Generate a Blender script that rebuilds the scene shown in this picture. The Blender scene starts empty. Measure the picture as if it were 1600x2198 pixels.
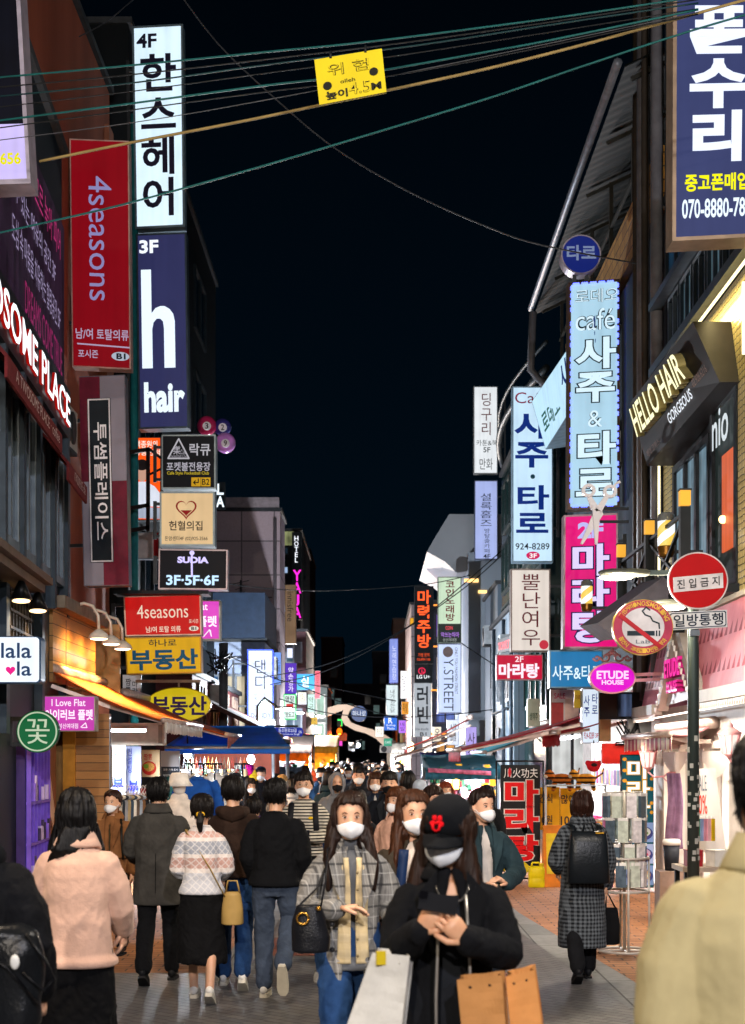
import bpy, math, random
from mathutils import Vector, Matrix, noise
R = random.Random(11)
sc = bpy.context.scene
COL = sc.collection
V = Vector
TMP = bpy.data.scenes.new('workbench')      # an empty side scene where letters and modifiers are evaluated
# ---------------------------------------------------------------- camera, sky, exposure
F, CX, HY, H = 3333.0, 800.0, 1625.0, 1.95     # focal length in photo pixels, principal column, horizon row, eye height
cam = bpy.data.cameras.new('camera'); co = bpy.data.objects.new('camera', cam); COL.objects.link(co)
co.location = (0, 0, H); co.rotation_euler = (math.pi/2, 0, 0)
cam.sensor_fit = 'HORIZONTAL'; cam.sensor_width = 24.0; cam.lens = 24.0*F/1600
cam.shift_y = (HY-1099)/1600; cam.clip_end = 600
cam.dof.use_dof = True; cam.dof.focus_distance = 17.0; cam.dof.aperture_fstop = 3.8
sc.camera = co
w = bpy.data.worlds.new('World'); sc.world = w; w.use_nodes = True
nt = w.node_tree; bg = nt.nodes['Background']
sky = nt.nodes.new('ShaderNodeTexSky'); sky.sky_type = 'NISHITA'; sky.sun_disc = False
sky.sun_elevation = math.radians(-7); sky.sun_rotation = math.radians(200)
tc = nt.nodes.new('ShaderNodeTexCoord'); sp = nt.nodes.new('ShaderNodeSeparateXYZ'); rp = nt.nodes.new('ShaderNodeValToRGB')
nt.links.new(tc.outputs['Generated'], sp.inputs[0]); nt.links.new(sp.outputs['Z'], rp.inputs[0])
rp.color_ramp.elements[0].color = (.0006, .0042, .0085, 1); rp.color_ramp.elements[1].color = (.0003, .0012, .0026, 1); rp.color_ramp.elements[1].position = .45
mx = nt.nodes.new('ShaderNodeMixRGB'); mx.blend_type = 'ADD'; mx.inputs[0].default_value = .004
nt.links.new(rp.outputs[0], mx.inputs[1]); nt.links.new(sky.outputs[0], mx.inputs[2]); nt.links.new(mx.outputs[0], bg.inputs[0])
bg.inputs[1].default_value = 1.0
sc.view_settings.view_transform = 'Standard'; sc.view_settings.look = 'None'
sc.view_settings.exposure = 0.0; sc.view_settings.gamma = 1.0; sc.view_settings.use_curve_mapping = False
sc.render.engine = 'CYCLES'
cy = sc.cycles
cy.use_denoising = True; cy.use_adaptive_sampling = True; cy.adaptive_threshold = .015
cy.max_bounces = 5; cy.diffuse_bounces = 3; cy.glossy_bounces = 3; cy.transmission_bounces = 4; cy.transparent_max_bounces = 6
cy.sample_clamp_indirect = 3.0; cy.caustics_reflective = False; cy.caustics_refractive = False

def P(px, py, d): return V(((px-CX)*d/F, d, H+(HY-py)*d/F))

# ---------------------------------------------------------------- materials
def lin(h):
    if not isinstance(h, str): return tuple(h)[:3]
    return tuple((c/12.92 if c <= .04045 else ((c+.055)/1.055)**2.4) for c in (int(h[i:i+2], 16)/255 for i in (0, 2, 4)))
_mats = {}
def _new(name):
    m = bpy.data.materials.new(name); m.use_nodes = True
    n = m.node_tree; b = n.nodes['Principled BSDF']
    return m, n, b
def _coord(n, scale=(1, 1, 1), rot=(0, 0, 0), loc=(0, 0, 0)):
    t = n.nodes.new('ShaderNodeTexCoord'); mp = n.nodes.new('ShaderNodeMapping')
    mp.inputs['Scale'].default_value = scale; mp.inputs['Rotation'].default_value = rot; mp.inputs['Location'].default_value = loc
    n.links.new(t.outputs['Object'], mp.inputs[0]); return mp.outputs[0]
def _noise(n, vec, scale, detail=3):
    t = n.nodes.new('ShaderNodeTexNoise'); t.inputs['Scale'].default_value = scale; t.inputs['Detail'].default_value = detail
    n.links.new(vec, t.inputs['Vector']); return t.outputs[0]
def _ramp(n, fac, stops, const=False):
    r = n.nodes.new('ShaderNodeValToRGB'); e = r.color_ramp.elements
    if const: r.color_ramp.interpolation = 'CONSTANT'
    while len(e) < len(stops): e.new(.5)
    for i, (p, c) in enumerate(stops): e[i].position = p; e[i].color = (*c, 1)
    n.links.new(fac, r.inputs[0]); return r.outputs[0]
def _bump(n, b, h, strength, dist=.01):
    k = n.nodes.new('ShaderNodeBump'); k.inputs['Strength'].default_value = strength; k.inputs['Distance'].default_value = dist
    n.links.new(h, k.inputs['Height']); n.links.new(k.outputs[0], b.inputs['Normal'])
def _math(n, op, a, b=None):
    k = n.nodes.new('ShaderNodeMath'); k.operation = op
    for i, x in enumerate((a, b)):
        if x is None: continue
        if isinstance(x, (int, float)): k.inputs[i].default_value = x
        else: n.links.new(x, k.inputs[i])
    return k.outputs[0]
def _mix(n, fac, a, b, mode='MIX'):
    k = n.nodes.new('ShaderNodeMixRGB'); k.blend_type = mode
    for i, x in enumerate((fac, a, b)):
        if isinstance(x, (int, float)): k.inputs[i].default_value = x
        elif isinstance(x, tuple): k.inputs[i].default_value = (*x, 1)
        else: n.links.new(x, k.inputs[i])
    return k.outputs[0]
def M(col, rough=.65, metal=0., var=.25, scale=6., bump=.0, bscale=60., streak=False):
    """ordinary surface: base colour with uneven wear"""
    key = ('m', col, rough, metal, var, scale, bump, bscale, streak)
    if key in _mats: return _mats[key]
    m, n, b = _new('surface'); c = lin(col)
    vec = _coord(n, (1, 1, .12) if streak else (1, 1, 1))
    f = _noise(n, vec, scale, 4)
    lo = tuple(x*(1-var) for x in c); hi = tuple(min(1, x*(1+var*.6)) for x in c)
    n.links.new(_ramp(n, f, [(.3, lo), (.7, hi)]), b.inputs['Base Color'])
    b.inputs['Roughness'].default_value = rough; b.inputs['Metallic'].default_value = metal
    if rough > .25: b.inputs['Specular IOR Level'].default_value = .14
    if bump: _bump(n, b, _noise(n, _coord(n), bscale, 2), bump)
    _mats[key] = m; return m
def E(col, s=1.0, var=.07, sample=True):
    """a face that gives off light: light box, LED, lamp"""
    key = ('e', col, s, var, sample)
    if key in _mats: return _mats[key]
    m, n, b = _new('lit'); c = lin(col)
    b.inputs['Base Color'].default_value = (*[x*.12 for x in c], 1); b.inputs['Roughness'].default_value = .45; b.inputs['Specular IOR Level'].default_value = .12
    if var:
        f = _math(n, 'ADD', _math(n, 'MULTIPLY', _noise(n, _coord(n), 1.6, 3), .6), _math(n, 'MULTIPLY', _noise(n, _coord(n, (5, 5, .15)), 1.5, 1), .5))
        n.links.new(_ramp(n, f, [(.36, tuple(x*(1-var*2.6) for x in c)), (.52, tuple(x*(1-var) for x in c)), (.66, c)]), b.inputs['Emission Color'])
    else: b.inputs['Emission Color'].default_value = (*c, 1)
    b.inputs['Emission Strength'].default_value = s
    if not sample: m.cycles.emission_sampling = 'NONE'
    _mats[key] = m; return m
def brick(c1, c2, mort, bw, bh, rot=(0, 0, 0), rough=.85, ms=.02, bump=.3, off=.5, soil=.25):
    key = ('b', c1, c2, mort, bw, bh, rot, rough, ms, off)
    if key in _mats: return _mats[key]
    m, n, b = _new('masonry')
    if rot == 'x':                        # a wall that runs along the street
        t0 = n.nodes.new('ShaderNodeTexCoord'); s0 = n.nodes.new('ShaderNodeSeparateXYZ'); c0 = n.nodes.new('ShaderNodeCombineXYZ'); n.links.new(t0.outputs['Object'], s0.inputs[0])
        n.links.new(s0.outputs[1], c0.inputs[0]); n.links.new(s0.outputs[2], c0.inputs[1]); vec = c0.outputs[0]
    else: vec = _coord(n, rot=rot)
    t = n.nodes.new('ShaderNodeTexBrick'); n.links.new(vec, t.inputs[0])
    for i, c in (('Color1', c1), ('Color2', c2), ('Mortar', mort)): t.inputs[i].default_value = (*lin(c), 1)
    t.inputs['Scale'].default_value = 1; t.inputs['Brick Width'].default_value = bw; t.inputs['Row Height'].default_value = bh
    t.inputs['Mortar Size'].default_value = ms*bh; t.inputs['Mortar Smooth'].default_value = .2; t.offset = off
    f = _noise(n, _coord(n), 1.3, 5)
    d = _ramp(n, f, [(.3, (1-soil,)*3), (.7, (1, 1, 1))])
    g = _ramp(n, _noise(n, _coord(n), 14, 4), [(.35, (1-soil*.8,)*3), (.6, (1, 1, 1))])
    n.links.new(_mix(n, 1., _mix(n, 1., t.outputs[0], d, 'MULTIPLY'), g, 'MULTIPLY'), b.inputs['Base Color'])
    b.inputs['Roughness'].default_value = rough
    inv = _math(n, 'SUBTRACT', 1., t.outputs[1]); _bump(n, b, inv, bump, .01)
    _mats[key] = m; return m
def wood(c1, c2, h=.12, axis='z', rough=.6):
    key = ('w', c1, c2, h, axis)
    if key in _mats: return _mats[key]
    m, n, b = _new('timber')
    t = n.nodes.new('ShaderNodeTexCoord'); s = n.nodes.new('ShaderNodeSeparateXYZ'); n.links.new(t.outputs['Object'], s.inputs[0])
    zz = s.outputs['Z' if axis == 'z' else 'X']
    fr = _math(n, 'FRACT', _math(n, 'DIVIDE', zz, h)); cell = _math(n, 'FLOOR', _math(n, 'DIVIDE', zz, h))
    wn = n.nodes.new('ShaderNodeTexWhiteNoise'); wn.noise_dimensions = '1D'; n.links.new(cell, wn.inputs['W'])
    g = _noise(n, _coord(n, (2, 2, 30) if axis == 'z' else (30, 30, 2)), 3, 4)
    f = _math(n, 'ADD', _math(n, 'MULTIPLY', wn.outputs[0], .5), _math(n, 'MULTIPLY', g, .6))
    c = _ramp(n, f, [(.2, lin(c1)), (.8, lin(c2))])
    gap = _math(n, 'GREATER_THAN', fr, .07)
    n.links.new(_mix(n, gap, tuple(x*.15 for x in lin(c1)), c), b.inputs['Base Color'])
    b.inputs['Roughness'].default_value = rough; _bump(n, b, gap, .5, .01)
    _mats[key] = m; return m
def cloth(col, col2=None, pat=None, s=1., rough=.9, weave=350., fuzz=.25, var=.3):
    """woven or knitted cloth; pat: stripe / check / plaid / fairisle"""
    key = ('c', col, col2, pat, s, rough, weave, fuzz, var)
    if key in _mats: return _mats[key]
    m, n, b = _new('cloth'); c = lin(col)
    f = _noise(n, _coord(n), 9, 4)
    base = _ramp(n, f, [(.3, tuple(x*(1-var) for x in c)), (.7, tuple(min(1, x*(1+var*.5)) for x in c))])
    t = n.nodes.new('ShaderNodeTexCoord'); sp = n.nodes.new('ShaderNodeSeparateXYZ'); n.links.new(t.outputs['Object'], sp.inputs[0])
    def band(o, period, duty, ph=0.):
        return _math(n, 'LESS_THAN', _math(n, 'FRACT', _math(n, 'ADD', _math(n, 'DIVIDE', o, period), ph)), duty)
    ax = _math(n, 'ADD', sp.outputs[0], _math(n, 'MULTIPLY', sp.outputs[1], .6)); az = sp.outputs[2]
    if pat == 'stripe': base = _mix(n, band(az, s, .42), base, lin(col2))
    elif pat == 'check':
        base = _mix(n, _math(n, 'ADD', _math(n, 'MULTIPLY', band(ax, s, .5), .5), _math(n, 'MULTIPLY', band(az, s, .5), .5)), base, lin(col2))
    elif pat == 'plaid':
        base = _mix(n, _math(n, 'MULTIPLY', band(ax, s*.12, .5), .25), base, (0.02, .02, .02))
        base = _mix(n, _math(n, 'MULTIPLY', band(az, s, .1), .8), base, lin(col2)); base = _mix(n, _math(n, 'MULTIPLY', band(ax, s, .1), .8), base, lin(col2))
        base = _mix(n, _math(n, 'MULTIPLY', band(az, s, .05, .45), .5), base, (.45, .44, .42)); base = _mix(n, _math(n, 'MULTIPLY', band(ax, s, .05, .45), .5), base, (.45, .44, .42))
    elif pat == 'fairisle':
        st = _ramp(n, _math(n, 'DIVIDE', _math(n, 'SUBTRACT', az, .93), .5), [(0, lin('b9bcc4')), (.2, lin('d9cfc8')), (.27, lin('b98f84')), (.44, lin('ddd2cb')), (.5, lin('8e95a2')), (.7, lin('ddd2cb')), (.76, lin('c89a8d')), (.86, lin('ddd5d0'))], True)
        dia = _math(n, 'ABSOLUTE', _math(n, 'SUBTRACT', _math(n, 'PINGPONG', ax, .03), _math(n, 'PINGPONG', az, .03)))
        dm = _math(n, 'LESS_THAN', dia, .006)
        base = _mix(n, _math(n, 'MULTIPLY', dm, .55), _mix(n, .12, st, base), (.75, .72, .7))
    n.links.new(base, b.inputs['Base Color']); b.inputs['Roughness'].default_value = rough
    b.inputs['Sheen Weight'].default_value = fuzz*.7; b.inputs['Sheen Tint'].default_value = (*[min(1, x*2.+.01) for x in c], 1); b.inputs['Specular IOR Level'].default_value = .15
    wv = _math(n, 'ADD', _noise(n, _coord(n), weave, 2), _math(n, 'MULTIPLY', _noise(n, _coord(n, (1, 1, .5)), 26, 3), 2.))
    _bump(n, b, wv, .35, .006)
    _mats[key] = m; return m
def canvas(col, thru=.45):
    """awning canvas that lets some lamp light through"""
    key = ('v', col, thru)
    if key in _mats: return _mats[key]
    m, n, b = _new('canvas'); c = lin(col)
    f = _ramp(n, _noise(n, _coord(n, (1, 1, .3)), 3.5, 4), [(.3, tuple(x*.72 for x in c)), (.7, c)])
    n.links.new(f, b.inputs['Base Color']); b.inputs['Roughness'].default_value = .85
    t = n.nodes.new('ShaderNodeBsdfTranslucent'); n.links.new(f, t.inputs[0]); k = n.nodes.new('ShaderNodeMixShader'); k.inputs[0].default_value = thru
    n.links.new(b.outputs[0], k.inputs[1]); n.links.new(t.outputs[0], k.inputs[2]); n.links.new(k.outputs[0], n.nodes['Material Output'].inputs[0])
    _bump(n, b, _noise(n, _coord(n), 7, 3), .4, .02); _mats[key] = m; return m
def hairmat(col, rough=.5):
    key = ('h', col)
    if key in _mats: return _mats[key]
    m, n, b = _new('hair'); c = lin(col)
    f = _noise(n, _coord(n, (1, 1, .08)), 90, 3)
    n.links.new(_ramp(n, f, [(.3, tuple(x*.45 for x in c)), (.7, tuple(x*1.35 for x in c))]), b.inputs['Base Color'])
    b.inputs['Roughness'].default_value = rough; b.inputs['Specular IOR Level'].default_value = .2; _bump(n, b, f, .8, .006)
    _mats[key] = m; return m
def skinmat(col='c99a7c'):
    key = ('s', col)
    if key in _mats: return _mats[key]
    m, n, b = _new('skin'); c = lin(col)
    f = _noise(n, _coord(n), 18, 3)
    n.links.new(_ramp(n, f, [(.3, (c[0]*.92, c[1]*.82, c[2]*.8)), (.7, c)]), b.inputs['Base Color'])
    b.inputs['Roughness'].default_value = .5; b.inputs['Subsurface Weight'].default_value = .12; b.inputs['Subsurface Radius'].default_value = (.02, .008, .004)
    _mats[key] = m; return m

# ---------------------------------------------------------------- mesh builder
class MB:
    def __init__(s): s.v = []; s.f = []; s.m = []; s.s = []
    def add(s, vs, fs, mi=0, sm=False):
        o = len(s.v); s.v += [tuple(v) for v in vs]
        for f in fs: s.f.append([i+o for i in f]); s.m.append(mi); s.s.append(sm)
        return s
    def loft(s, rings, mi=0, sm=True, cap=True, closed=True):
        n = len(rings[0]); fs = []
        for i in range(len(rings)-1):
            for j in range(n if closed else n-1):
                k = (j+1) % n; fs.append((i*n+j, i*n+k, (i+1)*n+k, (i+1)*n+j))
        if cap: fs.append(tuple(range(n-1, -1, -1))); fs.append(tuple((len(rings)-1)*n+j for j in range(n)))
        return s.add([p for r in rings for p in r], fs, mi, sm)
    def box(s, c, size, rz=0., mi=0, rx=0.):
        c = V(c); h = V(size)/2; q = Matrix.Rotation(rz, 3, 'Z') @ Matrix.Rotation(rx, 3, 'X')
        vs = [c+q @ V((h.x*a, h.y*b, h.z*e)) for e in (-1, 1) for a, b in ((-1, -1), (1, -1), (1, 1), (-1, 1))]
        return s.add(vs, [(3, 2, 1, 0), (4, 5, 6, 7), (0, 1, 5, 4), (1, 2, 6, 5), (2, 3, 7, 6), (3, 0, 4, 7)], mi)
    def beam(s, a, b, w, h=None, mi=0):
        a, b = V(a), V(b); d = (b-a).normalized(); u = d.cross(V((0, 0, 1)))
        if u.length < 1e-3: u = V((1, 0, 0))
        u.normalize(); t = u.cross(d); h = h or w
        r = [[p+u*(w/2*x)+t*(h/2*y) for x, y in ((-1, -1), (1, -1), (1, 1), (-1, 1))] for p in (a, b)]
        return s.loft(r, mi, False)
    def tube(s, pts, r, n=8, mi=0, flat=1., cap=True, up=None):
        pts = [V(p) for p in pts]; rs = r if isinstance(r, (list, tuple)) else [r]*len(pts); rings = []; u = None
        for i, p in enumerate(pts):
            d = (pts[min(i+1, len(pts)-1)]-pts[max(i-1, 0)]).normalized()
            if u is None:
                u = (up or V((0, 0, 1))).cross(d)
                if u.length < .1: u = V((1, 0, 0)).cross(d)
            else: u = u-d*u.dot(d)
            u.normalize(); t = d.cross(u)
            rings.append([p+(u*math.cos(6.28319*j/n)+t*(math.sin(6.28319*j/n)*flat))*rs[i] for j in range(n)])
        return s.loft(rings, mi, True, cap)
    def limb(s, pts, rs, n=12, flat=1.):
        """a tapered limb with rounded ends"""
        pts = [V(p) for p in pts]
        d0 = (pts[0]-pts[1]).normalized(); d1 = (pts[-1]-pts[-2]).normalized()
        P_ = [pts[0]+d0*rs[0]*.95, pts[0]+d0*rs[0]*.6]; R_ = [rs[0]*.25, rs[0]*.78]
        for i in range(len(pts)):
            P_.append(pts[i]); R_.append(rs[i])
            if i < len(pts)-1: P_.append((pts[i]+pts[i+1])/2); R_.append((rs[i]+rs[i+1])/2)
        P_ += [pts[-1]+d1*rs[-1]*.6, pts[-1]+d1*rs[-1]*.95]; R_ += [rs[-1]*.78, rs[-1]*.25]
        return s.tube(P_, R_, n, flat=flat)
    def ball(s, c, r, n=12, mi=0, mat=None):
        c = V(c); r = V(r) if not isinstance(r, (int, float)) else V((r, r, r)); rings = []
        h = max(4, n//2)
        for i in range(h+1):
            a = math.pi*(i+.02 if i == 0 else (i-.02 if i == h else i))/h; rings.append([V((r.x*math.sin(a)*math.cos(6.28319*j/n), r.y*math.sin(a)*math.sin(6.28319*j/n), -r.z*math.cos(a))) for j in range(n)])
        rings = [[c+(mat @ p if mat else p) for p in g] for g in rings]
        return s.loft(rings, mi)
    def prism(s, poly, vec, mi=0):
        vec = V(vec); a = [V(p) for p in poly]; n = len(a)
        fs = [tuple(range(n)), tuple(range(2*n-1, n-1, -1))]+[(i, i+n, (i+1) % n+n, (i+1) % n) for i in range(n)]
        return s.add(a+[p+vec for p in a], fs, mi)
    def sheet(s, fn, nu, nv, mi=0, sm=True):
        vs = [fn(i/nu, j/nv) for j in range(nv+1) for i in range(nu+1)]
        return s.add(vs, [(j*(nu+1)+i, j*(nu+1)+i+1, (j+1)*(nu+1)+i+1, (j+1)*(nu+1)+i) for j in range(nv) for i in range(nu)], mi, sm)
    def build(s, name, mats, parent=None, world=True, props=None, voxel=0, smooth=2, disp=None, thick=0, fixn=True):
        me = bpy.data.meshes.new(name); me.from_pydata(s.v, [], s.f)
        if not isinstance(mats, (list, tuple)): mats = [mats]
        for m in mats: me.materials.append(m)
        me.polygons.foreach_set('material_index', s.m); me.polygons.foreach_set('use_smooth', s.s); me.update()
        o = bpy.data.objects.new(name, me); COL.objects.link(o)
        if fixn and not voxel:
            import bmesh
            b = bmesh.new(); b.from_mesh(me); bmesh.ops.recalc_face_normals(b, faces=b.faces); b.to_mesh(me); b.free()
        if voxel:
            md = o.modifiers.new('a', 'REMESH'); md.mode = 'VOXEL'; md.voxel_size = voxel; md.use_smooth_shade = True
            if smooth: q = o.modifiers.new('b', 'SMOOTH'); q.iterations = smooth; q.factor = .5
            bake(o)
            if disp:
                vs = o.data.vertices; ns = [v.normal.copy() for v in vs]
                for v, nn in zip(vs, ns): v.co += nn*disp(v.co)
                o.data.update()
        if thick:
            md = o.modifiers.new('a', 'SOLIDIFY'); md.thickness = thick; md.offset = 0; bake(o)
        if parent is not None:
            o.parent = parent
            if world: o.matrix_parent_inverse = parent.matrix_basis.inverted()
        if props: tag(o, **props)
        return o
def bake(o):
    TMP.collection.objects.link(o); dg = TMP.view_layers[0].depsgraph; dg.update()
    old = o.data; mats = list(old.materials)
    me = bpy.data.meshes.new_from_object(o.evaluated_get(dg), depsgraph=dg); o.modifiers.clear(); o.data = me; TMP.collection.objects.unlink(o)
    me.materials.clear()
    for m in mats: me.materials.append(m)
    bpy.data.meshes.remove(old); me.name = o.name
def tag(o, label=None, cat=None, group=None, kind=None):
    if label: o['label'] = label
    if cat: o['category'] = cat
    if group: o['group'] = group
    if kind: o['kind'] = kind
    return o
def root(name, loc, label, cat, group=None, rz=0.):
    o = bpy.data.objects.new(name, None); COL.objects.link(o); o.empty_display_size = .1
    o.location = loc; o.rotation_euler = (0, 0, rz); return tag(o, label, cat, group)
def copy_tree(o, parent=None):
    c = o.copy(); COL.objects.link(c); c.parent = parent
    if parent is not None: c.matrix_parent_inverse = o.matrix_parent_inverse
    for ch in o.children: copy_tree(ch, c)
    return c
def swing(objs, pivot, ang):
    """turn finished things about a vertical line through pivot"""
    T = Matrix.Translation(pivot) @ Matrix.Rotation(ang, 4, 'Z') @ Matrix.Translation(-V(pivot))
    for o in objs: o.matrix_basis = T @ o.matrix_basis
def lamp(kind, loc, energy, col, parent, size=.2, aim=None, blend=.4, angle=120):
    l = bpy.data.lights.new('lamp_light', kind); l.energy = energy*2.8; l.color = lin(col)
    if kind == 'AREA': l.shape = 'DISK'; l.size = size
    else: l.shadow_soft_size = size
    if kind == 'SPOT': l.spot_size = math.radians(angle); l.spot_blend = blend
    o = bpy.data.objects.new('lamp_light', l); COL.objects.link(o); o.location = loc
    if aim is not None: o.rotation_euler = (V(aim)-V(loc)).to_track_quat('-Z', 'Y').to_euler()
    if parent is not None: o.parent = parent; o.matrix_parent_inverse = parent.matrix_basis.inverted()
    return o

# ---------------------------------------------------------------- lettering and signs
_glyph = {}
def glyphs(txt, bold=0.):
    k = (txt, bold)
    if k not in _glyph:
        c = bpy.data.curves.new('t', 'FONT'); c.body = txt; c.resolution_u = 3; c.offset = bold
        o = bpy.data.objects.new('t', c); TMP.collection.objects.link(o)
        dg = TMP.view_layers[0].depsgraph; dg.update(); me = bpy.data.meshes.new_from_object(o.evaluated_get(dg), depsgraph=dg)
        _glyph[k] = ([(v.co.x, v.co.y) for v in me.vertices], [tuple(p.vertices) for p in me.polygons])
        bpy.data.objects.remove(o); bpy.data.curves.remove(c); bpy.data.meshes.remove(me)
    return _glyph[k]
def words2d(txt, rect, mode='h', bold=.0):
    """text fitted into a rectangle (x0,y0,x1,y1; y runs down): flat vertices and faces"""
    x0, y0, x1, y1 = rect; vs, fs = [], []
    def fit(g, r, box=None):
        v, f = g
        if not v: return
        xs = [p[0] for p in v]; ys = [p[1] for p in v]
        bx0, bx1, by0, by1 = box or (min(xs), max(xs), min(ys), max(ys))
        o = len(vs); sx = (r[2]-r[0])/max(1e-4, bx1-bx0); sy = (r[3]-r[1])/max(1e-4, by1-by0)
        vs.extend((r[0]+(p[0]-bx0)*sx, r[3]-(p[1]-by0)*sy) for p in v); fs.extend(tuple(i+o for i in q) for q in f)
    if mode == 'h': fit(glyphs(txt, bold), rect)
    elif mode == 'v':
        n = len(txt); ch = (y1-y0)/n
        for i, c in enumerate(txt):
            if c == ' ': continue
            g = glyphs(c, bold); r = (x0, y0+ch*(i+.05), x1, y0+ch*(i+.95))
            if ord(c) > 0x2000: fit(g, r, (.04, .88, -.09, .83))
            else:
                xs = [p[0] for p in g[0]]; wd = max(xs)-min(xs); hw = min((x1-x0)/2, ch*.9/.73*wd/2); cx = (x0+x1)/2
                if c in '.·-': fit(g, (cx-hw, r[1]+ch*.35, cx+hw, r[1]+ch*.5))
                else: fit(g, (cx-hw, r[1], cx+hw, r[3]))
    elif mode == 'r':                     # reading downwards, turned a quarter right
        v, f = words2d(txt, (y0, 0, y1, x1-x0), 'h', bold)
        vs = [(x1-q[1], q[0]) for q in v]; fs = f
    return vs, fs
class Plane:
    """a flat board in the world that photo coordinates can be laid on"""
    def __init__(s, rect, d, d2=None, quad=None):
        x0, y0, x1, y1 = rect; s.r = rect; d2 = d2 or d
        q = quad or [(x0, y0), (x1, y0), (x1, y1), (x0, y1)]
        dd = d if isinstance(d, (list, tuple)) else (d, d2, d2, d)
        s.c = [P(*q[i], dd[i]) for i in range(4)]
        s.u = (s.c[1]-s.c[0]).normalized(); n = (s.c[1]-s.c[0]).cross(s.c[3]-s.c[0]).normalized()
        if n.dot(V((0, 0, H))-s.c[0]) < 0: n = -n
        s.n = n; s.w = (s.c[1]-s.c[0]).length; s.h = (s.c[3]-s.c[0]).length
    def at(s, x, y, off=0.):
        x0, y0, x1, y1 = s.r; a = (x-x0)/(x1-x0); b = (y-y0)/(y1-y0)
        return (s.c[0]*(1-a)+s.c[1]*a)*(1-b)+(s.c[3]*(1-a)+s.c[2]*a)*b+s.n*off
    def slab(s, mb, rect, off, thick, mi=0):
        x0, y0, x1, y1 = rect
        q = [s.at(x, y, off) for x, y in ((x0, y0), (x1, y0), (x1, y1), (x0, y1))]
        return mb.prism(q, s.n*(-thick), mi)
    def shape(s, mb, pts, off, thick, mi=0): return mb.prism([s.at(x, y, off) for x, y in pts], s.n*(-thick), mi)
    def text(s, txt, rect, mat, parent, off=.006, mode='h', bold=.012, depth=0., name='lettering', out=None):
        v, f = words2d(txt, rect, mode, bold); mb = MB(); vs = [s.at(x, y, off+depth) for x, y in v]
        mb.add(vs, f)
        if depth:                                    # standing letters: the outline gets sides
            cnt = {}
            for q in f:
                for i in range(len(q)):
                    a, b = q[i], q[(i+1) % len(q)]; cnt[(a, b)] = cnt.get((a, b), 0)+1
            mb.add([p-s.n*depth for p in vs], [])
            nn = len(vs); mb2 = [(a, b, b+nn, a+nn) for (a, b) in cnt if (b, a) not in cnt]
            for q in mb2: mb.f.append(list(q)); mb.m.append(1); mb.s.append(False)
        return mb.build(name, mat if isinstance(mat, list) else [mat], parent, fixn=False)
def ell(x0, y0, x1, y1, n=40, a0=0., a1=360.):
    return [((x0+x1)/2+(x1-x0)/2*math.cos(math.radians(a0+(a1-a0)*i/n)), (y0+y1)/2+(y1-y0)/2*math.sin(math.radians(a0+(a1-a0)*i/n))) for i in range(n if abs(a1-a0) > 359 else n+1)]
def ring(mb, pl, outer, inner, off, thick, mi=0):
    n = len(outer)
    a = [pl.at(*p, off) for p in outer]; b = [pl.at(*p, off) for p in inner]; e = pl.n*(-thick)
    return mb.loft([[a[j], b[j], b[j]+e, a[j]+e] for j in list(range(n))+[0]], mi, False, False)
DARK = 'dark'
def sign(name, label, rect, d, face, texts=(), lit=1.0, thick=.22, edge='8d9299', b=4, d2=None, quad=None, cat='sign', group=None, arm=None, shape=None, bold=.014, panels=(), part='face_panel'):
    """a box sign: cabinet, lit or painted face, lettering (string, rect, colour, mode[, lit, bold])"""
    pl = Plane(rect, d, d2, quad); x0, y0, x1, y1 = rect
    r = root(name, pl.at((x0+x1)/2, y1, -thick/2), label, cat, group)
    mb = MB(); fc = MB()
    fm = E(face, lit) if lit else M(face, .5, var=.12, scale=3)
    if shape == 'oval':
        pl.shape(mb, ell(x0, y0, x1, y1), 0, thick); pl.shape(fc, ell(x0+b, y0+b, x1-b, y1-b), .004, .02)
    else:
        pl.slab(mb, rect, 0, thick); pl.slab(fc, (x0+b, y0+b, x1-b, y1-b), .004, .02)
    mb.build('cabinet', M(edge, .4, .3), r); fc.build(part, fm, r)
    for (pr, pc, pe) in panels:
        q = MB(); pl.slab(q, pr, .008, .003); q.build('colour_band', E(pc, pe) if pe else M(pc, .5), r)
    for t in texts:
        s_, rc, c, mode = t[:4]; le = t[4] if len(t) > 4 else 0; bo = t[5] if len(t) > 5 else bold
        pl.text(s_, rc, E(c, le, 0, False) if le else M(c, .5, var=0), r, .012, mode, bo)
    if arm:                               # bracket to the wall: photo column where the wall is
        k = MB()
        for yy in (y0+(y1-y0)*.2, y0+(y1-y0)*.8):
            k.beam(pl.at(arm, yy, -thick/2), pl.at((x0+x1)/2, yy, -thick/2), .05)
        k.beam(pl.at(arm, y0+(y1-y0)*.15, -thick/2), pl.at(arm, y0+(y1-y0)*.85, -thick/2), .06)
        k.build('bracket', M('3a3d40', .5, .6), r)
    return r, pl
# ================================================================ ground
def flat(name, pts, z, mat_, kind='structure'):
    mb = MB(); mb.add([(x, y, z) for x, y in pts], [tuple(range(len(pts)))])
    return tag(mb.build(name, mat_), kind=kind)
road_m = brick('5d5c5e', '6e6b69', '2a2a2c', .2, .1, (0, 0, .78), .5, .07, .4)
flat('ground', [(-150, -40), (150, -40), (150, 420), (-150, 420)], -.012, M('2b2b2d', .9))
flat('road', [(-14, -25), (14, -25), (9, 130), (-9, 130)], 0, road_m)
walk_m = brick('b5794a', '9c6438', '4a3524', .3, .15, (0, 0, .0), .75, .06, .4)
flat('pavement', [(-1.42, 14.0), (-1.46, 30), (-1.3, 90), (-5.2, 90), (-5.2, 14.0)], .004, walk_m)
flat('pavement', [(2.55, 9), (2.27, 13.4), (1.83, 19.4), (1.55, 30), (1.5, 90), (5.5, 90), (5.5, 9)], .004, walk_m)
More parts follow.
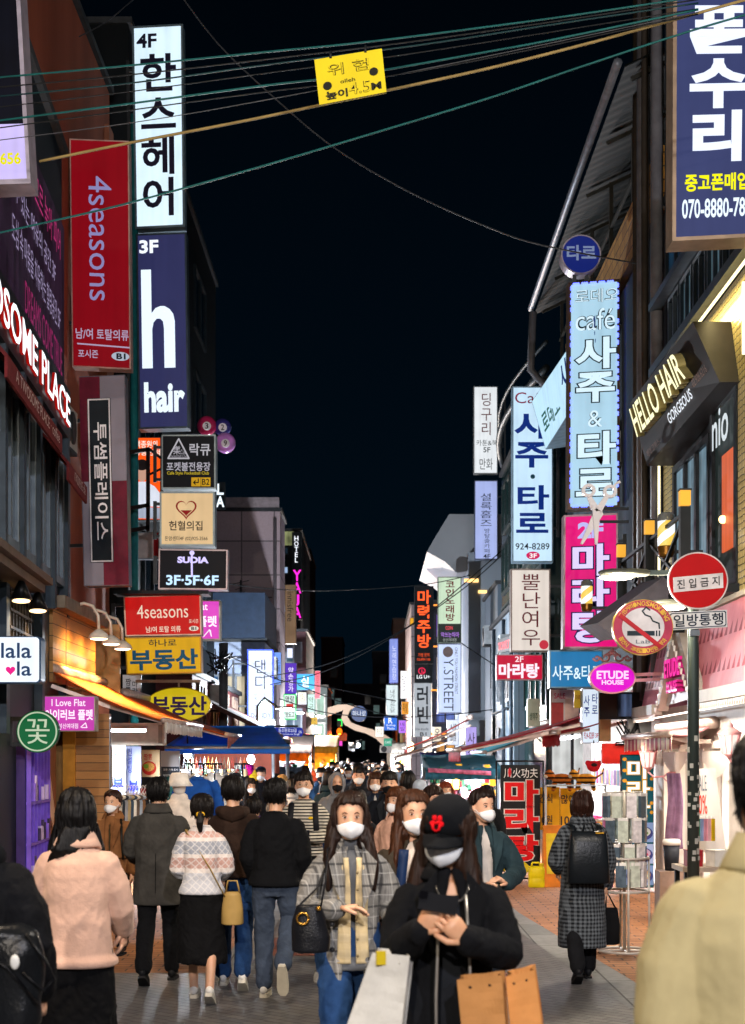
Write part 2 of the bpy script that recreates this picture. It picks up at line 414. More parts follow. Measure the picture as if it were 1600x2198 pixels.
kerb_m = brick('8b8c8d', '77797a', '3b3b3c', 1., .34, (0, 0, 1.5708), .7, .03, .3)
flat('kerb_strip', [(2.18, 9), (1.9, 13.4), (1.47, 19.4), (1.2, 30), (1.15, 90), (1.495, 90), (1.545, 30), (1.825, 19.4), (2.265, 13.4), (2.545, 9)], .004, kerb_m)
flat('kerb_strip', [(-1.1, 14.0), (-1.14, 30), (-1., 90), (-1.296, 90), (-1.456, 30), (-1.416, 14.0)], .004, kerb_m)
red_m = brick('8e4d3c', '7c4434', '3a2c28', .2, .1, (0, 0, .78), .7, .07, .3)
flat('road_marking', [(-1.05, 15.2), (-.5, 15.2), (-.45, 16.7), (-1.05, 16.7)], .004, red_m)
flat('road_marking', [(-.95, 17), (-.35, 17), (-.3, 21), (-.9, 21)], .004, M('b9b9b4', .8, var=.4, scale=14))
flat('road_marking', [(.9, 12.6), (1.25, 12.6), (1.2, 14.2), (.95, 14.2)], .004, red_m)

# ================================================================ buildings
def block(name, label, x0, x1, y0, y1, z1, mat_, z0=0., roofmat=None, group=None, para=.35):
    r = root(name, ((x0+x1)/2, (y0+y1)/2, z0), label, 'building', group)
    mb = MB(); mb.box(((x0+x1)/2, (y0+y1)/2, (z0+z1)/2), (x1-x0, y1-y0, z1-z0)); mb.build('wall', mat_, r)
    q = MB(); q.box(((x0+x1)/2, (y0+y1)/2, z1+.06+.002), (x1-x0+.16, y1-y0+.16, .12)); q.build('roof', roofmat or M('35383b', .8), r)
    return r
def win_x(r, X, y0, y1, z0, z1, glass, frame, side=1, fw=.07, mull=1, dep=.05):
    """a window on a wall that runs along the street; side=+1 looks to +X"""
    f = MB(); yc, zc = (y0+y1)/2, (z0+z1)/2; t = dep*2
    for z in (z0, z1): f.box((X, yc, z), (t, y1-y0+fw, fw))
    for i in range(mull+2): f.box((X, y0+(y1-y0)*i/(mull+1), zc), (t, fw, z1-z0-fw-.004))
    w_ = f.build('window', frame, r)
    g = MB(); g.box((X-side*.01, yc, zc), (.03, y1-y0-.004, z1-z0-.004)); g.build('pane', glass, w_)
def win_y(r, Y, x0, x1, z0, z1, glass, frame, fw=.07, mull=1):
    f = MB(); xc, zc = (x0+x1)/2, (z0+z1)/2
    for z in (z0, z1): f.box((xc, Y, z), (x1-x0+fw, .1, fw))
    for i in range(mull+2): f.box((x0+(x1-x0)*i/(mull+1), Y, zc), (fw, .1, z1-z0-fw-.004))
    w_ = f.build('window', frame, r)
    g = MB(); g.box((xc, Y+.01, zc), (x1-x0-.004, .03, z1-z0-.004)); g.build('pane', glass, w_)
def mkglass(col, e=0., ecol=None):
    if e: return E(ecol or col, e, .3)
    return M(col, .08, .0, .3, 1.5)
dkglass = mkglass('10161c'); blglass = M('1b3a58', .1, 0., .6, .8); teal_w = M('16242b', .6, .2, .3, 1.)
steel = M('5d646b', .45, .4); dsteel = M('23272b', .5, .4)

# left: cafe building with the long dark fascia
cafe = block('cafe_building', 'dark panelled cafe building at the left edge under the long slanting name sign', -9.5, -4.12, 13.0, 21.3, 10.2, M('141b22', .55, .1, .3, .7, streak=True))
for y in (16.9, 18.1, 19.3, 20.5): win_x(cafe, -4.1, y-.5, y+.5, 4.3, 6.0, M('141d24', .12), M('66727c', .45, .4), fw=.1)
mb = MB()
for y in (16.3, 17.5, 18.7, 19.9, 21.15): mb.box((-4.06, y, 5.1), (.12, .16, 2.5))
for y in (16.5, 19, 21.1): mb.box((-4.07, y, 3.), (.1, .2, 1.6))
mb.build('pilaster', M('2c3742', .5, .3), cafe)
# warm latticed window, cornice with two cone lamps
mb = MB(); mb.box((-4.08, 17.4, 3.45), (.05, 1.5, .62)); mb.build('lit_window', E('e0b066', .75, .35), cafe)
mb = MB()
for i in range(8): mb.box((-4.04, 16.68+i*.2, 3.45), (.03, .035, .64))
for i in range(4): mb.box((-4.03, 17.4, 3.16+i*.19), (.03, 1.55, .03))
mb.build('lattice', M('2a2723', .6), cafe)
mb = MB(); mb.box((-3.93, 15.8, 3.97), (.36, 4.2, .08)); mb.box((-3.97, 15.8, 3.88), (.28, 4.1, .09)); mb.build('cornice', M('57493f', .6), cafe)
for i, (y, lb) in enumerate(((16.6, 'black cone lamp under the cafe cornice, nearer the camera'), (17.75, 'black cone lamp under the cafe cornice, farther of the two'))):
    l = root('cone_lamp', (-3.9, y, 3.87), lb, 'lamp', 'cone lamps on the cafe')
    q = MB(); q.tube([(-3.9, y, 3.87), (-3.9, y, 3.84), (-3.9, y, 3.82), (-3.9, y, 3.64)], [.02, .02, .04, .12], 16); q.build('lamp_shade', M('17181a', .35, .5), l)
    q = MB(); q.ball((-3.9, y, 3.62), (.1, .1, .025)); q.build('bulb', E('ffd9a0', 3., 0), l)
    lamp('SPOT', (-3.9, y, 3.57), 30, 'ffc988', l, .1, (-3.9, y, 0))
CAFE = [o for o in COL.objects if o.parent is None and (o is cafe or o.name.startswith('cone_lamp'))]
# brown rendered building
brown = block('brown_building', 'tall rust brown rendered building behind the red vertical banner', -10, -5.02, 21.6, 29.6, 14.6, M('96523a', .85, 0, .35, .8, .3, 20, True))
mb = MB(); mb.box((-5., 29.3, 9.5), (.14, .5, 8.6)); mb.box((-5., 28.6, 8.9), (.3, .5, 1.4)); mb.build('pilaster', M('8d5a45', .8), brown)
win_x(brown, -5., 27.2, 28.4, 9.2, 10.8, dkglass, M('40464c', .5, .3)); win_x(brown, -5., 23.5, 25, 4.6, 6.2, dkglass, M('40464c', .5, .3))
# grey slim facade between the cafe and the brown building
slim = block('narrow_building', 'narrow grey-blue metal clad house between the cafe and the brown building', -8.5, -4.75, 21.5, 24.4, 7.0, M('3b4855', .5, .3, .25, .8, streak=True))
win_x(slim, -4.73, 22.2, 23.6, 4.1, 6.2, M('18222b', .1), M('5a6672', .4, .4), mull=1)
# dark tower behind the white hair sign
tower = block('dark_tower', 'unlit black tower rising behind the tall white hair salon sign', -12, -4.75, 30.2, 47, 16.2, M('0f1519', .7, 0, .4, .6))
for i in range(4):
    for j in range(3): win_x(tower, -4.73, 32+j*4.6, 34.6+j*4.6, 5+i*2.8, 6.6+i*2.8, M('0b1116', .1), M('1c252a', .5, .3))
mb = MB(); mb.tube([(-4.62, 30.1, .1), (-4.62, 30.1, 14.4)], .08); mb.build('drainpipe', M('1f6f72', .5), tower)
# low brown house, tiled pale block and the rest of the left side
low = block('maroon_house', 'low dark maroon house behind the yellow oval sign', -9, -3.95, 34, 46, 3.75, M('4a2526', .8))
mb = MB(); mb.prism([(-3.94, 33.5, 3.35), (-2.2, 33.5, 2.5), (-2.2, 33.5, 2.4), (-3.94, 33.5, 3.25)], (0, 9, 0)); mb.build('lean_to_roof', M('3a2420', .7), low)
pale = block('tiled_building', 'pale pinkish block of large square panels behind the red and yellow signs', -14, -3.28, 55, 58, 10.65, brick('a9949a', '9d8a90', '5b4f55', 1.16, 1.2, (1.5708, 0, 0), .6, .022, .2, 0., .12))
mb = MB(); mb.box((-8.6, 54.9, 10.95), (10.6, .12, .35)); mb.build('parapet_rail', M('8d8286', .5), pale)
nav = block('navy_house', 'small house with a navy box roof above the white and blue lit sign', -5.6, -3.24, 46.6, 52, 5.4, M('7e8aa0', .6))
mb = MB(); mb.box((-4.3, 48.9, 6.17), (2.2, 5.4, 1.35)); mb.build('roof_box', M('1d2a3c', .6), nav)
hotel = block('hotel_tower', 'dark slender hotel tower with magenta letters on its corner', -8, -3.7, 80, 92, 13.6, M('12181c', .5, .3, .3, .8))
for i in range(5): win_y(hotel, 79.97, -4.7, -4.35, 8.4+i*1., 8.75+i*1., E('b9d8ff' if i % 2 else '1a2c3a', .7, .2), dsteel, .05, 0)
mb = MB(); mb.box((-4.5, 79.9, 13.2), (.9, .1, .7)); mb.build('lit_soffit', E('c7cf90', .5, .4), hotel)
mar = block('maroon_block', 'maroon brick block behind the purple vertical sign', -8, -3.0, 70, 79, 7.6, brick('4a2a30', '3c2228', '1c1416', .5, .25, (1.5708, 0, 0), .8))
for i in range(3): win_y(mar, 69.97, -3.9, -3.2, 3.2+i*1.5, 4.1+i*1.5, mkglass('24424f', .35 if i == 1 else 0, '77a7a0'), steel)
lb2 = block('corner_shop', 'lit glass corner shop beside the hotel letters', -6, -2.75, 94, 104, 6.2, M('31424a', .5))
for i in range(2): win_y(lb2, 93.97, -3.9, -2.9, 2.6+i*1.7, 4.0+i*1.7, E('9fd3c8', .6, .4), steel, .08, 1)
# fittings on the left facades: outdoor units, pipes, small windows
for i, (bd, x, y, z, lb) in enumerate(((brown, -4.9, 27.4, 7.2, 'grey outdoor unit bracketed high on the brown building'), (slim, -4.6, 22.9, 6.5, 'grey outdoor unit on the narrow metal clad house'), (low, -3.8, 38, 3.1, 'dusty outdoor unit on the maroon house'), (nav, -3.1, 47.6, 4.4, 'small outdoor unit beside the navy box roof'))):
    k = root('air_conditioner', (x, y, z), lb, 'air conditioner'); mb = MB(); mb.box((x, y, z+.3), (.34, .8, .6)); mb.build('case', M('a4a6a2', .5), k); mb = MB(); mb.tube([(x+.17, y, z+.3), (x+.19, y, z+.3)], .24, 20); mb.build('fan_opening', M('2c2f32', .5), k)
    mb = MB(); mb.box((x-.05, y, z-.03), (.45, .7, .05)); mb.tube([(x-.1, y+.45, z+.2), (x-.12, y+.5, z-1.4)], .025); mb.build('bracket', dsteel, k)
for y in (35.5, 38.5, 41.5, 44.2): win_x(low, -3.93, y-.6, y+.6, 2.2, 3.6, E('d9a868', .5, .4) if y in (38.5, 44.2) else dkglass, M('6a5a50', .5), 1, .08, 1)
for x in (-4.9, -4.1): win_y(nav, 46.57, x-.3, x+.3, 2.6, 4.4, E('e6d8b8', .7, .4) if x > -4.5 else blglass, steel, .07, 1)
for i in range(6):
    mb = MB(); mb.box((-3.8-i*1.17, 54.97, 7.6), (.5, .05, .04)); mb.build('joint_vent', M('5a5056', .7), pale)
for x, z in ((-4.6, 6.4), (-6.2, 6.4), (-4.6, 3.6)): win_y(pale, 54.97, x-.5, x+.5, z-.5, z+.5, dkglass, M('6d666a', .5), .08, 1)
mb = MB(); mb.tube([(-3.45, 54.9, .1), (-3.45, 54.9, 10.4)], .06); mb.tube([(-5.6, 54.9, 3), (-5.6, 54.9, 10.4)], .05); mb.build('drainpipe', M('6b6468', .6), pale)
far_m = M('1c222b', .9, 0, .3, .2)
for i, (px0, px1, yt, d, lb) in enumerate(((690, 735, 1370, 150, 'dark slab tower far off left of the arch'), (738, 800, 1470, 170, 'far dark apartment block behind the blue arch disc'),
        (800, 850, 1400, 165, 'far dark apartment block right of the arch disc'), (845, 905, 1330, 128, 'dim brick block behind the right-hand neon signs'), (640, 700, 1500, 140, 'low dark block at the end of the street on the left'), (600, 665, 1180, 118, 'tall dim block behind the hotel tower'))):
    a, b = P(px0, yt, d), P(px1, yt, d)
    k = block('far_block', lb, a.x, b.x, d, d+12, a.z, far_m if i != 3 else brick('3b3430', '302a28', '15120f', .6, .3, (1.5708, 0, 0)), group='dark blocks at the end of the street')
    for n in range(6):
        wx = a.x+(b.x-a.x)*R.uniform(.15, .85); wz = R.uniform(3, max(3.5, a.z-1.5))
        win_y(k, d-.03, wx-.35, wx+.35, wz-.5, wz+.5, mkglass('20343c', .25 if n < 2 else 0, '8fb2b0'), dsteel, .08, 0)

# right: hair salon building
salon = block('salon_building', 'glass fronted salon building with gold lattice cladding on the right', 4.22, 10, 14.6, 22.3, 16, M('14181d', .6, .1, .3, .8), 3.86)
lat = None
m, n, b = _new('gold_lattice'); vec = _coord(n, (1, 1, 1)); vv = n.nodes.new('ShaderNodeTexVoronoi'); vv.inputs['Scale'].default_value = 13; vv.feature = 'DISTANCE_TO_EDGE'; vv.inputs['Randomness'].default_value = .25
n.links.new(vec, vv.inputs['Vector']); n.links.new(_ramp(n, vv.outputs['Distance'], [(.06, (.02, .016, .008)), (.11, (.62, .5, .22))]), b.inputs['Base Color']); b.inputs['Metallic'].default_value = .35; b.inputs['Roughness'].default_value = .35
_bump(n, b, vv.outputs['Distance'], .6, .02); gold = m
mb = MB(); mb.box((4.19, 18.3, 6.82), (.06, 7.4, 1.2)); mb.box((4.19, 21.9, 5.0), (.06, .6, 2.3)); mb.box((4.19, 17.5, 5.0), (.06, .35, 2.4)); mb.box((4.19, 15.6, 5.0), (.06, 1.9, 2.4)); mb.build('lattice_cladding', gold, salon)
mb = MB()
mb.box((4.02, 18.0, 7.3), (.025, 5.0, .025)); mb.box((4.1, 16.9, 6.8), (.03, .03, .8)); mb.box((4.1, 17.15, 6.8), (.03, .03, .8)); mb.box((4.08, 22.1, 5.2), (.03, .03, 1.9)); mb.box((4.05, 15.6, 5.0), (.03, .03, 2.2))
mb.build('light_strip', E('fff3c0', 2.2, 0), salon); l = lamp('AREA', (3.95, 18.2, 7.2), 30, 'ffe9a0', salon, .1, (4.3, 18.2, 6.2)); l.data.shape = 'RECTANGLE'; l.data.size = 4.5; l.data.size_y = .08; l.rotation_euler = (0, math.radians(-40), 0); l.data.size = .08; l.data.size_y = 4.5  # area lamp added to lay a glow over the lattice
for i in range(3):
    for j in range(4): win_x(salon, 4.2, 16.2+j*1.5, 17.5+j*1.5, 8.6+i*2.6, 10.6+i*2.6, blglass if (i+j) % 3 else E('2b5f86', .22, .5), M('222a30', .4, .5), -1)
for j in range(7): win_x(salon, 4.2, 16.0+j*.85, 16.7+j*.85, 7.65, 8.35, E('7fa6b8', .42, .5) if j % 2 else blglass, M('3a444c', .4, .5), -1, .06)
mb = MB(); mb.box((4.08, 19, 8.45), (.16, 7, .1)); mb.box((4.08, 19, 7.5), (.16, 7, .12)); mb.build('ledge', M('4a545c', .4, .5), salon)
# first floor windows: dark frame, pale and orange views inside
win_x(salon, 4.19, 19.2, 21.4, 4.15, 5.9, E('9fc6dc', .5, .5), M('14171a', .4, .4), -1, .1, 2)
win_x(salon, 4.19, 17.75, 19.0, 3.95, 6.2, E('3a4a48', .28, .4), M('14171a', .4, .4), -1, .12, 0)
mb = MB(); mb.box((4.165, 18.15, 4.95), (.02, .62, 1.15)); mb.build('poster', E('e8693a', .85, .15), salon)
mb = MB(); mb.ball((4.13, 18.3, 4.75), .05); mb.build('pendant_lamp', E('ffd38a', 4, 0), salon)
plx = Plane((1490, 870, 1580, 930), (18.6, 17.75, 17.75, 18.6), quad=[(1539, 945), (1583, 900), (1583, 955), (1539, 995)])
q = Plane((0, 0, 1, 1), 1); q.c = [V((4.13, 18.85, 6.1)), V((4.13, 18.0, 6.1)), V((4.13, 18.0, 5.65)), V((4.13, 18.85, 5.65))]; q.n = V((-1, 0, 0)); q.text('nio', (0, 0, 1, 1), E('dfe9ee', .9, 0, False), salon)
mb = MB()
for y in (18.0, 20.3, 22.6): mb.beam((3.62, y, 3.9), (3.62, y, 4.85), .12)
for a, bz in ((18.0, 20.3), (20.3, 22.6)): mb.beam((3.62, a, 4.75), (3.62, bz, 3.95), .04); mb.beam((3.62, a, 3.95), (3.62, bz, 4.75), .04); mb.beam((3.62, a, 4.78), (3.62, bz, 4.78), .04)
mb.box((3.92, 20.2, 3.87), (.66, 5.2, .1)); mb.build('balcony', M('15181b', .5, .4), salon)
for i, (y, lb) in enumerate(((18.0, 'small amber cube lamp on the salon balcony post nearest the camera'), (20.3, 'amber cube lamp on the balcony post left of the larger barber pole'), (22.6, 'amber cube lamp at the far end of the salon balcony'))):
    l = root('cube_lamp', (3.62, y, 4.85), lb, 'lamp', 'amber lamps on the balcony posts')
    q = MB(); q.box((3.62, y, 4.95), (.12, .12, .17)); q.build('lamp_shade', E('ffb63a', 1.05, .1), l); q = MB(); q.box((3.62, y, 5.045), (.14, .14, .02)); q.build('cap', dsteel, l)
# old building with the timber upper wall and the corrugated roof canopy
old = block('timber_sided_building', 'old dark building with rough vertical boards and pipes behind the tall cafe sign', 4.32, 10, 22.6, 33.8, 10.0, wood('22262b', '3b4147', .16, 'x'), 3.06)
mb = MB(); mb.box((4.28, 28.2, 10.45), (.18, 11, .9)); mb.build('parapet', brick('d29a42', 'b07a2e', '5e4420', .42, .2, 'x', .85, .06, .8), old)
mb = MB()
for x, y, r_, c in ((4.12, 22.5, .09, 0), (4.05, 23.1, .05, 1), (4.1, 23.5, .1, 0), (4.14, 24.4, .05, 1)): mb.tube([(x, y, 2.8), (x, y, 15)], r_, mi=c)
mb.build('drainpipe', [M('6a6a70', .5), M('3a342e', .6)], old)
mb = MB()
for i in range(28): mb.box((4.26, 23.4+i*.37, 6.5), (.05, .3, 6.6), .18)
mb.build('siding', M('4c5a68', .7, 0, .4, 1.2, streak=True), old)
# roof canopy
can = root('roof_canopy', (5.4, 29, 10.9), 'dark green corrugated canopy with thin posts on the roof behind the round blue sign', 'canopy')
mb = MB()
def rc(u, v): return V((3.75+u*4.5, 23+v*13, 12.2+u*2.1+.006*math.sin(v*260)))
mb.sheet(rc, 2, 180); mb.build('roof_sheet', M('060e0d', .7, .1, .3, .7), can, thick=.02)
mb = MB()
for i in range(6):
    y = 23.4+i*2.45; mb.beam((4.35, y, 10.9), (4.35, y, 12.42), .07); mb.beam((3.9, y, 12.17), (7.5, y, 13.85), .06)
mb.beam((4.35, 23, 11.6), (4.35, 36, 11.6), .05); mb.build('frame', M('33332f', .7, .3), can)
mb = MB(); mb.tube([(3.62, 22.9, 12.2), (3.62, 35.5, 12.2)], .07, 8, flat=1.); mb.build('gutter', M('7c828c', .45, .3), can)
mb = MB(); mb.tube([(3.66, 35.4, 12.1), (3.62, 35.5, 10.8), (4.2, 35.6, 10.2), (4.5, 35.6, 9.8)], .09); mb.build('downpipe', M('77777c', .5, .3), can)
# glazed bow building, white building with the flared cornice
bow = block('glazed_building', 'dark green glass building with white window lettering behind the blue fortune sign', 4.0, 10, 35.8, 48, 10.6, M('0f2b2a', .25, .2, .3, .8))
for i in range(4):
    for j in range(4): win_x(bow, 3.98, 36.2+j*2.9, 38.7+j*2.9, 3.2+i*1.85, 4.6+i*1.85, M('0f3230', .08), M('2c3a3c', .4, .5), -1, .08, 1)
for i, t in enumerate(('힐링 마사지', '아로마 테라피', '스포츠 경락')):
    q = Plane((0, 0, 1, 1), 1); z = 10.3; y = 37.0+i*1.5; q.c = [V((3.9, y+.9, z)), V((3.9, y, z)), V((3.9, y, z-2.6)), V((3.9, y+.9, z-2.6))]; q.n = V((-1, 0, 0)); q.text(t, (0, 0, 1, 1), E('e8f6f2', .8, 0, False), bow, mode='v')
mb = MB(); mb.tube([(4.0-.5*math.sin(i/10*3.14), 35.7+i*1.2, 10.9) for i in range(11)], .09); mb.tube([(4.0-.5*math.sin(i/10*3.14), 35.7+i*1.2, 11.5) for i in range(11)], .05); mb.build('roof_rail', M('33393c', .5, .4), bow)
white = root('white_building', (4.6, 58, 0), 'white building with a flared curved cornice on the right side of the street', 'building')
wm = M('8d98a4', .7, 0, .15, .5)
mb = MB(); mb.box((5.35, 60, 4.6), (3.9, 10, 9.2)); mb.build('wall', wm, white)
prof = [(1.95, 9.3), (2.2, 9.75), (2.75, 10.65), (7.2, 10.65), (7.2, 9.2), (3.05, 8.55), (2.95, 8.6), (2.6, 8.95)]
mb = MB(); mb.prism([(x, 55.6, z) for x, z in prof], (0, 9, 0)); mb.build('cornice', M('8f949a', .6, 0, .12, .5), white)
mb = MB(); mb.box((3.5, 54.98, 8.2), (.5, .05, .12)); mb.box((3.9, 54.98, 7.8), (.3, .05, .1)); mb.build('soffit_light', E('ffc878', 2.5, 0), white)
for i, (x, z) in enumerate(((4.55, 6.0), (4.55, 3.2))): win_y(white, 54.97, x-.35, x+.35, z-.9, z+.9, dkglass, steel)
grey = block('grey_house', 'plain grey-blue house with a black shop window above the outdoor air unit', 3.95, 9, 49, 54.5, 7.4, M('566573', .6, .1, .2, .6, streak=True))
win_y(grey, 48.97, 4.3, 5.1, 4.6, 7.0, dkglass, dsteel, .1, 0)
grey2 = block('corrugated_house', 'house of blue-grey corrugated sheet right above the teal shop awning', 3.72, 8, 40.8, 48.5, 5.9, wood('50606d', '687a88', .24, 'x'))
win_y(grey2, 40.77, 4.2, 4.9, 3.6, 5.2, dkglass, dsteel, .1, 0)
tile2 = block('tile_clad_block', 'pale tiled block behind the orange neon kitchen sign', 1.95, 8, 78, 92, 9.6, brick('8e8488', '83797e', '4d464a', 1.1, 1.0, (1.5708, 0, 0), .6, .03, .2, 0.))
neon = block('neon_block', 'dark building of orange-lit floors behind the black neon kitchen sign', 2.45, 7, 64, 76, 8.3, M('1b1f27', .6))
for i in range(4): win_y(neon, 63.97, 2.6, 3.4, 1.6+i*1.75, 2.6+i*1.75, E(('ffb35a', '6f86d8', 'c8b6a0', '8a5ad0')[i], .6, .5), M('2c2a33', .5, .3), .08, 1)
mb = MB()
for z in (2.9, 4.7, 6.5, 8.2): mb.box((2.43, 66, z), (.06, 4, .06)); mb.box((3.0, 63.9, z), (1.3, .06, .06))
mb.build('neon_trim', E('ff9a3c', 1.6, 0), neon)
for i, (x0, x1, y0, y1, z1, c, lb) in enumerate(((2.05, 5, 95, 103, 5.2, '57504a', 'low lit shop row past the rolling blue sign'), (1.7, 5, 106, 116, 6.4, '2c2e33', 'dim house at the far right of the street'))):
    k = block('shop_house', lb, x0, x1, y0, y1, z1, M(c, .8))
    for j in range(2): win_y(k, y0-.03, x0+.15+j*.75, x0+.75+j*.75, 2.9, 4.4, E('e8c58a', .5, .4), dsteel, .06, 0)

# fittings on the right facades
for i, (bd, x, y, z, lb) in enumerate(((old, 4.15, 26.8, 6.9, 'grey outdoor unit on the timber sided building above the pink sign'), (grey2, 3.55, 41.5, 4.6, 'pale outdoor unit high on the corrugated house'), (grey, 3.78, 50.5, 5.6, 'outdoor unit bracketed on the grey-blue house'))):
    k = root('air_conditioner', (x, y, z), lb, 'air conditioner'); mb = MB(); mb.box((x, y, z+.3), (.34, .8, .6)); mb.build('case', M('9aa0a4', .5), k); mb = MB(); mb.tube([(x-.17, y, z+.3), (x-.19, y, z+.3)], .24, 20); mb.build('fan_opening', M('2c2f32', .5), k)
    mb = MB(); mb.box((x+.05, y, z-.03), (.45, .7, .05)); mb.tube([(x+.1, y+.45, z+.2), (x+.12, y+.5, z-1.4)], .025); mb.build('bracket', dsteel, k)
mb = MB()
for y, z0_, z1_ in ((41.0, .1, 5.8), (43.4, .1, 5.8), (46.8, .1, 5.8)): mb.tube([(3.66, y, z0_), (3.66, y, z1_)], .05)
mb.tube([(3.66, 41, 3.3), (3.66, 47.5, 3.25)], .03); mb.build('drainpipe', M('39434c', .5, .4), grey2)
for y in (42.2, 45.0): win_x(grey2, 3.7, y-.5, y+.5, 3.5, 4.7, dkglass if y > 44 else E('bfd2e0', .4, .5), steel, -1, .07, 1)

win_y(bow, 35.77, 4.1, 5.6, 1.0, 2.75, E('eef0ee', .8, .3), steel, .07, 2)
# ================================================================ signs, left side
K, W_ = '15171c', 'f4f6f8'
def art(pl, shapes, r, mat_, off=.012, th=.004, name='emblem'):
    mb = MB()
    for s in shapes: pl.shape(mb, s, off, th)
    return mb.build(name, mat_, r)
def strip(pl, pts, w):
    """a stroke of width w along photo points, as quads"""
    out = []
    for (x, y), (X, Y) in zip(pts, pts[1:]):
        l = math.hypot(X-x, Y-y) or 1; nx, ny = -(Y-y)/l*w/2, (X-x)/l*w/2; ex, ey = (X-x)/l*w*.3, (Y-y)/l*w*.3
        out.append([(x+nx-ex, y+ny-ey), (X+nx+ex, Y+ny+ey), (X-nx+ex, Y-ny+ey), (x-nx-ex, y-ny-ey)])
    return out
def heart(cx, cy, s):
    return [(cx+s*(16*math.sin(t)**3)/17, cy-s*(13*math.cos(t)-5*math.cos(2*t)-2*math.cos(3*t)-math.cos(4*t))/17) for t in [i/28*6.2832 for i in range(28)]]
LG = 'tall box signs of the left facades'
sign('light_box_sign', 'tall white light box reading 4F with four stacked blue-black syllables', (283, 50, 397, 490), 30, 'd9f1ff', [
    ('4F', (293, 68, 338, 99), '23203a', 'h', 0, .03), ('한스헤어', (302, 110, 378, 468), '23203a', 'v', 0, .025)], 1.15, .32, '63757f', 5, group=LG, quad=[(283, 56), (393, 50), (397, 486), (290, 491)], arm=270)
sign('light_box_sign', 'tall indigo box sign with a giant white letter h and the word hair', (293, 500, 404, 920), 30, '3b3e70', [
    ('3F', (300, 514, 342, 543), 'eef4ff', 'h', 1.1, .035), ('hair', (306, 820, 396, 886), 'e6f4ff', 'h', 1.1, .04)], .62, .34, '3d4a55', 4, group=LG, quad=[(292, 502), (400, 498), (406, 918), (298, 921)], arm=270)
_, pl = 0, Plane((293, 500, 404, 920), 30, quad=[(292, 502), (400, 498), (406, 918), (298, 921)])
hr = [o for o in COL.objects if o.get('label', '').startswith('tall indigo box')][0]
arch = [(303, 578), (325, 578), (325, 672), (334, 661), (345, 657)]+[(345+31*math.sin(t), 690-34*math.cos(t)) for t in (.3, .7, 1.1, 1.57)]+[(376, 790), (352, 790), (352, 705)]+[(338-14*math.cos(math.pi-t), 705-22*math.sin(t)) for t in (.4, .9, 1.57, 2.2, 2.8)][0:0]+[(350, 690), (344, 684), (336, 684), (329, 692), (326, 706), (326, 790), (303, 790)]
art(pl, [arch], hr, E('e4f3ff', 1.15, 0, False), name='letter_h')
r, pl = sign('banner_sign', 'long red vertical banner with a turned lavender store name and B1 oval', (149, 297, 281, 800), 25.6, '8c0716', [
    ('4seasons', (190, 378, 241, 652), 'a9a4e0', 'r', .6, .0), ('남/여 토탈의류', (158, 714, 277, 738), 'c5b4d6', 'h', .7), ('포시즌', (163, 761, 208, 779), 'c5b4d6', 'h', .7)], .82, .25, 'c9a79c', 3, group=LG, quad=[(149, 297), (277, 302), (281, 793), (155, 787)], arm=130)
art(pl, [[(161, 747), (279, 751), (279, 754), (161, 750)]], r, E('c5b4d6', .7, 0, False), name='rule'); art(pl, [ell(238, 763, 278, 782)], r, E('b9c4d6', .8, 0, False), name='oval'); pl.text('B1', (249, 766, 270, 779), M('14222c', .5), r, .016, bold=.04)
# cafe vertical banner: quartered maroon and grey, dark centre board
r, pl = sign('banner_sign', 'vertical maroon and grey quartered banner with dark centre board of stacked white syllables', (170, 803, 275, 1258), 23.6, '8f8a98', [], 0, .3, '6c6a74', 2, group=LG, quad=[(170, 808), (268, 804), (277, 1256), (180, 1258)], arm=120,
    panels=(((170, 805, 217, 1032), '6a1830', 0), ((217, 1032, 275, 1257), '6a1830', 0)))
mb = MB(); pl.slab(mb, (188, 853, 241, 1208), .03, .03); mb.build('centre_board', M('0f1a24', .5), r)
mb = MB(); ring(mb, pl, [(189, 854), (240, 854), (240, 1207), (189, 1207)], [(192, 857), (237, 857), (237, 1204), (192, 1204)], .036, .004); mb.build('border', M('e8e4ea', .5), r)
v, f = words2d('투썸플레이스', (201, 905, 232, 1160), 'r', .012); mb = MB(); mb.add([pl.at(x, y, .04) for x, y in v], f); mb.build('lettering', M('f0ecf2', .5, var=0), r, fixn=False)
# orange menu board with a cook in white, dark frame in front
r, pl = sign('light_box_sign', 'orange lit menu board picturing a cook in a white jacket', (272, 938, 346, 1117), 31, 'ff5a14', [('백종원의', (291, 946, 338, 962), 'fff1e0', 'h', 1), ('홍콩반점', (288, 965, 344, 978), 'fff1e0', 'h', 1)], 1.1, .2, '50565c', 2, arm=260)
art(pl, [ell(293, 990, 318, 1034, 20)], r, E('d9a890', .8, 0), .012, name='printed_face'); art(pl, [ell(291, 986, 319, 1010, 20)], r, E('241c1c', .5, 0), .016, name='printed_hair')
art(pl, [[(276, 1060), (283, 1044), (298, 1034), (314, 1034), (332, 1044), (343, 1058), (343, 1088), (276, 1086)]], r, E('e3e8f6', 1.0, .1), .012, name='printed_jacket'); art(pl, [[(276, 1088), (343, 1090), (343, 1114), (276, 1112)]], r, E('b9c4da', .9, .2), .012, name='lower_print')
k = root('steel_rack', P(305, 1115, 29.5), 'rusty black steel rack in front of the orange menu board', 'bracket'); mb = MB()
for x in (276, 318): mb.beam(P(x, 962, 29.6), P(x, 1142, 29.6), .07)
for y in (972, 1092, 1140): mb.beam(P(272, y, 29.6), P(322, y-8, 29.6), .07)
mb.beam(P(318, 962, 29.6), P(348, 985, 29.8), .04); mb.beam(P(318, 1020, 29.6), P(348, 1005, 29.8), .04); mb.build('frame', M('2a2220', .7, .4), k)
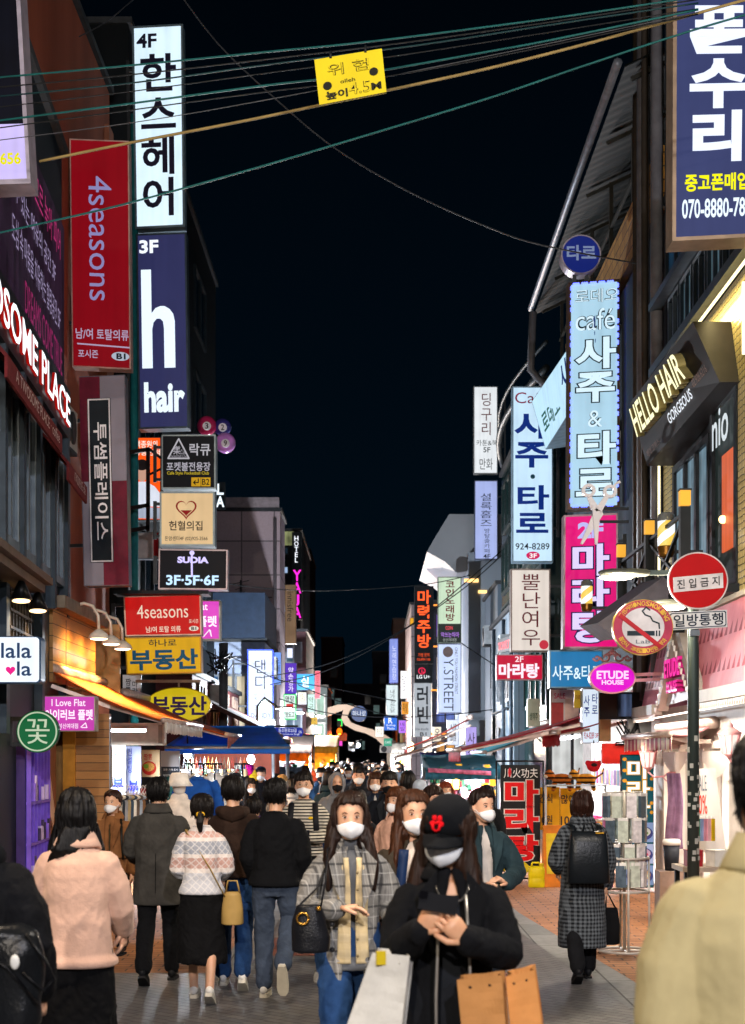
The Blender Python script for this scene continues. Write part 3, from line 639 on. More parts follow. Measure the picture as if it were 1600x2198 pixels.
sign('box_sign', 'small plain white and red board under the orange menu board', (279, 1142, 342, 1200), 30.5, 'b3262c', [], 0, .2, '8a8d92', 2, panels=(((284, 1144, 330, 1198), 'c9b9b2', 0),), arm=262)
r, pl = sign('box_sign', 'black square box sign with a triangle emblem and yellow arrow B2 tag', (347, 933, 463, 1049), 29, '12151b', [
    ('락큐', (407, 952, 452, 978), 'c6c3cc', 'h', .75), ('포켓볼전용장', (358, 992, 452, 1011), 'bdb9c6', 'h', .8), ('Cafe Style Pocketball Club', (359, 1012, 449, 1021), 'cdb52a', 'h', .8, .008), ('樂', (372, 957, 388, 976), 'b9b6c0', 'h', .7), ('Cue', (388, 965, 399, 975), 'b9b6c0', 'h', .7, 0), ('Pocketball Club', (365, 976, 403, 982), 'b9b6c0', 'h', .6, 0)], .35, .35, '9aa8ab', 3, arm=330, panels=(((411, 1025, 431, 1044), 'd8a51c', .8), ((432, 1025, 452, 1044), 'd8a51c', .8)))
art(pl, strip(pl, [(384, 942), (406, 984), (361, 984), (384, 942)], 3), r, E('c6c3cc', .75, 0, False)); art(pl, strip(pl, [(426, 1028), (426, 1036), (416, 1036), (420, 1032), (416, 1036), (420, 1040)], 2.2), r, M(K), .016, name='arrow'); pl.text('B2', (434, 1028, 450, 1041), M(K), r, .016)
r, pl = sign('box_sign', 'cream square box sign with a red half-filled heart', (343, 1055, 461, 1172), 27.5, 'efcb98', [('헌혈의집', (363, 1118, 435, 1139), '2a1c18', 'h'), ('돈암센터4F (02)925-3566', (354, 1151, 446, 1162), '2a1c18', 'h', 0, .006)], .85, .35, '8f9ea3', 4, arm=330)
mb = MB(); ring(mb, pl, heart(400, 1092, 24), heart(400, 1091.5, 20), .012, .004); mb.build('heart_outline', M('b01c1c', .5), r)
art(pl, [[(x, y) for x, y in heart(400, 1091, 18) if y > 1092]+[(392, 1088), (402, 1094), (412, 1090)][::-1][0:0]], r, M('b01c1c', .5), .012, name='heart_fill')
r, pl = sign('light_box_sign', 'wide black light box with glowing floor numbers 3F 5F 6F', (340, 1180, 490, 1266), 26.5, '0b0c16', [('3F·5F·6F', (357, 1235, 471, 1257), 'bfe0ff', 'h', 1.2, .03), ('SUDIA', (381, 1196, 449, 1210), 'cfc4ff', 'h', 1.2, .05)], .5, .3, 'b9a9ad', 3, quad=[(341, 1178), (489, 1180), (488, 1266), (340, 1265)], arm=330)
art(pl, strip(pl, [(413, 1186), (412, 1200), (413, 1238)], 4)+[ell(407, 1183, 418, 1193, 12)], r, E('cfc4ff', 1.2, 0, False), name='key_emblem')
r, pl = sign('box_sign', 'red rectangular box sign with white store name above the yellow board', (266, 1276, 433, 1366), 25.5, 'c31512', [('4seasons', (294, 1297, 405, 1327), 'f2d8c2', 'h', .9, .0), ('포시즌', (406, 1331, 427, 1340), 'f2d8c2', 'h', .9, .005), ('남/여 토탈 의류', (312, 1345, 388, 1359), 'f2d8c2', 'h', .9)], .95, .3, 'c6a898', 3, quad=[(265, 1280), (431, 1275), (433, 1363), (269, 1366)], arm=240)
art(pl, [ell(406, 1346, 427, 1357, 20)], r, E('e9dccb', .9, 0, False), name='oval'); pl.text('B1', (411, 1348, 422, 1355), M(K), r, .016, bold=.03)
mb = MB(); mb.box(pl.at(350, 1272, -.05), (1.55, .5, .06)); mb.build('rain_cover', dsteel, r)
sign('box_sign', 'yellow board with big blue syllables below the red box sign', (268, 1366, 433, 1448), 25.5, 'e2ac12', [('하나로', (319, 1371, 380, 1387), '23303a', 'h'), ('부동산', (277, 1393, 426, 1440), '0f5d88', 'h', 0, .035)], .85, .28, 'b98a2a', 3, quad=[(268, 1369), (431, 1366), (433, 1444), (272, 1448)], arm=240)
r, pl = sign('light_box_sign', 'pink light box half hidden behind the red and yellow boards', (405, 1288, 473, 1374), 28, 'e04bc4', [('Flat', (420, 1294, 446, 1310), 'fff0ff', 'h', 1.1), ('플렛', (424, 1322, 466, 1346), 'fff0ff', 'h', 1.1, .03)], 1., .3, 'b6b3a8', 3)
art(pl, strip(pl, [(437, 1367), (450, 1352), (454, 1366), (452, 1353)], 2), r, E('fff0ff', 1, 0, False), name='shoe_emblem')
r, pl = sign('oval_sign', 'yellow oval sign with purple syllables hanging behind the orange awning', (313, 1475, 453, 1550), 27.5, 'ddc21a', [('부동산', (326, 1494, 444, 1536), '2e1a58', 'h', 0, .03)], .8, .14, 'b8a01e', 2, shape='oval')
mb = MB(); mb.beam(pl.at(290, 1462, -.07), pl.at(430, 1462, -.07), .05); mb.beam(pl.at(383, 1476, -.07), pl.at(383, 1462, -.07), .03); mb.build('hanger', M('b7a9a0', .5, .3), r)
r, pl = sign('light_box_sign', 'pink light box with a white shoe emblem beside the round green sign', (92, 1494, 204, 1570), 19.7, 'd044b8', [('I Love Flat', (111, 1501, 184, 1516), 'ffe6fb', 'h', 1), ('아이러브 플렛', (97, 1523, 200, 1546), 'ffe6fb', 'h', 1.1, .03), ('성신여대점', (126, 1553, 168, 1564), 'ffe6fb', 'h', 1)], .95, .25, '9f958c', 2, arm=100)
art(pl, strip(pl, [(174, 1561), (184, 1552), (187, 1562), (176, 1562)], 2), r, E('ffe6fb', 1, 0, False), name='shoe_emblem')
r, pl = sign('round_sign', 'round green flower shop sign with one white syllable and ring', (35, 1525, 126, 1616), 17.2, '12683c', [('꽃', (55, 1544, 107, 1597), 'cfe3c4', 'h', .75, .0)], .8, .1, '164a30', 1, shape='oval', arm=20)
mb = MB(); ring(mb, pl, ell(38, 1528, 123, 1613), ell(41, 1531, 120, 1610), .01, .004); mb.build('ring', E('cfe3c4', .7, 0, False), r)
# rounded white lala sign
def rrect(x0, y0, x1, y1, q): return ell(x1-2*q, y1-2*q, x1, y1, 8, 0, 90)+ell(x0, y1-2*q, x0+2*q, y1, 8, 90, 180)+ell(x0, y0, x0+2*q, y0+2*q, 8, 180, 270)+ell(x1-2*q, y0, x1, y0+2*q, 8, 270, 360)
pl = Plane((-40, 1366, 88, 1467), 15.6); r = root('light_box_sign', pl.at(24, 1467), 'rounded white light box with navy letters and a pink heart at the left edge', 'sign')
mb = MB(); pl.shape(mb, rrect(-40, 1366, 88, 1467, 9), 0, .2); mb.build('cabinet', M('1d3b5c', .4), r); mb = MB(); pl.shape(mb, rrect(-38, 1368, 84, 1464, 8), .004, .02); mb.build('face_panel', E('eaf4ff', 1.15), r)
for t, q in (('lala', (3, 1380, 68, 1413)), ('la', (37, 1420, 68, 1451))): pl.text(t, q, M('1c3f6e', .5), r, .012, bold=.012)
art(pl, [heart(23, 1439, 11)], r, E('f0188c', .9, 0, False), name='heart')
# long slanted fascia and film banner of the cafe, running along the wall
def wallplane(rect, quad, dd): return Plane(rect, dd, quad=quad)
pl = Plane((0, 0, 138, 100), (15.3, 21.3, 21.5, 15.3), quad=[(-93, 45), (137, 485), (141, 838), (-96, 480)]); fx = -4.08
for i, (y, z) in enumerate(((15.2, 9.18), (21.25, 9.18), (21.25, 6.98), (15.2, 6.98))): pl.c[i] = V((fx, y, z))
pl.n = V((1, 0, 0)); r = root('film_banner', V((fx, 18.3, 6.98)), 'dark plum printed film across the cafe windows with slanting pink and white writing', 'banner')
mb = MB(); pl.slab(mb, (0, 0, 138, 100), 0, .06); mb.build('film', E('2b1a2c', .8, .4), r)
for t, q, c in (('하루의 피로가 스르르 녹아 피어', (20, 8, 128, 26), 'b0306e'), ('누릴 수 있는 여유의 공간 3F', (30, 34, 118, 47), '9d8fb4'), ('도심 속 마음을 치유하는 힐링공간 5F', (42, 55, 128, 70), '9d8fb4'), ('DREAMS COME TRUE', (62, 78, 132, 95), '8c1f58')):
    pl.text(t, q, E(c, .9, 0, False), r, .01, bold=.0)
pl = Plane((0, 0, 138, 100), (1,)*4); fx = -4.0
for i, (y, z) in enumerate(((12.6, 6.95), (21.3, 6.95), (21.3, 6.28), (12.6, 6.28))): pl.c[i] = V((fx, y, z))
pl.n = V((1, 0, 0)); r = root('fascia_sign', V((fx, 18, 6.28)), 'slanting dark fascia with white glowing standing letters edged in red light', 'sign')
mb = MB(); pl.slab(mb, (0, 0, 138, 100), 0, .14); mb.build('fascia', M('232327', .45, .2), r)
pl.text('A TWOSOME PLACE', (2, 26, 131, 86), [E('f2fbff', 1.6, 0), E('ff1c12', .3, 0)], r, .02, depth=.035, bold=.012); pl.text('coffee & dessert', (128, 62, 137, 76), E('b9b4bc', .6, 0, False), r, .02, bold=0)
for i, (y0, y1, z, lb) in enumerate(((14.6, 18.3, 5.75, 'dark red sloping window awning below the glowing fascia, nearer one'), (18.9, 20.7, 5.55, 'dark red sloping window awning below the glowing fascia, farther one'))):
    k = root('window_awning', (-3.8, (y0+y1)/2, z), lb, 'awning', 'red awnings of the cafe'); mb = MB()
    mb.prism([(-4.05, y0, z+.4), (-3.7, y0, z), (-3.7, y0, z-.22), (-3.73, y0, z-.22), (-3.73, y0, z-.02), (-4.05, y0, z+.36)], (0, y1-y0, 0)); mb.build('awning_cloth', cloth('5c2226'), k)
    q = Plane((0, 0, 1, 1), 1); q.c = [V((-3.69, y0+.4, z-.04)), V((-3.69, y1-.3, z-.04)), V((-3.69, y1-.3, z-.16)), V((-3.69, y0+.4, z-.16))]; q.n = V((1, 0, 0)); q.text('A TWOSOME PLACE · coffee', (0, 0, 1, 1), M('b9a9a9', .6), k, .004, bold=0)
CAFE += [o for o in COL.objects if o.parent is None and o.name.startswith(('film_banner', 'fascia_sign', 'window_awning'))]
# near box sign cut by the left frame edge
pl = Plane((-120, -60, 66, 397), 15.2, quad=[(-140, -60), (40, -60), (66, 393), (-120, 400)]); r = root('light_box_sign', pl.at(0, 397), 'deep blue and lilac light box with a yellow phone number cut by the left edge', 'sign')
mb = MB(); pl.slab(mb, (-120, -60, 66, 397), 0, .35); mb.build('cabinet', M('a9a3b4', .4, .3), r)
mb = MB(); pl.slab(mb, (-116, -56, 57, 268), .006, .02); mb.build('face_panel', E('070a18', 1, .3), r); mb = MB(); pl.slab(mb, (-116, 268, 58, 386), .006, .02); mb.build('lower_panel', E('d2c4ff', 1., .1), r)
pl.text('02.923.5656', (-100, 330, 48, 356), E('e6e000', 1, 0, False), r, .012, bold=.03); pl.text('TEL :', (-60, 292, 5, 318), E('e6e000', 1, 0, False), r, .012, bold=.03)
pl.text('당구장', (-110, 100, 2, 250), E('3a4cff', 1.3, 0, False), r, .012, bold=.02)
# three billiard balls
r = root('billiard_ball_sign', P(465, 972, 33), 'cluster of three glossy billiard balls numbered 3, 2 and 9', 'sign')
for x, y, rad, c, t, s in ((444, 914, 21, 'b8285a', '3', 0), (478, 917, 19, '3a3480', '2', .12), (484, 951, 22, 'd088e0', '9', -.1)):
    p = P(x, y, 33+s); k = rad*33/F; mb = MB(); mb.ball(p, k, 24); bo = mb.build('ball', E(c, .8, .5) if 0 else M(c, .15), r)
    q = Plane((x-9, y-9, x+9, y+9), 33+s-k-.015); mb = MB(); q.shape(mb, ell(x-9, y-9, x+9, y+9, 20), 0, .03); mb.build('number_disc', M('e6e0ea', .4), bo); q.text(t, (x-3.5, y-6, x+3.5, y+6), M(K), bo, .004, bold=.01)
mb = MB(); mb.beam(P(462, 930, 33.15), P(400, 930, 33.2), .05); mb.build('bracket', dsteel, r)
sign('letter_sign', 'small white stacked roof letters beyond the cream heart sign', (462, 1035, 484, 1092), 40, '14202a', [('LA', (464, 1037, 482, 1090), 'e9f6ff', 'v', 1.3, .03)], 0, .1, '1c2830', 1)
sign('wall_sign', 'dim dark wall sign with grey stacked writing right of the indigo sign', (404, 668, 440, 842), (41, 46, 46, 41), '11161a', [('연하당', (407, 674, 417, 770), '8c969c', 'v', 0, 0), ('결혼과 웨딩', (424, 690, 434, 780), '8c969c', 'v', 0, 0), ('02-925-6382', (409, 805, 438, 828), '8c969c', 'h', 0, 0)], 0, .1, '1c2226', 1, quad=[(404, 668), (436, 690), (440, 842), (404, 808)])
# farther left signs
sign('light_box_sign', 'white vertical light box outlined in blue LEDs with black stacked syllables', (531, 1394, 587, 1546), 45.6, 'd7e2ff', [('댄디', (546, 1414, 572, 1482), '1b2030', 'v', 0, .0), ('양복 정장', (546, 1488, 552, 1528), '4a5060', 'v', 0, 0), ('맞춤 수선', (566, 1488, 572, 1528), '4a5060', 'v', 0, 0), ('DANDY', (539, 1531, 582, 1541), '2a3040', 'h', 0, 0)], 1.15, .3, '3044c0', 3, arm=500)
sign('wall_sign', 'tan vertical board with thin turned lettering below the hotel letters', (612, 1255, 636, 1382), 57.6, '9a7a58', [('innisfree', (617, 1270, 630, 1334), '2b2019', 'r', 0, 0)], 0, .3, '5a4632', 1)
sign('letter_sign', 'white vertical hotel letters over magenta stacked letters', (627, 1142, 648, 1330), 79.5, '11171b', [('HOTEL', (632, 1150, 641, 1208), 'f2f6ff', 'v', 1.3, .01), ('YAJA', (629, 1222, 647, 1328), 'ff2ad0', 'v', 1.5, .02)], .3, .3, '1a2024', 1)
sign('light_box_sign', 'purple vertical light box with white stacked syllables', (612, 1423, 637, 1490), 56.8, '5a2fc0', [('약손명가', (619, 1432, 630, 1486), 'f0e6ff', 'v', 1.1)], 1., .25, '33305a', 1)
sign('light_box_sign', 'small cyan light box with one white syllable', (636, 1447, 675, 1481), 66, '1f9ad0', [('실', (647, 1451, 663, 1475), 'e8fbff', 'h', 1.2)], 1., .25, '225070', 1)
sign('light_box_sign', 'white light box with a green LED border below the purple sign', (609, 1490, 636, 1545), 56, 'dff2ea', [('명랑', (613, 1494, 632, 1508), '1c2a28', 'h'), ('핫도그', (613, 1528, 632, 1540), '1c2a28', 'h')], 1.1, .25, '1fbf5a', 2, panels=(((615, 1511, 630, 1524), 'd8302a', 1),))
sign('wall_sign', 'small glowing white square on the maroon brick block', (616, 1391, 629, 1413), 69, 'dfe9ff', [], 1.2, .1, '50586a', 1)
sign('letter_sign', 'white hotel letters running down a dark corner at the end of the street', (694, 1500, 707, 1590), 105, '0d1216', [('HOTEL YAJA', (696, 1502, 705, 1588), 'e6eeff', 'v', 1.1, .01)], .2, .3, '1a2024', 1)
sign('banner_sign', 'dark blue and white shopfront strip above the blue stall awning', (536, 1525, 556, 1560), (46.4, 50, 50, 46.4), 'cfdcf0', [('DANDY', (538, 1532, 554, 1542), '22304a', 'h')], .8, .1, '50586a', 1)
sign('wall_sign', 'white board with turned dark writing behind the yellow board', (263, 1448, 303, 1497), 30, 'c9c9cc', [('짬뽕', (270, 1456, 281, 1490), '26282c', 'v'), ('마라', (284, 1462, 296, 1490), '26282c', 'v')], 0, .1, '6a6a6c', 1)
sign('wall_sign', 'white ampersand shop panel beside the street name plate', (556, 1545, 590, 1578), 44, 'd6e6f2', [('&', (570, 1556, 580, 1570), '26323c', 'h')], .9, .1, '7a828a', 1)
# ================================================================ signs, right side
RG = 'tall box signs of the right facades'
r, pl = sign('light_box_sign', 'big steel-blue phone repair light box cut by the upper right corner', (1443, -40, 1680, 515), 15.2, '48528a', [
    ('폰수리', (1482, 6, 1596, 352), 'e3ecff', 'v', 1.15, .04), ('중고폰매입', (1469, 374, 1605, 412), 'f0ee00', 'h', 1.05, .03), ('070-8880-7890', (1463, 428, 1625, 470), 'e3f4ff', 'h', 1.1, .02)], .55, .35, '9a8672', 8, quad=[(1446, -40), (1690, -40), (1680, 505), (1444, 517)])
r, pl = sign('light_box_sign', 'tall pale blue cafe light box studded with blue LEDs along its edges', (1218, 600, 1333, 1095), 26, 'b0d8ee', [], 1., .3, '5a4638', 6, group=RG, quad=[(1221, 606), (1331, 598), (1331, 1090), (1219, 1094)], arm=1345)
def outl(t, rc, mode='h', b=.0):
    pl.text(t, rc, M('1b3a48', .5), r, .012, mode, b+.028); pl.text(t, rc, E('d7f1ff', 1.05, 0, False), r, .016, mode, b-.004)
outl('로데오', (1233, 618, 1330, 648)); outl('café', (1234, 661, 1322, 708)); outl('사주', (1238, 722, 1320, 866), 'v', .035); outl('&', (1262, 882, 1294, 918)); outl('타로', (1238, 926, 1320, 1078), 'v', .035)
mb = MB()
for i in range(31):
    if i % 5 == 4: continue
    for x in (1224.5, 1328): mb.ball(pl.at(x, 612+i*15.4, .02), .022, 6); mb.ball(pl.at(x, 616.5+i*15.4, .02), .022, 6)
for i in range(20):
    if i % 4 != 3: mb.ball(pl.at(1230+i*4.8, 605, .02), .022, 6); mb.ball(pl.at(1230+i*4.8, 1089, .02), .022, 6)
mb.build('led_border', E('5a6cff', 4, 0, False), r)
r, pl = sign('round_sign', 'round deep blue sign with two pale syllables on top of the LED cafe box', (1205, 503, 1291, 588), 26, '1c2f8e', [('타로', (1217, 526, 1280, 559), '8f9fc8', 'h', .6, .03)], .55, .3, 'b0a8b4', 3, shape='oval')
mb = MB()
for x in (1236, 1262): mb.beam(pl.at(x, 580, -.15), pl.at(x, 604, -.15), .06)
mb.build('foot', steel, r)
r, pl = sign('light_box_sign', 'tall white fortune telling light box with vivid blue syllables and 3F oval', (1100, 829, 1188, 1207), 34, 'c9e9ff', [('Cafe', (1106, 842, 1176, 866), 'c8306a', 'h', 0, .0), ('사주', (1108, 882, 1176, 1006), '1450d8', 'v', .25, .03), ('타로', (1110, 1040, 1176, 1152), '1450d8', 'v', .25, .03), ('924-8289', (1107, 1166, 1180, 1180), '24344a', 'h', 0, .01)], 1.05, .3, '84a0b4', 3, group=RG, arm=1200)
art(pl, [ell(1139, 1018, 1149, 1028, 16)], r, M('2a6a88', .5), name='dot'); art(pl, [ell(1130, 1184, 1159, 1201, 24)], r, E('d82060', .9, 0, False), name='oval'); pl.text('3F', (1137, 1188, 1153, 1198), E('ffffff', 1, 0, False), r, .016, bold=.02)
r, pl = sign('fascia_sign', 'slanting white and cyan fascia light box between the two tall fortune signs', (0, 0, 100, 100), (33, 27.3, 27.6, 32.2), 'bfe6fa', [('로데오', (10, 40, 52, 80), '1f9a8a', 'h', .2, .02), ('사주타로', (60, 8, 130, 62), '1450c8', 'h', .2, .02)], 1.05, .5, '8aa4b4', 1, quad=[(1142, 862), (1244, 712), (1250, 842), (1172, 965)])
sign('light_box_sign', 'narrow white vertical light box with red stacked syllables and a book drawing', (1017, 829, 1069, 1017), 54.4, 'e9eef2', [('딩구리', (1033, 842, 1056, 936), 'c02038', 'v', .1, .0), ('카툰&북', (1023, 944, 1068, 957), '2a3038', 'h', 0, 0), ('5F', (1038, 960, 1053, 971), '2a3038', 'h'), ('만화', (1030, 984, 1058, 1008), '3a4048', 'h', 0, 0)], 1.0, .25, '84888a', 2, group=RG, arm=1085)
sign('light_box_sign', 'narrow lilac vertical light box with thin dark stacked syllables and 4F', (1019, 1031, 1069, 1201), 54.4, 'aebcf2', [('셜록홈즈', (1032, 1058, 1056, 1132), '20243a', 'v', 0, .0), ('방탈출카페', (1040, 1134, 1052, 1188), '20243a', 'v', 0, 0), ('4F', (1038, 1189, 1053, 1199), '20243a', 'h')], .92, .25, '6c748e', 2, group=RG, arm=1085)
r, pl = sign('light_box_sign', 'hot pink vertical light box with white outlined syllables behind the scissors', (1210, 1103, 1328, 1392), 25.2, 'e6107a', [('2F', (1240, 1120, 1296, 1155), 'c4c0ff', 'h', .9, .05)], .98, .3, 'a08890', 4, group=RG, quad=[(1211, 1106), (1327, 1101), (1329, 1392), (1209, 1392)], arm=1345)
pl.text('마라탕', (1228, 1166, 1304, 1382), M('2a1a6a', .5), r, .012, 'v', .07); pl.text('마라탕', (1228, 1166, 1304, 1382), E('d8ccff', 1.1, 0, False), r, .016, 'v', .035)
sign('light_box_sign', 'cream vertical light box with brushed red syllables left of the hot pink sign', (1097, 1221, 1182, 1399), 33.2, 'ebe0d6', [('뿔난여우', (1120, 1230, 1160, 1388), 'd0304c', 'v', .1, .0)], .95, .3, '8a7e78', 3, group=RG, arm=1215)
art(Plane((1097, 1221, 1182, 1399), 33.2), [ell(1158, 1374, 1178, 1394, 20)], [o for o in COL.objects if o.get('label', '').startswith('cream vertical')][0], E('d83a4c', .8, 0, False), name='leaf_emblem')
sign('light_box_sign', 'small crimson 2F light box with white syllables under the cream sign', (1066, 1405, 1166, 1460), 32.5, 'c9143c', [('2F', (1106, 1409, 1124, 1421), 'ffe6ee', 'h', 1), ('마라탕', (1071, 1424, 1158, 1456), 'f6e6f4', 'h', 1.1, .04)], .95, .25, '9a8088', 2, arm=1180)
sign('box_sign', 'blue box sign with white fortune lettering left of the magenta oval', (1180, 1396, 1295, 1477), 25, '1f7db8', [('사주&타로', (1186, 1428, 1292, 1460), 'dff6ff', 'h', 1, .01)], .85, .3, '5a7c90', 3)
r, pl = sign('oval_sign', 'magenta oval shop sign topped by pink scrollwork', (1266, 1421, 1366, 1489), 21.6, 'e40fd0', [('ETUDE', (1281, 1440, 1350, 1458), 'ffd8fb', 'h', 1.05, .035), ('HOUSE', (1292, 1460, 1339, 1470), 'ffd8fb', 'h', 1.05, .04)], .98, .16, 'd9a0a8', 3, shape='oval')
mb = MB(); pk = M('d89aa2', .4, .2)
for sx in (-1, 1):
    for cx, cy, a, tr in ((1316+sx*14, 1410, 12, 1.6), (1316+sx*33, 1412, 8, 1.4), (1316+sx*5, 1401, 6, 1.5)):
        mb.tube([pl.at(cx+sx*a*(1-t/14)*math.cos(t*.62), cy+a*(1-t/14)*math.sin(t*.62)*.9, -.06) for t in range(12)], .016, 6)
mb.ball(pl.at(1316, 1395, -.06), .03, 8); mb.build('scrollwork', pk, r)
mb = MB(); mb.beam(pl.at(1360, 1448, -.08), pl.at(1425, 1446, -.08), .045); mb.beam(pl.at(1360, 1460, -.08), pl.at(1425, 1458, -.08), .045); mb.build('bracket', pk, r)
sign('letter_sign', 'small red glowing letters on a frame left of the cream sign', (1070, 1365, 1096, 1402), (36, 33.6, 33.6, 36), '20242a', [('TOMKT', (1071, 1374, 1095, 1396), 'ff4a5a', 'h', 1.4, .04)], 0, .06, '20242a', 1, quad=[(1070, 1374), (1096, 1364), (1096, 1396), (1070, 1402)])
# hello hair board
pl = Plane((0, 0, 100, 100), (22, 18, 17.6, 21.6), quad=[(1352, 866), (1488, 690), (1546, 820), (1390, 1000)]); r = root('salon_board', pl.at(50, 100), 'slanted black salon board with raised glowing letters on the gold building', 'sign')
mb = MB(); q = [pl.at(0, 0), pl.at(100, 0), pl.at(100, 100), pl.at(0, 100)]; wx = 4.2
bk = [V((wx, p.y, p.z)) for p in q]; mb.add(q+bk, [(0, 1, 2, 3), (0, 4, 5, 1), (1, 5, 6, 2), (2, 6, 7, 3), (3, 7, 4, 0)]); mb.build('board', M('1c191b', .5, .2), r)
pl.text('HELLO HAIR', (8, 16, 82, 62), [E('f2f0c0', 1.35, 0), M('8a8050', .5)], r, .01, depth=.1, bold=.012); pl.text('GORGEOUS', (42, 68, 74, 84), E('e6ecf4', 1, 0, False), r, .012, bold=.02)
pl.text('헤어 고져스', (5, 82, 24, 93), M('8a6a5a', .5), r, .012, bold=0); pl.text('02.926.6216', (78, 62, 95, 74), M('8a6a5a', .5), r, .012, bold=0)
# scissors
pl = Plane((1240, 1030, 1340, 1180), 22.5); r = root('scissors_sign', pl.at(1290, 1170), 'big white open scissors sign fixed in front of the hot pink light box', 'sign'); mb = MB(); wmat = M('e8e6ec', .35, var=.05)
def arcs(pts, w): 
    for s in strip(pl, pts, w): pl.shape(mb, s, 0, .06)
pl.shape(mb, [(1283, 1062), (1268, 1082), (1264, 1074), (1258, 1060), (1250, 1062)][0:0] or [(1252, 1168), (1247, 1166), (1276, 1098), (1290, 1088), (1296, 1104)], 0, .06)
pl.shape(mb, [(1282, 1171), (1277, 1168), (1272, 1100), (1270, 1086), (1288, 1098), (1286, 1120)], .065, .06)
pl.shape(mb, [(1270, 1094), (1262, 1068), (1271, 1066), (1289, 1092)], 0, .06); pl.shape(mb, [(1276, 1096), (1298, 1064), (1306, 1070), (1291, 1100)], .065, .06)
for cx, cy in ((1264, 1053), (1310, 1055)): ring(mb, pl, ell(cx-15, cy-14, cx+15, cy+14, 30), ell(cx-8, cy-8, cx+8, cy+8, 30), .03, .07)
arcs([(1318, 1044), (1325, 1037), (1331, 1034)], 5); mb.build('blade', wmat, r)
mb = MB(); pl.shape(mb, ell(1278, 1094, 1283, 1099, 12), .075, .02); mb.build('pivot', dsteel, r)
mb = MB(); mb.beam(pl.at(1290, 1090, -.08), pl.at(1352, 1090, -.08), .04); mb.beam(pl.at(1290, 1118, -.08), pl.at(1352, 1118, -.08), .04); mb.build('bracket', dsteel, r)
# barber poles
def barber(name_lbl, x, y0, y1, w_, d):
    p0, p1 = P(x, y1, d), P(x, y0, d); s = d/F; r_ = w_*s/2; h = p1.z-p0.z; r = root('barber_pole', p0, name_lbl, 'barber pole', 'barber poles of the salon')
    m, n, b = _new('barber_stripes'); t = n.nodes.new('ShaderNodeTexCoord'); q = n.nodes.new('ShaderNodeSeparateXYZ'); n.links.new(t.outputs['Object'], q.inputs[0])
    ang = _math(n, 'ARCTAN2', _math(n, 'SUBTRACT', q.outputs[1], p0.y), _math(n, 'SUBTRACT', q.outputs[0], p0.x))
    f = _math(n, 'FRACT', _math(n, 'ADD', _math(n, 'MULTIPLY', ang, 2/6.2832), _math(n, 'DIVIDE', q.outputs[2], -h*.42)))
    n.links.new(_ramp(n, f, [(0, lin('ecf4fa')), (.5, lin('ecc020'))], True), b.inputs['Emission Color']); b.inputs['Emission Strength'].default_value = 1.05; b.inputs['Base Color'].default_value = (.2, .2, .2, 1)
    mb = MB(); mb.tube([p0+V((0, 0, h*.24)), p0+V((0, 0, h*.8))], r_, 24); o = mb.build('striped_tube', m, r, world=True)
    mb = MB(); mb.tube([p0+V((0, 0, h*k)) for k in (0, .06, .1, .22, .24)], [r_*.75, r_*.95, r_*.9, r_*1.06, r_*1.06], 24); mb.build('base', M('6b4a1c', .3, .6), r)
    mb = MB(); mb.tube([p0+V((0, 0, h*k)) for k in (.8, .83, .95, 1)], [r_*1.05, r_*1.0, r_*.95, r_*.5], 24); mb.build('cap', M('6a6e70', .15, .3), r)
    mb = MB(); mb.beam(p0+V((0, 0, h*.12)), p0+V((.45, 0, h*.12)), .04); mb.build('bracket', dsteel, r)
barber('large barber pole with glowing yellow and white stripes above the no entry sign', 1431, 1100, 1196, 37, 19.2)
barber('small barber pole with glowing yellow stripes over the hot pink light box', 1260, 1245, 1313, 25, 22)
# far right signs
sign('neon_sign', 'black vertical sign with orange neon brush syllables', (890, 1258, 931, 1425), 62, '0d1218', [('마력주방', (896, 1266, 924, 1392), 'ff5a24', 'v', 1.5, .02), ('가맹 문의', (898, 1402, 922, 1410), 'ff5a24', 'h', 1, 0), ('026.8904.1186', (896, 1413, 924, 1418), 'ff5a24', 'h', 1, 0)], .4, .3, '1b2024', 1, group=RG)
r, pl = sign('box_sign', 'black square sign with a round red emblem between two vertical signs', (890, 1426, 929, 1466), 62, '10151c', [('LG U+', (895, 1449, 923, 1457), 'eef2f6', 'h', 1, .03)], .5, .3, '1b2024', 1)
mb = MB(); ring(mb, pl, ell(898, 1433, 914, 1448, 24), ell(900, 1435, 912, 1446, 24), .01, .003); pl.shape(mb, [(905, 1437), (907, 1437), (907, 1442), (911, 1442), (911, 1444), (905, 1444)], .01, .003); mb.build('emblem', E('e0204c', 1.2, 0, False), r)
sign('light_box_sign', 'grey-white vertical light box with two bold black syllables and B1', (889, 1466, 926, 1582), 61.5, 'c3cbd4', [('러빈', (895, 1472, 921, 1556), '1a2028', 'v', 0, .02), ('the mode', (892, 1562, 920, 1568), '2a3038', 'h', 0, 0), ('B1', (902, 1572, 916, 1580), '1a2028', 'h')], .72, .3, '767c82', 1, group=RG)
sign('light_box_sign', 'pale green vertical light box with red stacked syllables and a dark coin panel', (940, 1238, 991, 1380), 53, 'cfe6c8', [('코인노래방', (957, 1246, 976, 1334), 'd0202a', 'v', .1, .02), ('COIN', (957, 1344, 972, 1352), 'f04a5a', 'h', 1), ('악쓰는하마', (947, 1357, 986, 1368), 'b07ae0', 'h', 1), ('성신여대점', (951, 1370, 980, 1377), 'b9c0b9', 'h', .8, 0)], .95, .3, '6c7a6c', 2, group=RG, panels=(((941, 1339, 990, 1379), '2c3530', .6),))
bx = [o for o in COL.objects if o.get('label', '').startswith('pale green vertical')][0]
for ch in bx.children:
    if ch.name.startswith('lettering'):
        for vtx in ch.data.vertices: vtx.co.y -= .006
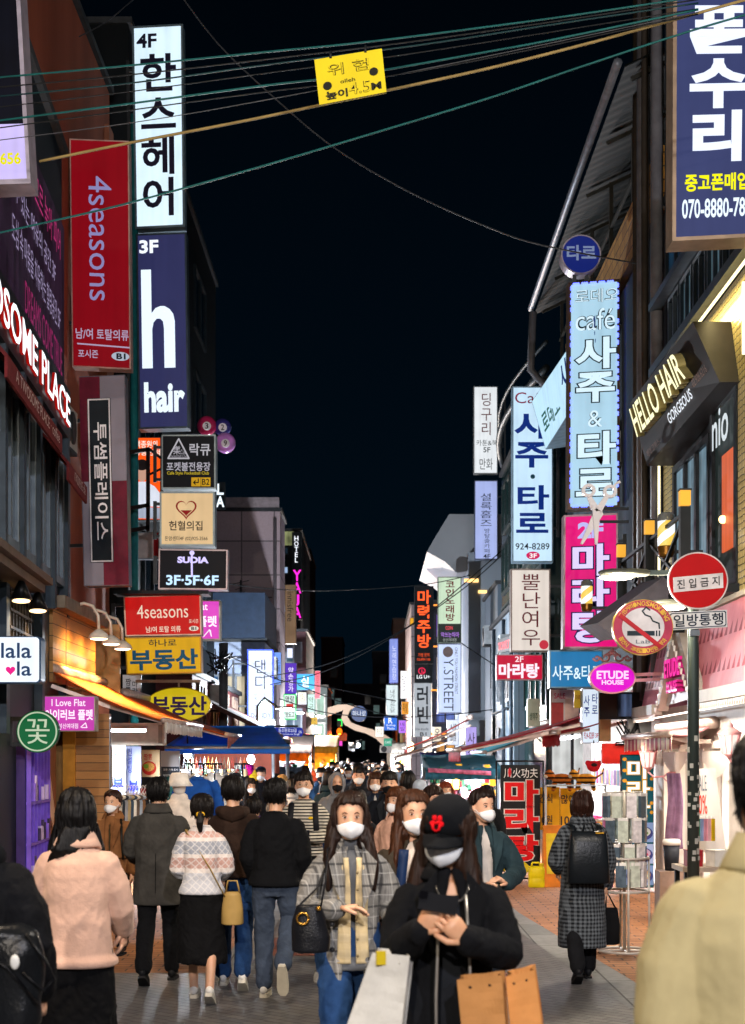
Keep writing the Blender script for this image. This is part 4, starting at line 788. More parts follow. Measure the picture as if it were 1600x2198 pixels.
r, pl = sign('light_box_sign', 'tall lilac-white vertical light box with a brown disc and turned slim letters', (940, 1382, 991, 1531), 53, 'ccdcff', [('Y.STREET', (953, 1414, 974, 1526), '2a3448', 'r', 0, -.004), ('ONLY YOU FASHION STREET', (977, 1390, 983, 1490), '2a3448', 'r', 0, 0)], 1.05, .3, '7c86a0', 2, group=RG)
art(pl, [ell(951, 1388, 973, 1411)], r, M('6a5a58', .4), name='disc')
sign('light_box_sign', 'blue-violet hazy vertical light box left of the neon sign', (836, 1371, 855, 1466), 84, '8fa2f0', [('노래연습장', (842, 1385, 851, 1460), 'dfe6ff', 'v', 1, 0)], .9, .3, '4a5aa0', 1)
sign('light_box_sign', 'pale vertical light box with small grey writing under the blue-violet sign', (829, 1470, 855, 1536), 76, 'dfeef0', [('내가찜한닭', (838, 1480, 848, 1530), '4a5a60', 'v', 0, 0)], 1., .3, '5a6a70', 1)
sign('light_box_sign', 'small blue square sign with a white letter R', (825, 1538, 853, 1568), 72, '1f6ad8', [('R', (834, 1541, 843, 1553), 'f0f6ff', 'h', 1.1, .02), ('Rolling', (830, 1555, 849, 1560), 'f0f6ff', 'h', 1.1, 0), ('Pasta', (832, 1561, 847, 1566), 'f0f6ff', 'h', 1.1, 0)], 1., .25, '2a4a80', 1)
sign('light_box_sign', 'small mint square sign low beside the arch foot', (824, 1585, 842, 1602), 74, '3fae8a', [('CAFE', (827, 1591, 839, 1596), 'dff6ee', 'h', 1, 0)], .8, .2, '2a6a56', 1)
sign('wall_sign', 'amber lit square sign left of the neon kitchen sign', (880, 1326, 889, 1342), 66, 'e0a020', [], 1., .2, '5a4010', 1)
sign('wall_sign', 'white and red small lit signs under the flared cornice', (984, 1178, 992, 1212), (57, 61, 61, 57), 'e6e0e0', [], 1., .1, '8a8a8a', 1, panels=(((985, 1186, 991, 1200), 'd83040', 1),))

for rc_, d, c, t, md, lb in (((588, 1400, 604, 1470), 50, '6f9af0', '노래방', 'v', 'narrow blue box sign just right of the white DANDY box'), ((640, 1486, 658, 1512), 67, 'f0e6c0', '미용실', 'h', 'small cream lit sign under the cyan one'), ((660, 1490, 676, 1530), 72, 'c9f0e0', '약국', 'v', 'mint lit strip sign over the left stalls'), ((676, 1440, 688, 1500), 90, 'e04a6a', '호프', 'v', 'narrow rose sign before the dark corner'), ((664, 1540, 682, 1556), 76, 'f2c23a', '치킨', 'h', 'small amber sign above the far stalls'),
    ((860, 1440, 874, 1500), 88, 'f0f4ff', '당구', 'v', 'narrow white sign left of the neon kitchen sign'), ((862, 1506, 878, 1534), 80, 'f0a03a', '족발', 'h', 'small orange sign under the neon kitchen sign'), ((856, 1546, 872, 1574), 70, 'b06af0', '네일', 'v', 'violet lit sign above the red far awning'), ((930, 1560, 948, 1592), 52, 'fff0d8', '옷', 'h', 'warm lit shop panel behind the brown awning'), ((960, 1545, 985, 1600), 51.5, 'e6eefc', '세일', 'v', 'tall white lit shop doorway panel under the lilac sign'), ((640, 1560, 690, 1574), 88, 'ffcf8a', '국수 떡볶이', 'h', 'long amber shop fascia at the far left'), ((806, 1560, 824, 1582), 92, 'f2f2e6', '편의점', 'h', 'pale lit shop fascia at the far right end'), ((1000, 1560, 1024, 1640), 47, 'b9a8f0', '사진', 'v', 'lilac lit doorway strip left of the outdoor unit')):
    x0, y0, x1, y1 = rc_; sign('light_box_sign', lb, rc_, d, c, [(t, (x0+(x1-x0)*.18, y0+(y1-y0)*.14, x1-(x1-x0)*.18, y1-(y1-y0)*.14), '22262e', md, 0, .0)], 1.05, .2, '50565e', .8, group='small far lit signs')
# ================================================================ cafe ground floor (turned with the cafe), wooden shop
r = root('display_cabinet', (-4.0, 18.4, 0), 'violet lit glass display cabinet with shelves at the left edge', 'cabinet')
mb = MB(); mb.box((-4.07, 18.35, 1.3), (.1, 1.5, 1.6)); mb.build('case', M('3b2a66', .4), r)
mb = MB(); mb.box((-4.01, 18.35, 1.3), (.02, 1.42, 1.52)); mb.build('lit_back', E('4b38a0', .75, .4), r)
mb = MB()
for i in range(7): mb.box((-3.98, 17.62+i*.243, 1.3), (.05, .025, 1.6))
for z in (.52, .95, 1.42, 2.08): mb.box((-3.98, 18.35, z), (.06, 1.5, .03))
mb.build('frame', M('7a5ad0', .4), r); mb = MB()
for i in range(22):
    y = 17.7+R.random()*1.3; z = R.choice((.54, .97, 1.44)); h = R.uniform(.12, .3); mb.box((-3.97, y, z+h/2), (.06, .07, h), mi=i % 3)
mb.build('stock', [M('c9b8e6', .5), M('3a2f52', .5), M('8a6ad8', .5)], r); CAFE.append(r)
r = root('window_poster', (-4.03, 19.65, .5), 'dim window poster with a pale pouring hand beside the violet cabinet', 'poster')
mb = MB(); mb.box((-4.05, 19.65, 1.3), (.03, 1.0, 1.7)); mb.build('sheet', M('7a4634', .4, var=.5, scale=3), r)
mb = MB(); mb.prism([(-4.03, 19.3, 1.6), (-4.03, 19.5, 1.75), (-4.03, 19.95, 1.25), (-4.03, 19.8, 1.05), (-4.03, 19.6, 1.2)], (.012, 0, 0)); mb.build('printed_hand', M('d9b49a', .4), r)
q = Plane((0, 0, 1, 1), 1); q.c = [V((-4.03, 19.35, .9)), V((-4.03, 19.95, .9)), V((-4.03, 19.95, .7)), V((-4.03, 19.35, .7))]; q.n = V((1, 0, 0)); q.text('BLACK GROUND', (0, 0, 1, 1), M('c9b4ae', .5), r); CAFE.append(r)
swing(CAFE, (-4.12, 18.9, 0), .0605)
ws = root('wooden_shop', (-4.2, 22, 0), 'small timber clad shop with a warmly lit plank fascia left of the yellow signs', 'shop')
mb = MB(); mb.box((-5.3, 23.3, 1.45), (1.0, 5.5, 2.9)); mb.box((-4.52, 20.62, 1.27), (1.3, .12, 2.54)); mb.box((-4.75, 23.3, 2.98), (1.0, 5.6, .14)); mb.build('wall', M('8d6a40', .8), ws)
mb = MB(); mb.box((-4.2, 21.7, 3.4), (.1, 3.1, .95)); mb.build('plank_fascia', wood('8a6232', 'b98a4c', .16), ws)
mb = MB(); mb.box((-4.2, 24.3, 3.42), (.5, .1, 1.2)); mb.build('end_board', M('a98458', .7), ws)
mb = MB(); mb.box((-4.22, 21.7, 3.96), (.5, 3.3, .16)); mb.build('coping', M('6d655c', .8), ws)
mb = MB(); mb.box((-3.73, 20.53, 1.27), (.5, .05, 2.5)); mb.build('plank_wall', wood('7a5228', 'a8763c', .11), ws)
mb = MB(); mb.box((-4.0, 20.5, 1.27), (.16, .1, 2.5)); mb.build('column', M('b07a2c', .6), ws)
mb = MB(); mb.box((-3.5, 20.56, 1.27), (.06, .1, 2.5)); mb.build('door_post', M('8a8f94', .4, .6), ws)
for i, y in enumerate((21.1, 22.1, 23.1)):
    l = root('gooseneck_lamp', (-4.15, y, 3.95), 'white gooseneck lamp over the plank fascia, '+('nearest', 'middle', 'farthest')+' of three' if 0 else 'white gooseneck lamp over the plank fascia, %s of three' % ('nearest', 'middle', 'farthest')[i], 'lamp', 'gooseneck lamps over the plank fascia')
    mb = MB(); mb.tube([(-4.15, y, 3.98), (-3.92, y, 4.04), (-3.8, y, 4.0), (-3.73, y, 3.87), (-3.72, y, 3.66)], .022, 8); mb.build('arm', M('cfc4b6', .4, .3), l)
    mb = MB(); mb.tube([(-3.72, y, 3.68), (-3.72, y, 3.62), (-3.72, y, 3.56)], [.04, .12, .15], 16); mb.build('lamp_shade', M('d8d0c4', .4), l)
    mb = MB(); mb.ball((-3.72, y, 3.555), (.12, .12, .02)); mb.build('bulb', E('ffe0b0', 6, 0), l)
    lamp('SPOT', (-3.7, y, 3.5), 190, 'ffc07a', l, .08, (-3.3, y, 0), .8, 150)
    lamp('SPOT', (-3.72, y, 3.52), 45, 'ffb45e', l, .1, (-4.35, y, 3.1), .9, 150)
def awning(name_lbl, wall_pt, front_pt, y0, y1, c, val=.2, c2=None, drop=.0):
    """cloth awning from the wall to a front bar, with folding arms and a hanging valance"""
    a, b = V((wall_pt[0], 0, wall_pt[1])), V((front_pt[0], 0, front_pt[1])); r = root('awning', ((a.x+b.x)/2, (y0+y1)/2, b.z), name_lbl, 'awning')
    mb = MB(); mb.sheet(lambda u, v: V((a.x+(b.x-a.x)*u, y0+(y1-y0)*v, a.z+(b.z-a.z)*u-.06*math.sin(u*3.14)-.02*math.sin(v*31)*u)), 8, 24); mb.build('awning_cloth', canvas(c), r, thick=.015)
    mb = MB(); n = 40
    def vf(u, v): return V((b.x+.02+.008*math.sin(u*60), y0+(y1-y0)*u, b.z-val*v*(1-.12*abs(math.sin(u*3.14159*14)))))
    mb.sheet(vf, 120, 2); mb.build('valance', c2 or canvas(c), r, thick=.008)
    mb = MB(); mb.tube([(b.x, y0-.03, b.z+.01), (b.x, y1+.03, b.z+.01)], .04, 8); mb.tube([(a.x, y0-.03, a.z+.03), (a.x, y1+.03, a.z+.03)], .08, 10)
    for y in (y0+.1, (y0+y1)/2, y1-.1): mb.beam((a.x, y, a.z-.2), ((a.x+b.x)/2, y+.15, (a.z+b.z)/2-.14), .05); mb.beam(((a.x+b.x)/2, y+.15, (a.z+b.z)/2-.14), (b.x, y, b.z-.02), .045)
    mb.build('frame', M('b9a79e', .4, .4), r); return r
aw = awning('orange cloth awning sloping from the plank fascia into the street', (-4.2, 3.08), (-2.72, 2.42), 20.2, 24.6, 'd5701c', .17, M('c9c2b8', .7))
awning('faded orange awning behind the first one on the left', (-4.0, 2.95), (-2.35, 2.3), 25.0, 28.6, 'c05a2a', .22, cloth('a86a62'))
# shop front things under the orange awning
def tube_light(px, py, d, w_, lbl, e=14, watt=60, col='f2f6ff', up=False):
    p = P(px, py, d); r = root('tube_lamp', p+V((0, 0, .06)), lbl, 'lamp'); mb = MB(); mb.box(p+V((0, 0, .045)), (w_+.04, .12, .05)); mb.build('housing', M('c9ccd0', .5), r)
    mb = MB(); mb.tube([p-V((w_/2, 0, 0)), p+V((w_/2, 0, 0))], .022); mb.build('tube', E(col, e, 0), r); l = lamp('AREA', p-V((0, 0, .06)), watt, col, r, .5, p-V((0, 0, 3))); l.data.spread = math.radians(170); return r
def bulb(px, py, d, lbl, watt=40, col='eaf6ff', rad=.07, e=14):
    p = P(px, py, d); r = root('bare_bulb', p+V((0, 0, .1)), lbl, 'lamp'); mb = MB(); mb.tube([p+V((0, 0, .1)), p+V((0, 0, .35))], .012); mb.tube([p+V((0, 0, .05)), p+V((0, 0, .13))], .03); mb.build('socket', dsteel, r)
    mb = MB(); mb.ball(p, (rad, rad, rad*1.25)); mb.build('glass_bulb', E(col, e, 0), r); lamp('POINT', p-V((0, .02, rad*1.6)), watt, col, r, .06); return r
tube_light(232, 1568, 22.5, 1.1, 'white tube lamp inside the timber shop behind the pink sign', 12, 110)
tube_light(180, 1588, 20.9, .55, 'short tube lamp on the plank wall below the pink sign', 8, 14, 'ffe2b8')
r = root('shop_signboard', P(290, 1598, 23.6), 'blank cream signboard box under the orange awning', 'sign'); pl = Plane((222, 1552, 352, 1600), 23.6); mb = MB(); pl.slab(mb, (222, 1552, 352, 1600), 0, .3); mb.build('box', M('c6bfae', .6), r); mb = MB(); pl.slab(mb, (340, 1556, 349, 1596), .01, .01); mb.build('end_clip', M('8a8478', .5), r)
sign('banner_sign', 'white hanging cloth banner with blue vertical syllables under the cream signboard', (236, 1600, 270, 1706), 23.4, 'c6d2ea', [('상가', (244, 1614, 258, 1650), '2644b0', 'v'), ('부', (242, 1668, 266, 1700), '2030c0', 'h', 0, .04)], 0, .02, 'b9c4da', 0)
sign('banner_sign', 'grey-blue hanging cloth banner with blue syllables right of the white one', (270, 1602, 303, 1706), 23.7, '8d98b8', [('컨설팅', (274, 1606, 284, 1660), '2a3a90', 'v'), ('부', (276, 1676, 298, 1706), '2030c0', 'h', 0, .04)], 0, .02, '8a94b0', 0)
r, pl = sign('poster', 'menu poster of a red noodle bowl under the orange awning', (304, 1610, 343, 1668), 24.2, 'd6bf96', [('짬뽕', (309, 1618, 327, 1632), 'c02a20', 'h')], 0, .03, 'a09080', 0, cat='poster')
art(pl, [ell(305, 1634, 336, 1664, 24)], r, M('b3200f', .5), name='printed_bowl'); art(pl, [ell(309, 1637, 332, 1656, 20)], r, M('c99a4a', .5, var=.6, scale=60), .016, name='printed_noodles'); art(pl, [ell(308, 1640, 320, 1650, 12)], r, M('6a9a2a', .5), .02, name='printed_greens')
sign('price_board', 'grey price board with a dark panel beside the noodle poster', (345, 1612, 386, 1690), 24.6, 'a9aeb4', [('외투 가격 표시', (351, 1650, 382, 1655), 'e0e6ec', 'h'), ('여성복 10000', (351, 1662, 382, 1667), 'e0e6ec', 'h', 0, 0)], 0, .04, '8a8f94', 0, cat='sign', panels=(((346, 1646, 385, 1672), '2a3440', 0),))
sign('tag_sign', 'small dark red sale placard under the posters', (300, 1692, 322, 1732), 22.2, '7a1422', [('짜장', (304, 1716, 320, 1726), 'f2c020', 'h')], 0, .02, '5a1018', 0)
# ---- garments
def garment(px, py, d, w_, h_, mat_, lbl, group=None, sleeves=True, hood=False, rz=0., stand=False, long=False):
    """a sweater or coat on a hanger: shoulders, body, sleeves, neck opening"""
    p = P(px, py, d); r = root('hanging_garment', p, lbl, 'garment', group); mb = MB(); rings = []
    for t, k, dp in ((0, .2, .3), (.03, .55, .6), (.09, .9, .8), (.2, 1, 1), (.45, .97, 1.1), (.75, 1.0, 1.1), (1, 1.04, 1.0)):
        rings.append([p+V((math.cos(a)*w_/2*k, math.sin(a)*.09*dp, -h_*t+.012*math.sin(a*7+t*5))) for a in [j/24*6.2832 for j in range(24)]])
    mb.loft(rings)
    if sleeves:
        for s in (-1, 1): mb.tube([p+V((s*w_*.4, 0, -h_*.07)), p+V((s*w_*.56, -.01, -h_*.3)), p+V((s*w_*.62, -.03, -h_*.62)), p+V((s*w_*.61, -.05, -h_*.82))], [.07, .068, .06, .05], 10)
    mb.ball(p+V((0, -.01, .0)), (.085, .06, .035)); o = mb.build('cloth_body', mat_, r)
    mb = MB(); mb.tube([p+V((-w_*.3, 0, 0)), p+V((0, 0, .07)), p+V((w_*.3, 0, 0))], .012, 6); mb.tube([p+V((0, 0, .06)), p+V((.03, 0, .12)), p+V((0, 0, .15)), p+V((-.02, 0, .12))], .006, 6); mb.build('hanger', M('c9c4c0', .4), r)
    return r
garment(222, 1594, 20.9, .26, .6, cloth('8d8878', 'b9b4a4', 'check', .03), 'speckled knit vest hanging by the plank wall', sleeves=False)
garment(210, 1606, 21.3, .22, .62, cloth('1d2026'), 'dark coat hanging behind the knit vest', sleeves=True)
garment(424, 1672, 19.5, .46, .62, cloth('1c4fa0'), 'bright blue sweater hanging on the stall rack', 'clothes on the left stall')
gc = ['6a4a3a', 'c9c4b8', '2a3038', '8d8f96', 'a89470', '3a4a5c', 'd8d2c8', '5c5048', '98a4b4', '7a5a3e', '1e2226']
for i in range(11): garment(250+i*6.3, 1712, 18.6+i*.05, .09, .5, cloth(gc[i]), 'folded-in shirt on the low rail, %s from the left' % ('first', 'second', 'third', 'fourth', 'fifth', 'sixth', 'seventh', 'eighth', 'ninth', 'tenth', 'last')[i], 'shirts on the low rail', sleeves=False)
r = root('clothes_rail', P(282, 1705, 18.8), 'low chrome clothes rail under the hanging banners', 'rack'); mb = MB(); a, b = P(246, 1708, 18.6), P(320, 1708, 19.2); mb.tube([V((a.x, a.y, 0.02)), a, b, V((b.x, b.y, .02))], .016, 8); mb.build('frame', M('aab0b6', .3, .8), r)
# blue stall awning, bulbs, bags, sweaters
st = root('stall', (-2.6, 27, 0), 'clothes stall under a deep blue awning on the left', 'stall')
mb = MB(); mb.sheet(lambda u, v: V((-3.4+(2.05-.5*v)*u, 25.4+3.6*v, 2.12+.4*v-.03*math.sin(v*3.1)+.0*u)), 12, 8); mb.build('awning_cloth', canvas('1d68b8'), st, thick=.02)
mb = MB(); mb.sheet(lambda u, v: V((-3.4+2.05*u, 25.39-.01*math.sin(u*40), 2.09-.09*v)), 60, 2); mb.build('valance', canvas('2478d0'), st, thick=.01)
mb = MB(); mb.tube([(-3.4, 25.39, 2.1), (-1.33, 25.39, 2.1)], .022)
for x, y, z in ((-3.35, 25.6, 2.1), (-1.4, 25.6, 2.1), (-3.35, 28.9, 2.5), (-1.85, 28.9, 2.5)): mb.tube([(x, y, 0), (x, y, z)], .03)
mb.build('frame', M('8a9096', .4, .6), st)
mb = MB(); mb.box((-2.6, 29.2, 1.2), (1.7, .06, 2.4)); mb.build('back_cloth', M('6a3428', .8), st); mb = MB(); mb.box((-2.45, 27.2, .42), (1.6, 1.3, .84)); mb.build('counter', wood('5a4028', '7a5636', .15), st)
bulb(403, 1618, 25.9, 'bare white bulb at the left under the blue awning', 140); bulb(539, 1630, 27.6, 'bare white bulb at the right under the blue awning', 140)
bc = ['d8c6a0', '2b2a2c', 'b98a4c', 'e6dcc4', '8a2a20', '3a4a3a', 'c0a07a', 'd06a24', '22303e']
for i in range(16):
    x = 396+i*8.6; p = P(x, 1626, 26.1+.02*i); l = root('hanging_bag', p, 'cloth bag on long straps under the blue awning, number %d from the left' % (i+1) if 0 else '%s cloth bag hanging on long straps under the blue awning' % ('beige', 'black', 'tan', 'cream', 'dark red', 'green-grey', 'sand', 'orange', 'navy')[i % 9], 'bag', 'bags under the blue awning')
    mb = MB(); mb.tube([p+V((-.03, 0, -.22)), p, p+V((.03, 0, -.22))], .009, 6); mb.build('strap', M(bc[(i*4+1) % 9], .7), l)
    mb = MB(); mb.loft([[p+V((math.cos(a)*.055*k, math.sin(a)*.03, -.2-z)) for a in [j/12*6.283 for j in range(12)]] for z, k in ((0, .8), (.04, 1), (.14, 1.05), (.16, .8))]); mb.build('pouch', cloth(bc[i % 9]), l)
for px, c, c2, pat, s, lb in ((405, 'b9b9c4', '4a4a5a', 'fairisle', 1, 'white patterned sweater left behind the blue sweater'), (442, '3a2a20', 'c08a2a', 'check', .06, 'brown cardigan with ochre dots right of the blue sweater'), (462, 'c4c0b8', None, None, 1, 'pale grey sweater on the stall rack'), (489, '8f9198', '3a3a40', 'stripe', .05, 'grey striped collar sweater at the right of the stall'), (505, '23262c', None, None, 1, 'black coat at the right end of the stall rack'), (387, '1d4a48', None, None, 1, 'dark teal jacket at the left end of the stall rack')):
    garment(px, 1664+R.uniform(-2, 5), 24.6+R.random()*.5, .36, .6, cloth(c, c2, pat, s), lb, 'clothes on the left stall')
for i, px in enumerate((412, 437, 461, 520)):
    k = root('rack_stand', P(px, 1660, 24.3), 'black T-shaped display stand, %s from the left' % ('first', 'second', 'third', 'fourth')[i], 'rack', 'T stands at the left stall'); a = P(px, 1640, 24.3); mb = MB(); mb.tube([V((a.x, a.y, 0)), a], .014); mb.tube([a-V((.12, 0, 0)), a+V((.12, 0, 0))], .014); mb.tube([V((a.x-.2, a.y, .01)), V((a.x+.2, a.y, .01))], .016); mb.build('frame', M('17191c', .4, .5), k)
for i, (px, c, lb) in enumerate(((535, 'e01890', 'magenta knit hat on a peg under the blue awning'), (522, '2f62a8', 'blue knit hat beside the magenta one'), (546, 'c9a020', 'yellow-green knit hat below the magenta one'), (513, 'c9c0b0', 'cream knit hat at the left of the hat row'))):
    p = P(px, 1652+(i == 2)*14, 27.0); l = root('knit_hat', p, lb, 'hat', 'knit hats on the left stall'); mb = MB(); mb.ball(p, (.09, .09, .11)); mb.build('crown', cloth(c), l); mb = MB(); mb.tube([p+V((0, 0, -.08)), p+V((0, 0, -.02))], .094, 16); mb.build('brim_band', cloth(c), l)
# mannequin with white bucket hat and padded jacket
r = root('mannequin', P(388, 1800, 17.0), 'mannequin in a white bucket hat and pale padded jacket', 'mannequin'); p = P(385, 1715, 17.0)
mb = MB(); mb.loft([[p+V((math.cos(a)*rx, math.sin(a)*rx*.62, z)) for a in [j/28*6.283 for j in range(28)]] for z, rx in ((-.72, .21), (-.68, .235), (-.58, .215), (-.48, .24), (-.4, .22), (-.3, .245), (-.22, .22), (-.12, .22), (-.04, .16), (.0, .1), (.04, .09), (.06, .07))])
for s in (-1, 1): mb.tube([p+V((s*.2, 0, -.1)), p+V((s*.25, -.02, -.35)), p+V((s*.24, -.06, -.62))], [.085, .08, .06], 12)
mb.build('padded_jacket', cloth('d6cabf', weave=60), r)
mb = MB(); mb.ball(p+V((0, 0, .14)), (.075, .09, .12)); mb.tube([p+V((0, 0, 0)), p+V((0, 0, .1))], .05); mb.tube([(p.x, p.y, 0), p+V((0, 0, -.6))], .025); mb.tube([(p.x, p.y, 0.005), (p.x, p.y, .02)], .2, 20); mb.build('head_and_stand', M('d9d2cc', .5), r)
mb = MB(); mb.loft([[p+V((math.cos(a)*rx, math.sin(a)*rx*1.1, z)) for a in [j/28*6.283 for j in range(28)]] for z, rx in ((.14, .155), (.19, .115), (.26, .1), (.285, .08), (.29, .01))]); mb.build('bucket_hat', cloth('ded8d0'), r)
# second tier of stalls on the left, in the distance
def stall(lbl, x0, x1, y0, y1, zf, zb, c, glow, gc_, front, watt, goods):
    r = root('stall', ((x0+x1)/2, (y0+y1)/2, 0), lbl, 'stall')
    mb = MB(); mb.sheet(lambda u, v: V((x0+(x1-x0)*u, y0+(y1-y0)*v, zf+(zb-zf)*v-.04*math.sin(v*3.1)-.03*abs(math.sin(u*9)))), 12, 6); mb.build('awning_cloth', canvas(c), r, thick=.02)
    mb = MB(); mb.sheet(lambda u, v: V((x0+(x1-x0)*u, y0-.02+.01*math.sin(u*50), zf-.2*v)), 60, 2); mb.build('valance', canvas(c), r, thick=.01)
    mb = MB()
    for x in (x0+.05, x1-.05):
        for y, z in ((y0+.1, zf), (y1-.05, zb)): mb.tube([(x, y, 0), (x, y, z)], .03)
    mb.build('frame', M('8a8c8e', .4, .5), r)
    mb = MB(); mb.box(((x0+x1)/2, (y0+y1)/2, .45), (x1-x0-.2, y1-y0-.4, .9)); mb.build('counter', M(front, .7), r)
    mb = MB(); mb.box(((x0+x1)/2, y1-.03, (zb)/2), (x1-x0-.1, .05, zb-.1)); mb.build('back_cloth', M(gc_, .7, var=.6, scale=5), r)
    mb = MB(); z = zf-.12
    mb.tube([(x0+.2, y0+.3, z), (x1-.2, y0+.3, z)], .02); mb.build('tube_lamp', E(glow, 10, 0), r); l = lamp('AREA', ((x0+x1)/2, y0+.35, z-.05), watt, glow, r, .8, ((x0+x1)/2, y0+.6, 0)); l.data.spread = 3.0
    mb = MB()
    for i in range(goods):
        x = R.uniform(x0+.15, x1-.15); zz = R.uniform(.92, 1.75); y = y0+.25+R.random()*(y1-y0-.5); s = R.uniform(.05, .13); mb.box((x, y, zz), (s, s*.8, s*R.uniform(.8, 2)), R.random(), i % 6)
    mb.build('stock', [M(c_, .6) for c_ in ('c02a30', 'e6e0d8', '2a6a4a', 'd8a020', '30363c', 'e08aa0')], r); return r
stall('food stall with glowing orange front far down on the left', -2.9, -1.6, 41, 43.5, 2.25, 2.6, '3a2a22', 'ffb45a', 'c06a1c', 'e08a1c', 120, 60)
stall('small stall with blue edged canvas behind the blue awning stall', -2.55, -1.6, 35, 37, 1.72, 1.86, '4a5a70', 'ffe0b8', '8a5a48', '9a5040', 80, 70)
stall('brightly lit yellow snack stall in the far left distance', -2.5, -1.3, 58, 61, 2.3, 2.8, 'b98a20', 'ffc860', 'd09020', 'd89a28', 160, 50)
stall('trinket stall with teal canopy and pink fringe on the right', 1.0, 2.5, 29.5, 32, 1.72, 2.0, '1c5a6a', 'ffe6ee', 'c0a8a8', 'c8b0b4', 110, 150)
stall('stall with a violet tarpaulin far on the right', 1.5, 2.5, 47, 49.5, 1.9, 2.1, '4a3a90', 'dfe6ff', '5a4a9a', '4a3f8a', 50, 40)
stall('white lit stall far right near the arch', 1.0, 2.2, 86, 90, 2.3, 2.8, '9aa0a4', 'eafaff', 'b9c4c4', 'a0a8a8', 200, 30)
mb = MB(); r = root('flower_strip', (1.6, 29.4, 1.55), 'printed pink flower strip along the teal trinket stall', 'banner'); mb.sheet(lambda u, v: V((1.05+1.2*u, 29.45, 1.74-.06*u-.08*v)), 10, 2); mb.build('strip_cloth', M('a8586c', .7, var=.7, scale=9), r, thick=.01)
# brown and red awnings of the right side, distance
awning('red awning high up on the right before the lilac vertical sign', (2.8, 3.05), (.95, 2.2), 44, 47, 'b03a34', .15)
awning('brown awning low down on the right under the grey vertical sign', (2.6, 2.65), (.75, 1.95), 50, 54, '9a5c38', .12)
awning('small dark blue awning under the lilac vertical sign', (3.2, 2.4), (2.2, 2.1), 52.5, 54, '24506a', .1)
awning('teal awning beneath the big red one on the right', (4.0, 2.7), (2.5, 2.05), 34.5, 39, '1c8a9a', .12)
awning('long red awning reaching from the right shops far into the street', (4.1, 2.85), (1.39, 2.06), 25, 28.6, 'c8404c', .2)
awning('small crimson awning with a scalloped edge over the bright shop', (4.2, 2.75), (2.9, 2.33), 24.2, 26.6, 'a82a34', .22)
r = root('air_conditioner', P(1027, 1690, 38), 'white outdoor air conditioner with a round fan grille and red emblem', 'air conditioner'); pl = Plane((993, 1628, 1060, 1692), 38)
mb = MB(); pl.slab(mb, (993, 1628, 1060, 1692), 0, .35); mb.build('case', M('b9b9b2', .5), r); mb = MB(); pl.shape(mb, ell(997, 1633, 1036, 1686), .01, .01); mb.build('fan_opening', M('3a3d40', .5), r)
mb = MB()
for k in (1, .72, .42): ring(mb, pl, ell(1016.5-19.5*k, 1659.5-26*k, 1016.5+19.5*k, 1659.5+26*k), ell(1016.5-18.3*k, 1659.5-24.6*k, 1016.5+18.3*k, 1659.5+24.6*k), .03, .01)
for s in range(12): a = s*math.pi/12; pl.shape(mb, strip(pl, [(1016.5-19*math.cos(a), 1659.5-26*math.sin(a)), (1016.5+19*math.cos(a), 1659.5+26*math.sin(a))], .7)[0], .028, .006)
mb.build('grille', M('6a6c6c', .4, .4), r); pl.text('LG', (1043, 1644, 1052, 1650), M('4a4a4c', .5), r, .008); art(pl, [ell(1043, 1632, 1052, 1641, 16)], r, M('b02a50', .5), .008)
r = root('air_conditioner', P(825, 1616, 80), 'small far outdoor air conditioner beside the mint square sign', 'air conditioner'); pl = Plane((816, 1600, 841, 1616), 80); mb = MB(); pl.slab(mb, (816, 1600, 841, 1616), 0, .4); mb.build('case', M('a9aaa6', .5), r); mb = MB(); pl.shape(mb, ell(818, 1602, 831, 1615, 20), .01, .01); mb.build('fan_opening', M('3a3d40', .5), r)
# ================================================================ pink cosmetics house on the right
eh = root('pink_shop', (4.2, 20, 0), 'pink roofed cosmetics shop with white gables on the right', 'shop')
wt = M('bdb6af', .6, var=.1)
mb = MB(); mb.box((5.6, 19.6, 2.4), (2.75, 6.4, .5)); mb.box((4.24, 17.0, 1.1), (.14, .8, 2.2)); mb.box((4.24, 22.55, 1.1), (.16, .55, 2.2)); mb.box((4.24, 19.75, 1.1), (.14, .3, 2.2)); mb.box((6.9, 19.6, 1.2), (.1, 6.2, 2.4)); mb.box((5.6, 22.76, 1.1), (2.6, .1, 2.2)); mb.build('wall', wt, eh)
mb = MB(); mb.box((5.6, 19.6, .02), (2.7, 6.3, .03)); mb.build('shop_floor', M('b9a99a', .4), eh)
m, n, b = _new('pink_shingles'); t = n.nodes.new('ShaderNodeTexCoord'); sp_ = n.nodes.new('ShaderNodeSeparateXYZ'); n.links.new(t.outputs['Object'], sp_.inputs[0])
fz = _math(n, 'FRACT', _math(n, 'DIVIDE', sp_.outputs[2], .42)); fy = _math(n, 'ABSOLUTE', _math(n, 'SUBTRACT', _math(n, 'FRACT', _math(n, 'DIVIDE', sp_.outputs[1], .24)), .5))
tooth = _math(n, 'MULTIPLY', _math(n, 'GREATER_THAN', fy, _math(n, 'ADD', _math(n, 'MULTIPLY', fz, .75), .2)), _math(n, 'LESS_THAN', fz, .4))
seam = _math(n, 'GREATER_THAN', fy, .478)
base = _mix(n, tooth, _ramp(n, _noise(n, _coord(n), 3, 3), [(.3, lin('cf7486')), (.7, lin('dc8c9a'))]), lin('8e2c44'))
n.links.new(_mix(n, _math(n, 'MULTIPLY', seam, .35), base, lin('b86a78')), b.inputs['Base Color']); b.inputs['Roughness'].default_value = .6; pink = m
